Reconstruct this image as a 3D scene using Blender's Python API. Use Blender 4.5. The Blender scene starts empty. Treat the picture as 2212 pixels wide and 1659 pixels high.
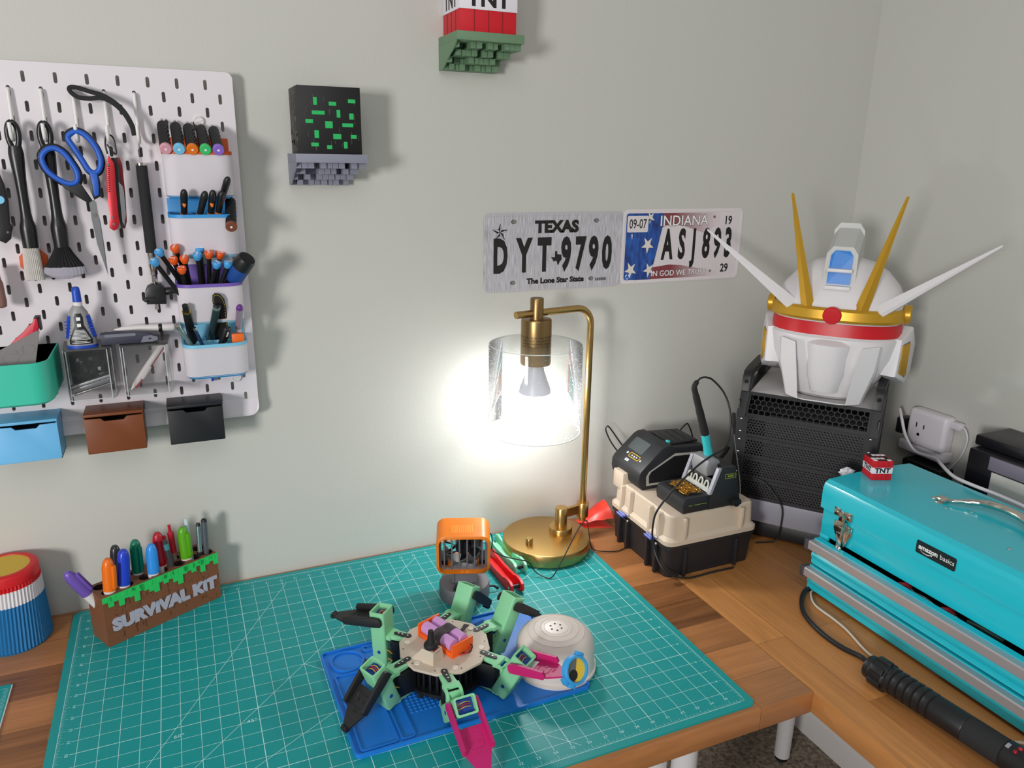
import bpy, bmesh, math, random
from mathutils import Vector, Matrix, Euler
rnd = random.Random(11)
PI = math.pi
SC = bpy.context.scene
COL = SC.collection

# ------------------------------------------------------------------ camera, world, lights, exposure
cam_d = bpy.data.cameras.new('camera'); cam = bpy.data.objects.new('camera', cam_d); COL.objects.link(cam)
cam_d.sensor_fit = 'HORIZONTAL'; cam_d.sensor_width = 36.0; cam_d.lens = 26.8865
cam_d.clip_start = 0.02; cam_d.clip_end = 30
_r = Matrix(((0.91759188, 0.09836405, -0.38516185), (-0.39723679, 0.26369564, -0.8790151), (0.01510201, 0.95957758, 0.2810388)))
cam.matrix_world = Matrix.Translation((0.21154175, -0.72984247, 0.75753842)) @ _r.to_4x4()
SC.camera = cam
SC.view_settings.view_transform = 'Standard'; SC.view_settings.look = 'None'
SC.view_settings.gamma = 1.0; SC.view_settings.use_curve_mapping = False
SC.view_settings.exposure = 0.0
SC.cycles.use_denoising = True
SC.cycles.max_bounces = 8; SC.cycles.transparent_max_bounces = 16
SC.cycles.sample_clamp_indirect = 4.0

world = bpy.data.worlds.new('world'); SC.world = world; world.use_nodes = True
world.node_tree.nodes['Background'].inputs[0].default_value = (0.93, 0.97, 1.0, 1)
world.node_tree.nodes['Background'].inputs[1].default_value = 0.26

def area(name, loc, target, size, power, col=(1, 1, 1)):
    d = bpy.data.lights.new(name, 'AREA'); d.energy = power; d.color = col
    d.shape = 'RECTANGLE'; d.size = size[0]; d.size_y = size[1]
    o = bpy.data.objects.new(name, d); COL.objects.link(o); o.location = loc
    o.rotation_euler = (Vector(target) - Vector(loc)).to_track_quat('-Z', 'Y').to_euler()
    return o
area('room_lamp', (-1.45, -1.65, 0.78), (0.7, 0.5, 0.4), (0.42, 0.5), 44.0, (1.0, 0.985, 0.96))
area('ceiling_lamp', (0.2, -1.3, 1.66), (0.7, 0.2, 0.0), (1.1, 1.1), 9.0, (1.0, 0.99, 0.97))

# ------------------------------------------------------------------ materials
def lin(c):
    def f(v):
        v /= 255.0
        return v / 12.92 if v <= 0.04045 else ((v + 0.055) / 1.055) ** 2.4
    return (f(c[0]), f(c[1]), f(c[2]), 1.0)
_M = {}
def mat(name, col=(200, 200, 200), rough=0.5, metal=0.0, coat=0.0, spec=0.5, bump=0.0, bscale=200.0, trans=0.0, var=0.0, emit=None, aniso=0.0, alpha=1.0):
    if name in _M: return _M[name]
    m = bpy.data.materials.new(name); m.use_nodes = True; nt = m.node_tree
    b = nt.nodes['Principled BSDF']
    b.inputs['Base Color'].default_value = lin(col); b.inputs['Roughness'].default_value = rough
    b.inputs['Metallic'].default_value = metal; b.inputs['Specular IOR Level'].default_value = spec
    b.inputs['Coat Weight'].default_value = coat; b.inputs['Coat Roughness'].default_value = 0.08
    b.inputs['Transmission Weight'].default_value = trans; b.inputs['Anisotropic'].default_value = aniso
    b.inputs['Alpha'].default_value = alpha
    if emit: b.inputs['Emission Color'].default_value = (1, 1, 1, 1); b.inputs['Emission Strength'].default_value = emit
    tc = nt.nodes.new('ShaderNodeTexCoord')
    if bump > 0:
        n = nt.nodes.new('ShaderNodeTexNoise'); n.inputs['Scale'].default_value = bscale; n.inputs['Detail'].default_value = 3
        bp = nt.nodes.new('ShaderNodeBump'); bp.inputs['Strength'].default_value = bump; bp.inputs['Distance'].default_value = 0.001
        nt.links.new(tc.outputs['Object'], n.inputs['Vector']); nt.links.new(n.outputs['Fac'], bp.inputs['Height'])
        nt.links.new(bp.outputs['Normal'], b.inputs['Normal'])
    if var > 0:
        n = nt.nodes.new('ShaderNodeTexNoise'); n.inputs['Scale'].default_value = 14; n.inputs['Detail'].default_value = 4
        nt.links.new(tc.outputs['Object'], n.inputs['Vector'])
        mx = nt.nodes.new('ShaderNodeMix'); mx.data_type = 'RGBA'; mx.blend_type = 'MULTIPLY'
        mx.inputs['Factor'].default_value = var; mx.inputs[6].default_value = lin(col)
        nt.links.new(n.outputs['Fac'], mx.inputs[7]); nt.links.new(mx.outputs[2], b.inputs['Base Color'])
    _M[name] = m
    return m

def wood(name, along, lo, hi, seed):
    """butcher-block staves; along = 'X' or 'Y' for the grain direction"""
    m = bpy.data.materials.new(name); m.use_nodes = True; nt = m.node_tree; L = nt.links.new
    b = nt.nodes['Principled BSDF']; tc = nt.nodes.new('ShaderNodeTexCoord')
    mp = nt.nodes.new('ShaderNodeMapping')
    mp.inputs['Rotation'].default_value = (0, 0, 0 if along == 'X' else PI / 2)
    mp.inputs['Location'].default_value = (seed, seed * 0.37, 0)
    L(tc.outputs['Object'], mp.inputs['Vector'])
    br = nt.nodes.new('ShaderNodeTexBrick'); br.offset = 0.37; br.offset_frequency = 2; br.squash = 1.0
    br.inputs['Color1'].default_value = (0, 0, 0, 1); br.inputs['Color2'].default_value = (1, 1, 1, 1)
    br.inputs['Mortar'].default_value = (0.25, 0.25, 0.25, 1)
    br.inputs['Scale'].default_value = 1.0; br.inputs['Mortar Size'].default_value = 0.0006
    br.inputs['Brick Width'].default_value = 0.47; br.inputs['Row Height'].default_value = 0.072
    L(mp.outputs['Vector'], br.inputs['Vector'])
    # per-stave offset of the grain
    sc = nt.nodes.new('ShaderNodeVectorMath'); sc.operation = 'MULTIPLY_ADD'
    sc.inputs[1].default_value = (7.0, 7.0, 7.0); L(br.outputs['Color'], sc.inputs[0]); L(mp.outputs['Vector'], sc.inputs[2])
    st = nt.nodes.new('ShaderNodeVectorMath'); st.operation = 'MULTIPLY'; st.inputs[1].default_value = (3.2, 46.0, 20.0)
    L(sc.outputs[0], st.inputs[0])
    n1 = nt.nodes.new('ShaderNodeTexNoise'); n1.inputs['Scale'].default_value = 1.0; n1.inputs['Detail'].default_value = 6
    n1.inputs['Roughness'].default_value = 0.62; n1.inputs['Distortion'].default_value = 0.6; L(st.outputs[0], n1.inputs['Vector'])
    st2 = nt.nodes.new('ShaderNodeVectorMath'); st2.operation = 'MULTIPLY'; st2.inputs[1].default_value = (12, 420, 60)
    L(sc.outputs[0], st2.inputs[0])
    n2 = nt.nodes.new('ShaderNodeTexNoise'); n2.inputs['Scale'].default_value = 1.0; n2.inputs['Detail'].default_value = 3
    L(st2.outputs[0], n2.inputs['Vector'])
    a = nt.nodes.new('ShaderNodeMath'); a.operation = 'MULTIPLY_ADD'; a.inputs[1].default_value = 0.55
    L(n1.outputs['Fac'], a.inputs[0])
    c2 = nt.nodes.new('ShaderNodeMath'); c2.operation = 'MULTIPLY_ADD'; c2.inputs[1].default_value = 0.22
    L(n2.outputs['Fac'], c2.inputs[0])
    c3 = nt.nodes.new('ShaderNodeMath'); c3.operation = 'MULTIPLY'; c3.inputs[1].default_value = 0.40
    L(br.outputs['Color'], c3.inputs[0]); L(c3.outputs[0], c2.inputs[2]); L(c2.outputs[0], a.inputs[2])
    cr = nt.nodes.new('ShaderNodeValToRGB'); e = cr.color_ramp.elements
    e[0].position = 0.22; e[0].color = lin(lo); e[1].position = 0.86; e[1].color = lin(hi)
    L(a.outputs[0], cr.inputs[0]); L(cr.outputs[0], b.inputs['Base Color'])
    b.inputs['Roughness'].default_value = 0.36; b.inputs['Specular IOR Level'].default_value = 0.4
    bp = nt.nodes.new('ShaderNodeBump'); bp.inputs['Strength'].default_value = 0.12; bp.inputs['Distance'].default_value = 0.001
    L(n2.outputs['Fac'], bp.inputs['Height']); L(bp.outputs['Normal'], b.inputs['Normal'])
    return m

# ------------------------------------------------------------------ mesh builder
def _frame(d):
    d = Vector(d).normalized()
    return d.to_track_quat('Z', 'Y').to_matrix().to_4x4()

class MB:
    def __init__(s): s.bm = bmesh.new(); s.mats = []
    def mi(s, m):
        if m not in s.mats: s.mats.append(m)
        return s.mats.index(m)
    def add(s, b, m, M=None):
        i = s.mi(m)
        if M is not None: bmesh.ops.transform(b, matrix=M, verts=b.verts)
        for f in b.faces: f.material_index = i
        t = bpy.data.meshes.new('t'); b.to_mesh(t); b.free(); s.bm.from_mesh(t); bpy.data.meshes.remove(t)
        return s
    def box(s, lo, hi, m, bev=0.0, seg=2, M=None):
        b = bmesh.new(); bmesh.ops.create_cube(b, size=1.0)
        sz = [hi[i] - lo[i] for i in range(3)]; c = [(hi[i] + lo[i]) / 2 for i in range(3)]
        for v in b.verts: v.co = Vector((c[0] + v.co.x * sz[0], c[1] + v.co.y * sz[1], c[2] + v.co.z * sz[2]))
        if bev > 0: bmesh.ops.bevel(b, geom=list(b.edges), offset=min(bev, min(abs(x) for x in sz) * 0.49), segments=seg, affect='EDGES', profile=0.5)
        return s.add(b, m, M)
    def poly(s, pts, m, M=None):
        b = bmesh.new(); b.faces.new([b.verts.new(p) for p in pts]); return s.add(b, m, M)
    def prism(s, pts, h0, h1, m, M=None, bev=0.0, seg=2, top=True):
        """2D outline in local XY extruded along local Z"""
        b = bmesh.new(); vs = [b.verts.new((p[0], p[1], h0)) for p in pts]
        f = b.faces.new(vs); f.normal_update()
        if f.normal.z > 0: f.normal_flip()
        r = bmesh.ops.extrude_face_region(b, geom=[f]); nv = [g for g in r['geom'] if isinstance(g, bmesh.types.BMVert)]
        bmesh.ops.translate(b, verts=nv, vec=(0, 0, h1 - h0))
        bmesh.ops.recalc_face_normals(b, faces=b.faces)
        if bev > 0:
            z1 = max(h0, h1); ed = [e for e in b.edges if all(abs(v.co.z - h1) < 1e-7 for v in e.verts)]
            bmesh.ops.bevel(b, geom=ed, offset=bev, segments=seg, affect='EDGES', profile=0.5)
        return s.add(b, m, M)
    def cyl(s, p0, p1, r0, m, r1=None, n=24, caps=True):
        r1 = r0 if r1 is None else r1; p0 = Vector(p0); p1 = Vector(p1)
        return s.lathe([(r0, 0), (r1, (p1 - p0).length)], m, Matrix.Translation(p0) @ _frame(p1 - p0), n, caps)
    def lathe(s, prof, m, M=None, n=32, caps=True):
        b = bmesh.new(); rings = []
        for r, z in prof:
            if r < 1e-6: rings.append([b.verts.new((0, 0, z))])
            else: rings.append([b.verts.new((r * math.cos(2 * PI * k / n), r * math.sin(2 * PI * k / n), z)) for k in range(n)])
        for a, c in zip(rings, rings[1:]):
            if len(a) == 1 and len(c) == 1: continue
            for k in range(n):
                k2 = (k + 1) % n
                if len(a) == 1: b.faces.new((a[0], c[k2], c[k]))
                elif len(c) == 1: b.faces.new((a[k], a[k2], c[0]))
                else: b.faces.new((a[k], a[k2], c[k2], c[k]))
        if caps:
            if len(rings[0]) > 1: b.faces.new(list(reversed(rings[0])))
            if len(rings[-1]) > 1: b.faces.new(rings[-1])
        bmesh.ops.recalc_face_normals(b, faces=b.faces)
        return s.add(b, m, M)
    def tube(s, pts, r, m, n=8, caps=True, M=None, sub=0, flat=None):
        P = [Vector(p) for p in pts]
        if sub: P = spline(P, sub)
        R = r if isinstance(r, (list, tuple)) else None
        if R is not None and len(R) != len(P):
            R = [R[min(len(R) - 1, int(i * (len(R) - 1) / max(1, len(P) - 1)))] for i in range(len(P))]
        b = bmesh.new(); rings = []; up = None
        for i, p in enumerate(P):
            t = (P[min(i + 1, len(P) - 1)] - P[max(i - 1, 0)]).normalized()
            if up is None:
                up = Vector((0, 0, 1)) if abs(t.z) < 0.9 else Vector((0, 1, 0))
            u = (up - t * up.dot(t)).normalized(); v = t.cross(u); up = u
            rr = R[i] if R else r
            fl = flat or 1.0
            rings.append([b.verts.new(p + (u * math.cos(2 * PI * k / n) * fl + v * math.sin(2 * PI * k / n)) * rr) for k in range(n)])
        for a, c in zip(rings, rings[1:]):
            for k in range(n): b.faces.new((a[k], a[(k + 1) % n], c[(k + 1) % n], c[k]))
        if caps: b.faces.new(list(reversed(rings[0]))); b.faces.new(rings[-1])
        bmesh.ops.recalc_face_normals(b, faces=b.faces)
        return s.add(b, m, M)
    def ball(s, c, r, m, n=16, sc=(1, 1, 1), M=None):
        b = bmesh.new(); bmesh.ops.create_uvsphere(b, u_segments=n, v_segments=max(6, n // 2), radius=r)
        for v in b.verts: v.co = Vector((c[0] + v.co.x * sc[0], c[1] + v.co.y * sc[1], c[2] + v.co.z * sc[2]))
        return s.add(b, m, M)
    def loft(s, secs, m, caps=True, M=None, closed=True):
        b = bmesh.new(); rs = [[b.verts.new(p) for p in q] for q in secs]; n = len(rs[0])
        for a, c in zip(rs, rs[1:]):
            for k in range(n if closed else n - 1): b.faces.new((a[k], a[(k + 1) % n], c[(k + 1) % n], c[k]))
        if caps and closed: b.faces.new(list(reversed(rs[0]))); b.faces.new(rs[-1])
        bmesh.ops.recalc_face_normals(b, faces=b.faces)
        return s.add(b, m, M)
    def text(s, t, m, M, size=0.01, ext=0.0002, xs=1.0, bold=0.0, align='CENTER', shear=0.0):
        c = bpy.data.curves.new('t', 'FONT'); c.body = t; c.size = size; c.extrude = ext; c.offset = bold
        c.align_x = align; c.align_y = 'CENTER'; c.shear = shear; c.resolution_u = 3
        o = bpy.data.objects.new('t', c); COL.objects.link(o)
        dg = bpy.context.evaluated_depsgraph_get(); me = bpy.data.meshes.new_from_object(o.evaluated_get(dg))
        bpy.data.objects.remove(o); bpy.data.curves.remove(c)
        b = bmesh.new(); b.from_mesh(me); bpy.data.meshes.remove(me)
        return s.add(b, m, M @ Matrix.Diagonal((xs, 1, 1, 1)))
    def build(s, name, parent=None, smooth=40, local=False):
        me = bpy.data.meshes.new(name)
        if parent is not None and not local:
            bmesh.ops.transform(s.bm, matrix=wmat(parent).inverted(), verts=s.bm.verts)
        s.bm.to_mesh(me); s.bm.free()
        for m in s.mats: me.materials.append(m)
        if smooth:
            me.shade_smooth(); me.set_sharp_from_angle(angle=math.radians(smooth))
        o = bpy.data.objects.new(name, me); COL.objects.link(o)
        if parent is not None: o.parent = parent
        return o

def wmat(o):
    return (wmat(o.parent) @ o.matrix_basis) if o.parent else o.matrix_basis.copy()

def spline(P, k):
    out = []
    for i in range(len(P) - 1):
        a = P[i - 1] if i else P[i] * 2 - P[i + 1]; b, c = P[i], P[i + 1]
        d = P[i + 2] if i + 2 < len(P) else c * 2 - b
        for j in range(k):
            t = j / k
            out.append(0.5 * ((2 * b) + (c - a) * t + (2 * a - 5 * b + 4 * c - d) * t * t + (3 * b - a - 3 * c + d) * t ** 3))
    out.append(P[-1]); return out

def rrect(x0, y0, x1, y1, r, n=5):
    p = []
    for cx, cy, a in ((x1 - r, y0 + r, -90), (x1 - r, y1 - r, 0), (x0 + r, y1 - r, 90), (x0 + r, y0 + r, 180)):
        for k in range(n + 1):
            t = math.radians(a + 90 * k / n); p.append((cx + r * math.cos(t), cy + r * math.sin(t)))
    return p
def ngon(n, r, ph=0, c=(0, 0)): return [(c[0] + r * math.cos(2 * PI * k / n + ph), c[1] + r * math.sin(2 * PI * k / n + ph)) for k in range(n)]
T = Matrix.Translation
def RX(a): return Matrix.Rotation(math.radians(a), 4, 'X')
def RY(a): return Matrix.Rotation(math.radians(a), 4, 'Y')
def RZ(a): return Matrix.Rotation(math.radians(a), 4, 'Z')
def facing_back(x, y, z): return T((x, y, z)) @ RX(90)          # local XY drawn on the plane of the back wall, +Z towards the viewer (-y)

def thing(name, label, cat, loc=(0, 0, 0), rz=0.0, group=None):
    o = bpy.data.objects.new(name, None); COL.objects.link(o); o.empty_display_size = 0.02
    o.location = loc; o.rotation_euler = (0, 0, math.radians(rz))
    o.matrix_basis = T(loc) @ RZ(rz)
    return tag(o, label, cat, group)
def tag(o, label, cat, group=None):
    o['label'] = label; o['category'] = cat
    if group: o['group'] = group
    return o
def struct(o): o['kind'] = 'structure'; return o

# ------------------------------------------------------------------ the setting
DZ = -0.003          # desk surface; the big cutting mat's face is z = 0
FZ = -0.742
YW, XW = 0.632, 1.675
wallm = mat('wall_paint', (200, 199, 192), 0.62, bump=0.25, bscale=260)
o = struct(MB().box((-1.6, YW, FZ), (XW + 0.1, YW + 0.1, 1.72), wallm).build('wall_back'))
o = struct(MB().box((XW, -1.9, FZ), (XW + 0.1, YW, 1.72), wallm).build('wall_right'))
carpet = bpy.data.materials.new('carpet'); carpet.use_nodes = True
def _carpet(m):
    nt = m.node_tree; L = nt.links.new; b = nt.nodes['Principled BSDF']; tc = nt.nodes.new('ShaderNodeTexCoord')
    n = nt.nodes.new('ShaderNodeTexNoise'); n.inputs['Scale'].default_value = 90; n.inputs['Detail'].default_value = 5; n.inputs['Roughness'].default_value = 0.7
    L(tc.outputs['Object'], n.inputs['Vector'])
    cr = nt.nodes.new('ShaderNodeValToRGB'); e = cr.color_ramp.elements
    e[0].position = 0.34; e[0].color = lin((92, 80, 68)); e[1].position = 0.66; e[1].color = lin((190, 176, 158))
    L(n.outputs['Fac'], cr.inputs[0]); L(cr.outputs[0], b.inputs['Base Color']); b.inputs['Roughness'].default_value = 0.95
    bp = nt.nodes.new('ShaderNodeBump'); bp.inputs['Strength'].default_value = 1.0; bp.inputs['Distance'].default_value = 0.012
    L(n.outputs['Fac'], bp.inputs['Height']); L(bp.outputs['Normal'], b.inputs['Normal'])
_carpet(carpet)
struct(MB().box((-1.6, -1.9, FZ - 0.05), (XW, YW, FZ), carpet).build('floor'))
trim = mat('trim_white', (226, 222, 220), 0.4)
def skirting(name, M, L):
    pr = [(0, 0), (0.014, 0), (0.014, 0.062), (0.010, 0.072), (0.004, 0.078), (0, 0.078)]
    struct(MB().prism(pr, 0, L, trim, M).build(name))
skirting('baseboard_right', Matrix(((-1, 0, 0, XW), (0, 0, 1, -1.9), (0, 1, 0, FZ), (0, 0, 0, 1))), 2.53)
skirting('baseboard_back', Matrix(((0, 0, 1, -1.6), (-1, 0, 0, YW), (0, 1, 0, FZ), (0, 0, 0, 1))), 3.26)

# ------------------------------------------------------------------ desks
w_left = wood('acacia_left', 'X', (72, 38, 18), (206, 138, 84), 0.313)
w_right = wood('acacia_right', 'Y', (84, 46, 20), (204, 140, 80), 0.131)
white_metal = mat('white_powder_coat', (222, 220, 222), 0.4)
black_rubber = mat('black_rubber', (20, 20, 21), 0.7)
DT = 0.038
def legs(root, spots):
    for x, y in spots:
        b = MB(); b.cyl((x, y, FZ + 0.012), (x, y, DZ - DT - 0.004), 0.0195, white_metal, 0.0215, 28)
        b.cyl((x, y, DZ - DT - 0.004), (x, y, DZ - DT), 0.05, white_metal, n=28)
        lg = b.build('leg', root)
        MB().cyl((x, y, FZ), (x, y, FZ + 0.0125), 0.016, black_rubber, n=20).build('foot_pad', lg)
desk = thing('desk', 'long wooden desk along the back wall, with the big green cutting mat on it', 'desk', (0.3, 0.305, FZ))
MB().box((-0.75, -0.0205, DZ - DT), (1.0255, YW - 0.002, DZ), w_left, 0.0015).build('desktop', desk)
legs(desk, [(0.895, 0.10), (0.848, 0.118), (-0.68, 0.05), (-0.68, 0.56)])
desk2 = thing('desk', 'wooden desk along the right-hand wall, joined at the corner, carrying the turquoise toolbox', 'desk', (1.35, -0.2, FZ))
MB().box((1.0265, -1.15, DZ - DT), (XW - 0.003, YW - 0.002, DZ), w_right, 0.0015).build('desktop', desk2)
legs(desk2, [(1.54, 0.498), (1.09, -1.08), (1.61, -1.08)])

# ------------------------------------------------------------------ cutting mats
IN = 0.0254
mat_green = mat('mat_green', (8, 152, 152), 0.42, spec=0.45, bump=0.12, bscale=900)
mat_line = mat('mat_line', (196, 240, 240), 0.5)
def mat_sheet(name, x0, y0, x1, y1, lab):
    b = MB(); r = 0.008
    b.prism([(x0 + r, y0), (x1 - r, y0), (x1, y0 + r), (x1, y1 - r), (x1 - r, y1), (x0 + r, y1), (x0, y1 - r), (x0, y0 + r)], DZ, 0, mat_green)
    o = b.build(name, None, 30); return tag(o, lab, 'cutting mat')
def qline(b, p, q, w, z=0.00012):
    p = Vector((p[0], p[1], 0)); q = Vector((q[0], q[1], 0)); d = (q - p).normalized(); n = Vector((-d.y, d.x, 0)) * w / 2
    b.poly([(v.x, v.y, z) for v in (p - n, q - n, q + n, p + n)], mat_line)
big = mat_sheet('cutting_mat', -0.0115, -0.0115, 36 * IN + 0.0115, 24 * IN + 0.0105, 'large green cutting mat with white inch grid lying under the robot')
g = MB()
for i in range(1, 36): qline(g, (i * IN, 0.68 * IN), (i * IN, 23.32 * IN), 0.0010 if i % 5 == 0 else 0.00062)
for j in range(1, 24): qline(g, (0.68 * IN, j * IN), (35.32 * IN, j * IN), 0.0010 if j % 5 == 0 else 0.00062, 0.00016)
for (p, q) in (((0, 0), (36, 0)), ((36, 0), (36, 24)), ((36, 24), (0, 24)), ((0, 24), (0, 0))):
    qline(g, (p[0] * IN, p[1] * IN), (q[0] * IN, q[1] * IN), 0.0007)
for i in range(0, 36 * 8 + 1):
    l = 0.0085 if i % 8 == 0 else 0.0055 if i % 4 == 0 else 0.0045 if i % 2 == 0 else 0.0030
    x = i * IN / 8
    qline(g, (x, 0), (x, l), 0.0004); qline(g, (x, 24 * IN), (x, 24 * IN - l), 0.0004)
for j in range(0, 24 * 8 + 1):
    l = 0.0085 if j % 8 == 0 else 0.0055 if j % 4 == 0 else 0.0045 if j % 2 == 0 else 0.0030
    y = j * IN / 8
    qline(g, (0, y), (l, y), 0.0004); qline(g, (36 * IN, y), (36 * IN - l, y), 0.0004)
g.build('printed_grid', big, 0)
g = MB()      # slanted guide lines
for a, b_ in (((0, 0), (23, 23)), ((0, 0), (13.28, 23)), ((1.2, 0.693), (35, 20.21)), ((13, 13), (25.5, 0.5))):
    qline(g, (a[0] * IN, a[1] * IN), (b_[0] * IN, b_[1] * IN), 0.0007, 0.0002)
g.build('printed_angle_lines', big, 0)
g = MB()
for i in range(1, 36):
    g.text(str(i), mat_line, T((i * IN, 0.53 * IN, 0.0001)), 0.0062, 0.00005, 1.15)
    g.text(str(i), mat_line, T((i * IN, 23.47 * IN, 0.0001)) @ RZ(180), 0.0062, 0.00005, 1.15)
for j in range(1, 24):
    g.text(str(j), mat_line, T((35.47 * IN, j * IN, 0.0001)) @ RZ(90), 0.0062, 0.00005, 1.1)
    g.text(str(j), mat_line, T((0.53 * IN, j * IN, 0.0001)) @ RZ(-90), 0.0062, 0.00005, 1.1)
g.text('60°', mat_line, T((5.9 * IN, 9.3 * IN, 0.0002)), 0.0085, 0.00005, 1.2)
g.text('45°', mat_line, T((9.6 * IN, 9.05 * IN, 0.0002)), 0.0085, 0.00005, 1.2)
g.build('printed_numbers', big, 0)

# ------------------------------------------------------------------ table lamp
brass = mat('brushed_brass', (196, 160, 100), 0.30, 1.0, bump=0.05, bscale=500)
brass_d = mat('antique_brass', (150, 124, 84), 0.34, 1.0)
ink = mat('black_print', (22, 20, 18), 0.6)
cable_black = mat('cable_black', (24, 24, 26), 0.45)
LX, LY = 0.844, 0.527
lamp = thing('table_lamp', 'lit brass table lamp with seeded glass shade on the back edge of the cutting mat', 'lamp', (LX, LY, 0))
b = MB(); b.lathe([(0.0, 0.0005), (0.086, 0.0005), (0.0885, 0.002), (0.0885, 0.0255), (0.0877, 0.0268), (0.0865, 0.0272), (0, 0.0272)], brass, T((LX, LY, 0)), 72, False); b.build('base', lamp)
b = MB(); b.lathe([(0.0072, 0), (0.0072, 0.0125), (0.0064, 0.0135), (0, 0.0135)], brass, T((0.7955, 0.506, 0.0272)), 24, False); b.build('dimmer_knob', lamp)
SX, SY = 0.878, 0.531
b = MB(); b.lathe([(0.0235, 0), (0.0235, 0.0115), (0.0228, 0.0125), (0, 0.0125)], brass, T((SX, SY, 0.0272)), 36, False)
b.lathe([(0.0125, 0.0), (0.0125, 0.0415), (0.0115, 0.0428), (0, 0.0428)], brass, T((SX, SY, 0.039)), 28, False)
PX_, PY_ = 0.932, 0.54
d = Vector((PX_ - SX, PY_ - SY, 0)); n = Vector((-d.y, d.x, 0)).normalized() * 0.0042
q = [(SX + n.x, SY + n.y), (PX_ + n.x, PY_ + n.y), (PX_ - n.x, PY_ - n.y), (SX - n.x, SY - n.y)]
b.prism(q, 0.058, 0.0765, brass)
b.lathe([(0.0075, -0.006), (0.0075, 0.002), (0.0115, 0.002), (0.0125, 0.003), (0.0125, 0.0335), (0.0118, 0.0345), (0.0072, 0.0345)], brass, T((PX_, PY_, 0.0465)), 28, True)
b.build('swivel_bracket', lamp)
HX, HY = 0.806, 0.519
u = (Vector((HX, HY, 0)) - Vector((PX_, PY_, 0))).normalized()
pts = [Vector((PX_, PY_, 0.05)), Vector((PX_, PY_, 0.25)), Vector((PX_, PY_, 0.455))]
for k in range(1, 10):
    a = k / 10 * PI / 2; pts.append(Vector((PX_, PY_, 0.455)) + u * 0.034 * (1 - math.cos(a)) + Vector((0, 0, 0.034 * math.sin(a))))
pts.append(Vector((PX_, PY_, 0.489)) + u * 0.034); pts.append(Vector((HX, HY, 0.489)) + u * 0.046)
MB().tube(pts, 0.0066, brass, 16).build('arm', lamp)
b = MB(); b.lathe([(0.0, 0.468), (0.0125, 0.468), (0.0125, 0.5155), (0.0117, 0.517), (0, 0.517)], brass_d, T((HX, HY, 0)), 32, False); b.build('finial', lamp)
b = MB(); b.lathe([(0.0, 0.393), (0.0275, 0.393), (0.0285, 0.396), (0.0285, 0.4755), (0.0275, 0.4785), (0.0, 0.4785)], brass_d, T((HX, HY, 0)), 40, False)
sock = b.build('socket_cup', lamp)
b = MB()
def cyl_text(b, lines, m, cx, cy, r, z0, dz, size, a0):
    for i, ln in enumerate(lines):
        t = MB(); t.text(ln, m, Matrix.Identity(4), size, 0.00003, 1.0)
        for v in t.bm.verts:
            a = math.radians(a0) + v.co.x / r
            v.co = Vector((cx + math.cos(a) * (r + 0.0002 + v.co.z), cy + math.sin(a) * (r + 0.0002 + v.co.z), z0 - i * dz + v.co.y))
        t2 = bpy.data.meshes.new('t'); t.bm.to_mesh(t2); t.bm.free(); b.mi(m); b.bm.from_mesh(t2); bpy.data.meshes.remove(t2)
cyl_text(b, ['RISK OF FIRE. USE 60W MAX. ATTENTION', 'TYPE A LAMP.  MAX. 60 W TYPE', 'RISQUE D\'INCENDIE. UTILISER', 'UNE AMPOULE DE TYPE A 60 W'], ink, HX, HY, 0.0285, 0.4475, 0.0057, 0.0042, -112)
b.build('warning_print', sock)
# glass shade: clear body with fine seeds
gl = bpy.data.materials.new('seeded_glass'); gl.use_nodes = True
def _glass(m):
    nt = m.node_tree; nt.nodes.remove(nt.nodes['Principled BSDF']); L = nt.links.new; out = nt.nodes['Material Output']
    tr = nt.nodes.new('ShaderNodeBsdfTransparent'); tr.inputs[0].default_value = (0.965, 0.975, 0.97, 1)
    gs = nt.nodes.new('ShaderNodeBsdfGlossy'); gs.inputs['Roughness'].default_value = 0.04
    fr = nt.nodes.new('ShaderNodeLayerWeight'); fr.inputs[0].default_value = 0.22
    m1 = nt.nodes.new('ShaderNodeMixShader'); L(fr.outputs['Fresnel'], m1.inputs[0]); L(tr.outputs[0], m1.inputs[1]); L(gs.outputs[0], m1.inputs[2])
    tl = nt.nodes.new('ShaderNodeBsdfTranslucent'); tl.inputs[0].default_value = (1, 1, 1, 1)
    df = nt.nodes.new('ShaderNodeBsdfDiffuse'); df.inputs[0].default_value = (0.9, 0.9, 0.9, 1)
    ad = nt.nodes.new('ShaderNodeMixShader'); ad.inputs[0].default_value = 0.5; L(tl.outputs[0], ad.inputs[1]); L(df.outputs[0], ad.inputs[2])
    m2 = nt.nodes.new('ShaderNodeMixShader'); m2.inputs[0].default_value = 0.055; L(m1.outputs[0], m2.inputs[1]); L(ad.outputs[0], m2.inputs[2])
    L(m2.outputs[0], out.inputs['Surface'])
_glass(gl)
R_ = 0.0875; Z0, Z1 = 0.262, 0.4316
b = MB(); b.lathe([(R_ + 0.0004, Z0), (R_, Z0 + 0.002), (R_, Z1 - 0.004), (R_ - 0.0012, Z1 - 0.0012), (R_ - 0.004, Z1), (0.026, Z1)], gl, T((HX, HY, 0)), 96, False)
shade = b.build('glass_shade', lamp, 60)
rim = mat('glass_edge', (235, 240, 238), 0.15)
if True:
    z = Z0; b = MB(); ring = [(HX + R_ * math.cos(2 * PI * k / 96), HY + R_ * math.sin(2 * PI * k / 96), z) for k in range(97)]
    b.tube(ring, 0.0011, rim, 8, False); b.build('glass_rim', shade)
b = MB(); b.tube([(HX + (R_ - 0.001) * math.cos(2 * PI * k / 96), HY + (R_ - 0.001) * math.sin(2 * PI * k / 96), Z1 - 0.001) for k in range(97)], 0.0007, rim, 8, False)
b.build('glass_rim', shade)
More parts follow.
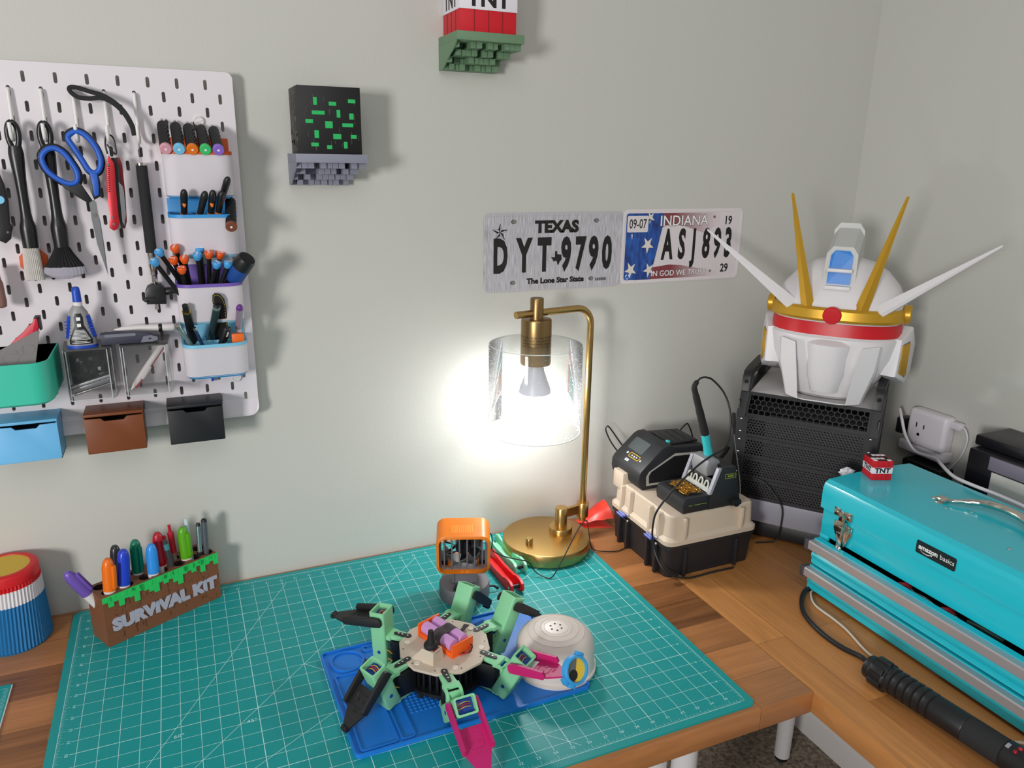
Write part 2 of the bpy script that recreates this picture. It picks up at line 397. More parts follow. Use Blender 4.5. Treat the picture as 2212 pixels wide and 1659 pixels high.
seed_m = mat('glass_seed', (244, 248, 248), 0.2)
b = MB()
tb = bmesh.new(); bmesh.ops.create_icosphere(tb, subdivisions=1, radius=1.0); sv = [v.co.copy() for v in tb.verts]; sf = [[v.index for v in f.verts] for f in tb.faces]; tb.free()
b.mi(seed_m)
for i in range(900):
    a = rnd.uniform(0, 2 * PI); t = rnd.random() ** 1.7; z = Z0 + 0.004 + t * (Z1 - Z0 - 0.01)
    s = rnd.choice((0.00035, 0.0004, 0.0005, 0.0006, 0.0008)); c = Vector((HX + R_ * math.cos(a), HY + R_ * math.sin(a), z))
    vs = [b.bm.verts.new(c + v * s) for v in sv]
    for f in sf: b.bm.faces.new([vs[k] for k in f])
o = b.build('glass_seeds', shade); o['kind'] = 'stuff'
bulb_w = mat('bulb_body', (205, 205, 216), 0.35)
bulb_on = mat('bulb_glow', (255, 255, 255), 0.4, emit=115.0)
b = MB(); b.lathe([(0.013, 0.394), (0.016, 0.385), (0.0175, 0.378), (0.023, 0.362), (0.0290, 0.346), (0.0302, 0.337)], bulb_w, T((HX, HY, 0)), 40, False)
bulb = b.build('light_bulb', lamp)
b = MB(); b.lathe([(0.0302, 0.337)] + [(0.0302 * math.cos(k / 10 * PI / 2), 0.337 - 0.031 * math.sin(k / 10 * PI / 2)) for k in range(1, 11)], bulb_on, T((HX, HY, 0)), 40, False)
b.build('bulb_globe', bulb)

# ------------------------------------------------------------------ pegboard and what hangs on it
peg_m = mat('pegboard_white', (226, 219, 224), 0.42)
YP = 0.606
BX0, BX1, BZ0, BZ1 = -0.244, 0.3163, 0.3256, 0.8806
pb = thing('pegboard', 'white slotted pegboard on the wall at the left of the photo, holding the tools', 'pegboard', (0.036, YW, BZ0))
def pegboard_mesh():
    b = bmesh.new()
    def pt(x, z): return b.verts.new((x, YP, z))
    def quad(x0, z0, x1, z1):
        if x1 - x0 < 1e-5 or z1 - z0 < 1e-5: return
        b.faces.new([pt(x0, z0), pt(x1, z0), pt(x1, z1), pt(x0, z1)])
    def cell(x0, z0, x1, z1, cx, cz):
        hw, hh, n = 0.0025, 0.0075, 5
        tp = [(cx + hw * math.sin(a), cz + hh - hw + hw * math.cos(a)) for a in [k / n * PI / 2 for k in range(n + 1)]]
        rt = tp + [(x, 2 * cz - z) for x, z in reversed(tp)]
        lf = [(2 * cx - x, z) for x, z in rt]
        b.faces.new([pt(*p) for p in rt + [(cx, z0), (x1, z0), (x1, z1), (cx, z1)]])
        b.faces.new([pt(*p) for p in [(cx, z1), (x0, z1), (x0, z0), (cx, z0)] + list(reversed(lf))])
    z_top = 0.8606 + 0.01; r = 0.016
    for j in range(0, 26):
        zc = 0.8606 - 0.02 * j
        off = 0.0 if j % 2 == 0 else 0.02
        i0 = -6; xs = []
        x = 0.0363 + off + 0.04 * i0 - 0.04
        prev = BX0
        while x + 0.02 <= BX1 + 1e-4:
            if x - 0.02 >= BX0 - 1e-4:
                if x - 0.02 > prev + 1e-5: quad(prev, zc - 0.01, x - 0.02, zc + 0.01)
                cell(x - 0.02, zc - 0.01, x + 0.02, zc + 0.01, x, zc); prev = x + 0.02
            x += 0.04
        quad(prev, zc - 0.01, BX1, zc + 0.01)
    zb = 0.8606 - 0.02 * 25 - 0.01
    arc = lambda cx, cz, a0: [(cx + r * math.cos(math.radians(a0 + 90 * k / 6)), cz + r * math.sin(math.radians(a0 + 90 * k / 6))) for k in range(7)]
    # rounded top strip and bottom strip
    ht = BZ1 - z_top
    b.faces.new([pt(*p) for p in [(BX0, z_top), (BX1, z_top)] + [(BX1 - ht + ht * math.cos(math.radians(90 * k / 6)), z_top + ht * math.sin(math.radians(90 * k / 6))) for k in range(1, 7)] + [(BX0 + ht - ht * math.sin(math.radians(90 * k / 6)), z_top + ht * math.cos(math.radians(90 * k / 6))) for k in range(0, 6)]])
    b.faces.new([pt(*p) for p in [(BX0, zb)] + arc(BX0 + r, BZ0 + r, 180) + arc(BX1 - r, BZ0 + r, 270) + [(BX1, zb)]])
    bmesh.ops.remove_doubles(b, verts=b.verts, dist=1e-5)
    bmesh.ops.recalc_face_normals(b, faces=b.faces)
    if sum(f.normal.y for f in b.faces) > 0: bmesh.ops.reverse_faces(b, faces=b.faces)
    bmesh.ops.transform(b, matrix=wmat(pb).inverted(), verts=b.verts)
    me = bpy.data.meshes.new('board'); b.to_mesh(me); b.free(); me.materials.append(peg_m)
    o = bpy.data.objects.new('board', me); COL.objects.link(o); o.parent = pb
    s = o.modifiers.new('thickness', 'SOLIDIFY'); s.thickness = 0.0045; s.offset = -1
pegboard_mesh()
for (x, z) in ((BX0 + 0.03, BZ1 - 0.03), (BX1 - 0.03, BZ1 - 0.03), (BX0 + 0.03, BZ0 + 0.06), (BX1 - 0.03, BZ0 + 0.04)):
    MB().cyl((x, YW, z), (x, YP + 0.004, z), 0.007, peg_m, n=20).build('spacer', pb)

# bins with a coloured rim
def shell(b, x0, x1, yf, z0, z1, r, m, t=0.0018, mb=None, mr=None, hb=0.004, hr=0.005, taper=True):
    """open-topped bin: flat back on the board, rounded front; base band mb, rim band mr"""
    def outline(g): 
        a = [(x0 + g, YP - 0.0005), (x0 + g, yf + r)]
        a += [(x0 + r - (r - g) * math.cos(k / 6 * PI / 2), yf + r - (r - g) * math.sin(k / 6 * PI / 2)) for k in range(1, 7)]
        a += [(x1 - r + (r - g) * math.sin(k / 6 * PI / 2), yf + r - (r - g) * math.cos(k / 6 * PI / 2)) for k in range(0, 7)]
        a += [(x1 - g, YP - 0.0005)]
        return a
    o, i = outline(0), outline(t)
    zm = 0.024; lo_ = lambda p: [(x, max(y, min(YP - 0.0005, yf + zm + (y - yf) * (YP - yf - zm) / (YP - yf)))) for x, y in p]
    if not taper: lo_ = lambda p: p
    o2 = lo_(outline(0.006)); ol_ = lo_(o); il_ = lo_(i)
    def band(za, zb, m, p=o, q=None):
        b.loft([[(x, y, za) for x, y in p], [(x, y, zb) for x, y in (q or p)]], m, False)
    mb = mb or m; mr = mr or m
    b.poly([(x, y, z0) for x, y in o2], mb); band(z0, z0 + hb, mb, o2, ol_)
    band(z0 + hb, z1 - hr, m, ol_, o); band(z1 - hr, z1, mr)
    b.loft([[(x, y, z1) for x, y in o], [(x, y, z1) for x, y in i], [(x, y, z0 + 0.003) for x, y in il_]], mr, False)
    b.poly([(x, y, z0 + 0.003) for x, y in il_], mr)
bin_w = mat('bin_white', (224, 217, 224), 0.5)
c_or = mat('print_orange', (208, 84, 20), 0.55, bump=0.1, bscale=700); c_bl = mat('print_blue', (52, 148, 214), 0.5); c_pu = mat('print_purple', (116, 88, 178), 0.5)
c_lb = mat('print_sky', (124, 196, 226), 0.5)
def peg_bin(z1, h, rim, base, label):
    t = thing('pegboard_bin', label, 'bin', (0.2535, YP, z1 - h), 0, 'white bins on the pegboard')
    b = MB(); shell(b, 0.205, 0.302, 0.529, z1 - h, z1, 0.022, bin_w, 0.002, base, None, 0.005, 0.0); b.build('bin_body', t)
    b = MB()
    def outline(g, x0=0.205, x1=0.302, yf=0.529, r=0.022):
        return [(x0 + g, YP - 0.0006), (x0 + g, yf + r)] + [(x0 + r - (r - g) * math.cos(k / 6 * PI / 2), yf + r - (r - g) * math.sin(k / 6 * PI / 2)) for k in range(1, 7)] + \
            [(x1 - r + (r - g) * math.sin(k / 6 * PI / 2), yf + r - (r - g) * math.cos(k / 6 * PI / 2)) for k in range(7)] + [(x1 - g, YP - 0.0006)]
    o, i = outline(-0.0006), outline(0.0026)
    b.loft([[(x, y, z1 - 0.003) for x, y in o], [(x, y, z1 + 0.002) for x, y in o], [(x, y, z1 + 0.002) for x, y in i], [(x, y, z1 - 0.005) for x, y in i]], rim, False)
    b.build('coloured_rim', t)
    return t
b1 = peg_bin(0.7615, 0.068, c_or, c_bl, 'white bin with orange rim holding capped knurled drivers, topmost of four')
b2 = peg_bin(0.6700, 0.066, c_bl, c_lb, 'white bin with blue divided rim holding small screwdrivers, second from top')
b3 = peg_bin(0.5655, 0.066, c_pu, c_lb, 'white bin with purple rim holding hex drivers, third from top')
b4 = peg_bin(0.4705, 0.060, c_lb, c_bl, 'white bin with pale blue rim holding pens, lowest of four')
# the ramp-shaped back of each bin: the board-side plates that show between the bins
for t, z0, z1, m_ in ((b1, 0.74, 0.783, c_or), (b2, 0.65, 0.6925, c_bl), (b3, 0.545, 0.589, c_pu), (b4, 0.45, 0.4975, c_lb)):
    MB().box((0.205, YP - 0.0035, z0), (0.302, YP - 0.0005, z1), m_, 0.001).build('back_plate', t)
def dividers(t, z1, m):
    b = MB(); b.box((0.2075, 0.566, z1 - 0.03), (0.2995, 0.5685, z1 + 0.0005), m); b.build('divider', t)
    for x in (0.2385, 0.2685):
        MB().box((x, 0.5335, z1 - 0.010), (x + 0.0022, 0.566, z1 + 0.0005), m).build('divider', t)
        MB().box((x, 0.5687, z1 - 0.035), (x + 0.0022, 0.604, z1 + 0.0005), m).build('divider', t)
    MB().box((0.2085, 0.552, z1 - 0.037), (0.2985, 0.604, z1 - 0.0352), m).build('bin_floor', t)
dividers(b2, 0.670, c_bl); dividers(b4, 0.4705, c_lb)
tag_w = mat('printed_white', (240, 240, 240), 0.6)

black_pl = mat('black_plastic', (24, 24, 26), 0.42); black_mt = mat('black_matte', (22, 22, 23), 0.75); black_kn = mat('black_knurl', (20, 20, 21), 0.6)
steel = mat('steel', (178, 178, 180), 0.28, 1.0); chrome = mat('chrome', (214, 208, 198), 0.14, 1.0)
# ---- knurled drivers with a coloured cap
def knurl(b, p0, p1, r, m, n=14, turns=1.2, segs=26):
    p0 = Vector(p0); p1 = Vector(p1); L = (p1 - p0).length; M = T(p0) @ _frame(p1 - p0)
    secs = []
    for k in range(segs + 1):
        z = L * k / segs; ph = turns * 2 * PI * k / segs / 3; ring = []
        for j in range(2 * n):
            rr = r * (1.0 if j % 2 else 0.90); a = 2 * PI * j / (2 * n) + ph
            ring.append((rr * math.cos(a), rr * math.sin(a), z))
        secs.append(ring)
    b.loft(secs, m, True, M)
def driver(foot, tip, r, cap, size_txt, label, capcol):
    """lies leaning out of the bin; the capped end is at tip"""
    p0 = Vector(foot); p1 = Vector(tip); d = (p1 - p0).normalized()
    t = thing('knurled_driver', label, 'screwdriver', p0, 0, 'knurled drivers with coloured caps')
    b = MB(); knurl(b, p0, p1 - d * 0.006, r, black_kn); b.build('handle', t, 25)
    b = MB(); b.lathe([(r * 1.0, 0), (r * 1.03, 0.001), (r * 1.03, 0.0050), (r * 0.92, 0.006), (0, 0.006)], cap, T(p1 - d * 0.006) @ _frame(d), 28, False)
    b.lathe([(r * 0.22, 0), (0, 0.0004)], tag_w, T(p1) @ _frame(d), 10, False)
    b.build('cap', t)
    b = MB(); b.cyl(p0 - d * 0.016, p0, 0.0022, steel, n=8); b.build('shaft', t)
caps = [('pink', (220, 158, 172)), ('light blue', (120, 196, 236)), ('orange', (232, 118, 22)), ('green', (64, 196, 110)), ('violet', (140, 104, 204))]
for k, (cn, cc) in enumerate(caps):
    x = 0.2095 + 0.0178 * k
    driver((x + 0.001, 0.585, 0.800 - 0.0015 * k), (x + 0.002, 0.5235, 0.7645), 0.0079, mat('cap_' + cn, cc, 0.5), '', 'black knurled driver with %s cap lying across the orange-rimmed bin' % cn, cc)
driver((0.297, 0.583, 0.688), (0.2905, 0.512, 0.654), 0.0082, mat('cap_brown', (122, 66, 44), 0.55), '', 'black knurled driver with brown cap in the blue-rimmed bin', None)

# ---- hooks
hook_w = mat('hook_white', (232, 230, 228), 0.35)
where = ['white brush', 'fan brush', 'blue scissors', 'red multi-tool', 'black selfie stick']
for k in range(5):
    x = 0.0163 + 0.04 * k
    b = MB(); b.tube([(x, 0.612, 0.8425), (x, 0.6015, 0.8425), (x, 0.5995, 0.836), (x, 0.598, 0.80), (x, 0.5965, 0.784), (x, 0.590, 0.7755), (x, 0.580, 0.7745), (x, 0.5725, 0.779), (x, 0.570, 0.787), (x, 0.569, 0.797)], 0.0026, hook_w, 10, sub=4)
    tag(b.build('pegboard_hook'), 'white wire hook on the pegboard carrying the %s' % where[k], 'hook', 'white pegboard hooks')

# ---- brushes
bristle_w = mat('bristle_white', (206, 200, 194), 0.8, bump=0.9, bscale=900); bristle_k = mat('bristle_black', (20, 20, 24), 0.8, bump=0.9, bscale=900); bristle_t = mat('bristle_tip', (168, 164, 176), 0.8, bump=0.9, bscale=900)
br_black = mat('brush_handle_black', (26, 25, 27), 0.33)
def brush_handle(x, y, zt):
    b = MB(); ring = []
    for k in range(33):
        a = 2 * PI * k / 32; ring.append((x + 0.0066 * math.sin(a) * (1.0 + 0.12 * math.cos(a)), y, zt - 0.022 + 0.0185 * math.cos(a)))
    b.tube(ring, 0.0037, br_black, 10, False)
    prof = [(zt - 0.036, 0.0085, 0.006), (zt - 0.046, 0.0098, 0.0068), (zt - 0.058, 0.0092, 0.0072), (zt - 0.08, 0.0076, 0.0072), (zt - 0.105, 0.0068, 0.0068), (zt - 0.128, 0.0072, 0.0072), (zt - 0.138, 0.0084, 0.0084), (zt - 0.146, 0.0106, 0.0100), (zt - 0.152, 0.0110, 0.0104), (zt - 0.177, 0.0102, 0.0098)]
    b.loft([[(x + w * math.cos(2 * PI * k / 24), y + d * math.sin(2 * PI * k / 24), z) for k in range(24)] for z, w, d in prof], br_black)
    return b
t = thing('dusting_brush', 'black brush with straight white bristles hanging at the pegboard', 'brush', (0.0175, 0.58, 0.8), 0, 'brushes on the pegboard')
brush_handle(0.0175, 0.579, 0.8015).build('handle', t)
def tuft(b, x, y, secs, m, ns=40, jag=0.0):
    out = []
    for i, (z, w, d) in enumerate(secs):
        out.append([(x + w * math.cos(2 * PI * k / ns) * (1 + (0.05 if k % 2 else -0.05)), y + d * math.sin(2 * PI * k / ns) * (1 + (0.06 if k % 2 else -0.06)), z + (rnd.uniform(-jag, jag) if i == len(secs) - 1 else 0)) for k in range(ns)])
    b.loft(out, m)
b = MB(); tuft(b, 0.0165, 0.579, [(0.6245, 0.0098, 0.009), (0.61, 0.0108, 0.0092), (0.59, 0.0116, 0.0092), (0.5775, 0.0120, 0.0086)], bristle_w, 60, 0.0012); b.build('bristles', t, 10)
t = thing('fan_brush', 'black brush with a flared black tuft tipped grey, hanging behind the scissors', 'brush', (0.058, 0.58, 0.8), 0, 'brushes on the pegboard')
brush_handle(0.0565, 0.579, 0.8015).build('handle', t)
b = MB(); tuft(b, 0.0567, 0.579, [(0.6245, 0.0092, 0.009), (0.615, 0.0135, 0.0098), (0.605, 0.0195, 0.0105), (0.596, 0.0250, 0.011)], bristle_k, 60)
b.build('bristles', t, 10)
b = MB(); secs = []
for q, (w, d, s) in enumerate(((0.0250, 0.011, 0.0), (0.0268, 0.0112, 0.35), (0.0262, 0.0106, 0.75), (0.0222, 0.009, 1.0))):
    secs.append([(0.0567 + w * math.cos(2 * PI * k / 60) * (1 + (0.05 if k % 2 else -0.05)), 0.579 + d * math.sin(2 * PI * k / 60), 0.596 - s * 0.017 * math.sqrt(max(0, 1 - 0.55 * math.cos(2 * PI * k / 60) ** 2)) - rnd.uniform(0, 0.0012)) for k in range(60)])
b.loft(secs, bristle_t); b.build('bristle_tips', t, 10)

# ---- scissors
sc_b = mat('scissor_blue', (32, 92, 196), 0.45); sc_k = mat('scissor_black', (22, 22, 24), 0.45)
t = thing('scissors', 'scissors with blue and black handles hanging open on the pegboard', 'scissors', (0.1, 0.572, 0.79))
Ro = [(0.0835, 0.781), (0.0955, 0.7895), (0.109, 0.783), (0.120, 0.766), (0.1245, 0.747), (0.1205, 0.733), (0.1130, 0.7285), (0.1055, 0.733), (0.0985, 0.748), (0.0895, 0.766)]
Lo = [(0.0475, 0.751), (0.055, 0.763), (0.067, 0.7665), (0.079, 0.759), (0.0875, 0.745), (0.0935, 0.730), (0.0915, 0.7165), (0.081, 0.7125), (0.066, 0.7195), (0.0525, 0.733)]
def loop(b, P, y, r, m, n=10):
    P2 = [Vector((p[0], y, p[1])) for p in P]; q = spline([P2[-1]] + P2 + [P2[0], P2[1]], 5)
    b.tube(q[5:-5], r, m, n, False)
def inset(P, f):
    cx = sum(p[0] for p in P) / len(P); cz = sum(p[1] for p in P) / len(P); return [(cx + (p[0] - cx) * f, cz + (p[1] - cz) * f) for p in P]
XZ = lambda y: Matrix(((1, 0, 0, 0), (0, 0, -1, y), (0, 1, 0, 0), (0, 0, 0, 1)))      # local (x, z) outline, thickness towards the room
b = MB(); loop(b, Ro, 0.5735, 0.0042, sc_k); b.prism([(0.106, 0.733), (0.1175, 0.729), (0.1185, 0.715), (0.1165, 0.697), (0.1080, 0.692), (0.1045, 0.705)], -0.003, 0.0045, sc_k, XZ(0.5735), 0.0015); h1 = b.build('handle', t)
b = MB(); loop(b, inset(Ro, 0.93), 0.5705, 0.0040, sc_b); b.prism([(0.1065, 0.732), (0.1165, 0.7285), (0.1165, 0.712), (0.1150, 0.699), (0.1090, 0.697), (0.1085, 0.714)], 0, 0.0025, sc_b, XZ(0.5685), 0.001); b.build('grip', h1)
b = MB(); loop(b, Lo, 0.5655, 0.0042, sc_k); b.prism([(0.066, 0.7185), (0.081, 0.712), (0.0925, 0.718), (0.0985, 0.706), (0.1055, 0.692), (0.100, 0.688), (0.086, 0.698), (0.073, 0.709)], -0.003, 0.0045, sc_k, XZ(0.5655), 0.0015); h2 = b.build('handle', t)
b = MB(); loop(b, inset(Lo, 0.90), 0.562, 0.0038, sc_b); b.build('grip', h2)
b = MB(); b.prism([(0.1005, 0.692), (0.1085, 0.692), (0.1125, 0.660), (0.1135, 0.622), (0.1133, 0.581), (0.1075, 0.612), (0.1035, 0.650)], 0, 0.0016, steel, XZ(0.5690)); b.build('blade', t)
b = MB(); b.prism([(0.1015, 0.691), (0.1105, 0.690), (0.1120, 0.650), (0.1125, 0.612), (0.1120, 0.590), (0.1045, 0.628), (0.1015, 0.665)], 0, 0.0016, steel, XZ(0.5670)); b.build('blade', t)
b = MB(); b.cyl((0.1062, 0.5685, 0.671), (0.1062, 0.5635, 0.671), 0.0026, chrome, n=16); b.build('pivot_screw', t)

# ---- red multi-tool on a carabiner
red_al = mat('anodised_red', (196, 42, 52), 0.36, 0.35)
t = thing('multi_tool', 'red folding multi-tool hanging from a small black carabiner on the pegboard', 'tool', (0.138, 0.572, 0.755))
b = MB(); b.prism([(0.1305, 0.744), (0.1345, 0.755), (0.1405, 0.745), (0.1405, 0.735), (0.1385, 0.700), (0.1375, 0.660), (0.1345, 0.650), (0.1285, 0.6478), (0.1235, 0.652), (0.1245, 0.662), (0.1265, 0.668), (0.1255, 0.690), (0.1270, 0.702)], 0, 0.005, red_al, XZ(0.5685), 0.001)
sc = b.build('front_scale', t)
b = MB()
for k in range(15): b.box((0.1255 + 0.00025 * k, 0.5635, 0.7035 + 0.0027 * k), (0.1315 + 0.00025 * k, 0.5690, 0.7050 + 0.0027 * k), red_al, 0.0003)
b.build('grip_ribs', sc)
for (x, z) in ((0.1292, 0.667), (0.1300, 0.6575), (0.1325, 0.742)):
    b = MB(); b.cyl((x, 0.5645, z), (x, 0.5625, z), 0.0022, chrome, 0.0018, 14); b.build('rivet', sc)
b = MB(); b.prism([(0.1420, 0.752), (0.1475, 0.7525), (0.1500, 0.742), (0.1495, 0.700), (0.1470, 0.660), (0.1435, 0.650), (0.1380, 0.6495), (0.1385, 0.690), (0.1405, 0.730)], 0, 0.004, mat('anodised_dark_red', (150, 34, 44), 0.4, 0.35), XZ(0.5810), 0.001); b.build('rear_scale', t)
b = MB(); b.prism([(0.1370, 0.752), (0.1445, 0.752), (0.1462, 0.735), (0.1452, 0.712), (0.1490, 0.706), (0.1485, 0.680), (0.1445, 0.654), (0.1385, 0.650), (0.1365, 0.690)], 0, 0.007, black_pl, XZ(0.5765)); b.build('frame_liner', t)
b = MB(); b.prism([(0.1430, 0.718), (0.1475, 0.712), (0.1485, 0.704), (0.1475, 0.672), (0.1440, 0.655), (0.1415, 0.660), (0.1420, 0.690)], 0, 0.0012, steel, XZ(0.5692)); b.build('blade', t)
b = MB(); b.tube([(0.1325, 0.578, 0.757), (0.1312, 0.578, 0.770), (0.1330, 0.578, 0.780), (0.1375, 0.578, 0.7840), (0.1425, 0.578, 0.7800), (0.1440, 0.578, 0.770), (0.1435, 0.578, 0.757), (0.1380, 0.577, 0.763), (0.1335, 0.577, 0.7705)], 0.00125, black_pl, 8, sub=5); b.build('carabiner', t)

# ---- selfie stick with wrist strap and clamp
foam = mat('foam_black', (34, 34, 36), 0.85, bump=0.4, bscale=900)
t = thing('selfie_stick', 'black telescopic stick with wrist strap and clamp head hanging on the pegboard', 'stick', (0.1755, 0.585, 0.745))
X0 = 0.1755
b = MB(); b.lathe([(0, 0.612), (0.0079, 0.612), (0.0079, 0.7415), (0, 0.7415)], foam, T((X0, 0.585, 0)), 28, False); b.build('foam_grip', t)
b = MB(); b.lathe([(0, 0.7415), (0.0082, 0.7415), (0.0082, 0.7445), (0.004, 0.7455), (0, 0.7455)], chrome, T((X0, 0.585, 0)), 28, False); b.build('end_cap', t)
b = MB(); b.lathe([(0, 0.6125), (0.0066, 0.6125), (0.0066, 0.590), (0.0058, 0.589), (0.0058, 0.578), (0.0048, 0.577), (0.0044, 0.566), (0.0034, 0.563), (0, 0.563)], chrome, T((X0, 0.585, 0)), 24, False); b.build('steel_sections', t)
b = MB(); b.tube([(X0 - 0.0015, 0.585, 0.745), (X0, 0.585, 0.765), (X0 - 0.0018, 0.579, 0.7825)], 0.0005, steel, 6, sub=4); b.tube([(X0 + 0.0015, 0.585, 0.745), (X0, 0.585, 0.765), (X0 + 0.0035, 0.579, 0.7825)], 0.0005, steel, 6, sub=4)
b.cyl((X0, 0.585, 0.7535), (X0, 0.585, 0.7645), 0.0021, black_pl, n=10); b.build('wire_loop', t)
b = MB(); b.prism([(0.1605, 0.533), (0.1605, 0.553), (0.1640, 0.5605), (0.1720, 0.5645), (0.1830, 0.5635), (0.1885, 0.557), (0.1895, 0.547), (0.1890, 0.532)], 0, 0.020, black_pl, XZ(0.593), 0.003); clamp = b.build('clamp_head', t)
b = MB(); b.box((0.158, 0.571, 0.5425), (0.172, 0.5735, 0.5445), black_mt); b.box((0.158, 0.570, 0.5375), (0.1625, 0.594, 0.5405), black_pl); b.build('clamp_jaw', clamp)
b = MB(); b.lathe([(0.0055, 0), (0.0062, 0.001), (0.0062, 0.009), (0.0048, 0.0105), (0.0048, 0.015), (0, 0.015)], black_pl, T((0.1885, 0.582, 0.5515)) @ RY(90), 20); b.build('clamp_knob', clamp)
b = MB(); b.cyl((0.174, 0.583, 0.533), (0.1738, 0.583, 0.5235), 0.0026, chrome, n=12); b.build('tripod_screw', clamp)
b = MB(); strap = [(0.171, 0.572, 0.7835), (0.1690, 0.572, 0.797), (0.161, 0.574, 0.814), (0.149, 0.576, 0.827), (0.134, 0.580, 0.8345), (0.118, 0.584, 0.8330), (0.104, 0.588, 0.8345), (0.096, 0.590, 0.840), (0.0935, 0.591, 0.8455), (0.097, 0.591, 0.8480), (0.106, 0.590, 0.8470), (0.120, 0.586, 0.8425), (0.134, 0.581, 0.8385), (0.148, 0.576, 0.8305), (0.160, 0.573, 0.8185), (0.168, 0.5715, 0.803), (0.1735, 0.5715, 0.7845)]
b.tube(strap, 0.0033, foam, 10, sub=4, flat=0.45); b.build('wrist_strap', t)

# ---- orange disc, left-edge tools
b = MB(); b.prism(ngon(8, 0.0195, PI / 8), 0, 0.010, c_or, T((0.0155, 0.6055, 0.6025)) @ RX(90), 0.002); b.cyl((0.0065, 0.5955, 0.6035), (0.0065, 0.5945, 0.6035), 0.0014, black_pl, n=10)
tag(b.build('orange_octagon_knob'), 'orange octagonal knob on the pegboard half hidden by the white bristles', 'knob')
t = thing('folding_tool', 'black folding tool with a blue dot hanging at the far left edge of the photo', 'tool', (-0.02, 0.575, 0.74))
b = MB(); b.prism([(-0.026, 0.735), (-0.006, 0.728), (-0.0025, 0.713), (-0.0008, 0.690), (-0.0035, 0.660), (-0.0005, 0.654), (-0.003, 0.648), (-0.005, 0.638), (-0.012, 0.632), (-0.026, 0.640)], 0, 0.009, black_pl, XZ(0.580), 0.002); b.build('body', t)
b = MB(); b.cyl((-0.0095, 0.5715, 0.693), (-0.0095, 0.5695, 0.693), 0.0055, mat('cap_light blue'), n=20); b.build('blue_button', t)
b = MB(); b.cyl((-0.0065, 0.5715, 0.648), (-0.0065, 0.569, 0.648), 0.004, black_mt, n=20); b.cyl((-0.0065, 0.5695, 0.648), (-0.0065, 0.5685, 0.648), 0.0014, chrome, n=10); b.build('pivot', t)
b = MB(); b.tube([(-0.036, 0.575, 0.6), (-0.034, 0.573, 0.575), (-0.033, 0.570, 0.552), (-0.034, 0.569, 0.541)], [0.009, 0.0105, 0.011, 0.007], mat('tan_leather', (150, 112, 100), 0.6), 14, sub=4)
tag(b.build('tan_tool_handle'), 'tan rounded tool handle hanging at the very left edge of the photo', 'tool')

# ---- teal bin with scraper and red tool
teal_b = mat('bin_teal', (58, 196, 168), 0.5)
t = thing('pegboard_tray', 'teal open tray on the pegboard holding a grey scraper, at the left edge', 'tray', (-0.04, YP, 0.412))
b = MB(); shell(b, -0.125, 0.0295, 0.478, 0.4135, 0.4755, 0.024, teal_b, 0.0022, taper=False); b.build('tray_body', t)
gray_pl = mat('print_grey', (128, 122, 122), 0.6, bump=0.15, bscale=600)
t = thing('scraper', 'grey triangular printed scraper standing in the teal tray', 'scraper', (-0.02, 0.5, 0.43))
b = MB(); b.prism([(-0.085, 0.4385), (0.0035, 0.4385), (0.0215, 0.514), (0.018, 0.515), (-0.034, 0.4885), (-0.085, 0.463)], 0, 0.003, gray_pl, XZ(0.512)); b.build('blade', t)
gray_lt = mat('print_grey_light', (140, 134, 134), 0.6)
b = MB()
for q, (cx, cz, rr) in enumerate(((0.0045, 0.4905, 0.0075), (-0.0185, 0.478, 0.0085))):
    b.tube([(cx + rr * 1.15 * math.cos(2 * PI * k / 28), 0.5088, cz + rr * 0.85 * math.sin(2 * PI * k / 28)) for k in range(4 if q else 0, 29)], 0.0004, gray_lt, 6)
b.tube([(-0.011, 0.5088, 0.490), (-0.0075, 0.5088, 0.482), (-0.002, 0.5088, 0.4845), (-0.0015, 0.5088, 0.494)], 0.0004, gray_lt, 6, sub=3)
b.build('embossed_marks', t)
t = thing('red_snips', 'bright red tool handle sticking up behind the grey scraper', 'tool', (0, 0.55, 0.5))
b = MB(); b.prism([(-0.035, 0.478), (0.000, 0.478), (0.0155, 0.512), (0.0155, 0.5265), (0.0105, 0.5265), (0.0085, 0.5195), (-0.0005, 0.5120), (-0.006, 0.5055), (-0.0155, 0.4975)], 0, 0.012, mat('red_grip', (206, 30, 58), 0.45), XZ(0.562), 0.002); b.build('handle', t)
b = MB(); b.box((0.0115, 0.5485, 0.5255), (0.0185, 0.5635, 0.5285), black_pl, 0.0006); b.box((0.0158, 0.551, 0.508), (0.0185, 0.562, 0.5255), black_pl); b.build('end_plate', t)

# ---- smoky lidded clear boxes
clr = bpy.data.materials.new('clear_plastic'); clr.use_nodes = True
def _clear(m, tint, mixd):
    nt = m.node_tree; nt.nodes.remove(nt.nodes['Principled BSDF']); L = nt.links.new; out = nt.nodes['Material Output']
    tr = nt.nodes.new('ShaderNodeBsdfTransparent'); tr.inputs[0].default_value = tint
    gs = nt.nodes.new('ShaderNodeBsdfGlossy'); gs.inputs['Roughness'].default_value = 0.06
    fr = nt.nodes.new('ShaderNodeLayerWeight'); fr.inputs[0].default_value = 0.3
    m1 = nt.nodes.new('ShaderNodeMixShader'); L(fr.outputs['Fresnel'], m1.inputs[0]); L(tr.outputs[0], m1.inputs[1]); L(gs.outputs[0], m1.inputs[2])
    df = nt.nodes.new('ShaderNodeBsdfDiffuse'); df.inputs[0].default_value = (0.8, 0.8, 0.8, 1)
    m2 = nt.nodes.new('ShaderNodeMixShader'); m2.inputs[0].default_value = mixd; L(m1.outputs[0], m2.inputs[1]); L(df.outputs[0], m2.inputs[2]); L(m2.outputs[0], out.inputs['Surface'])
_clear(clr, (0.95, 0.95, 0.95, 1), 0.03)
smoke = bpy.data.materials.new('smoked_plastic'); smoke.use_nodes = True; _clear(smoke, (0.55, 0.53, 0.53, 1), 0.10)
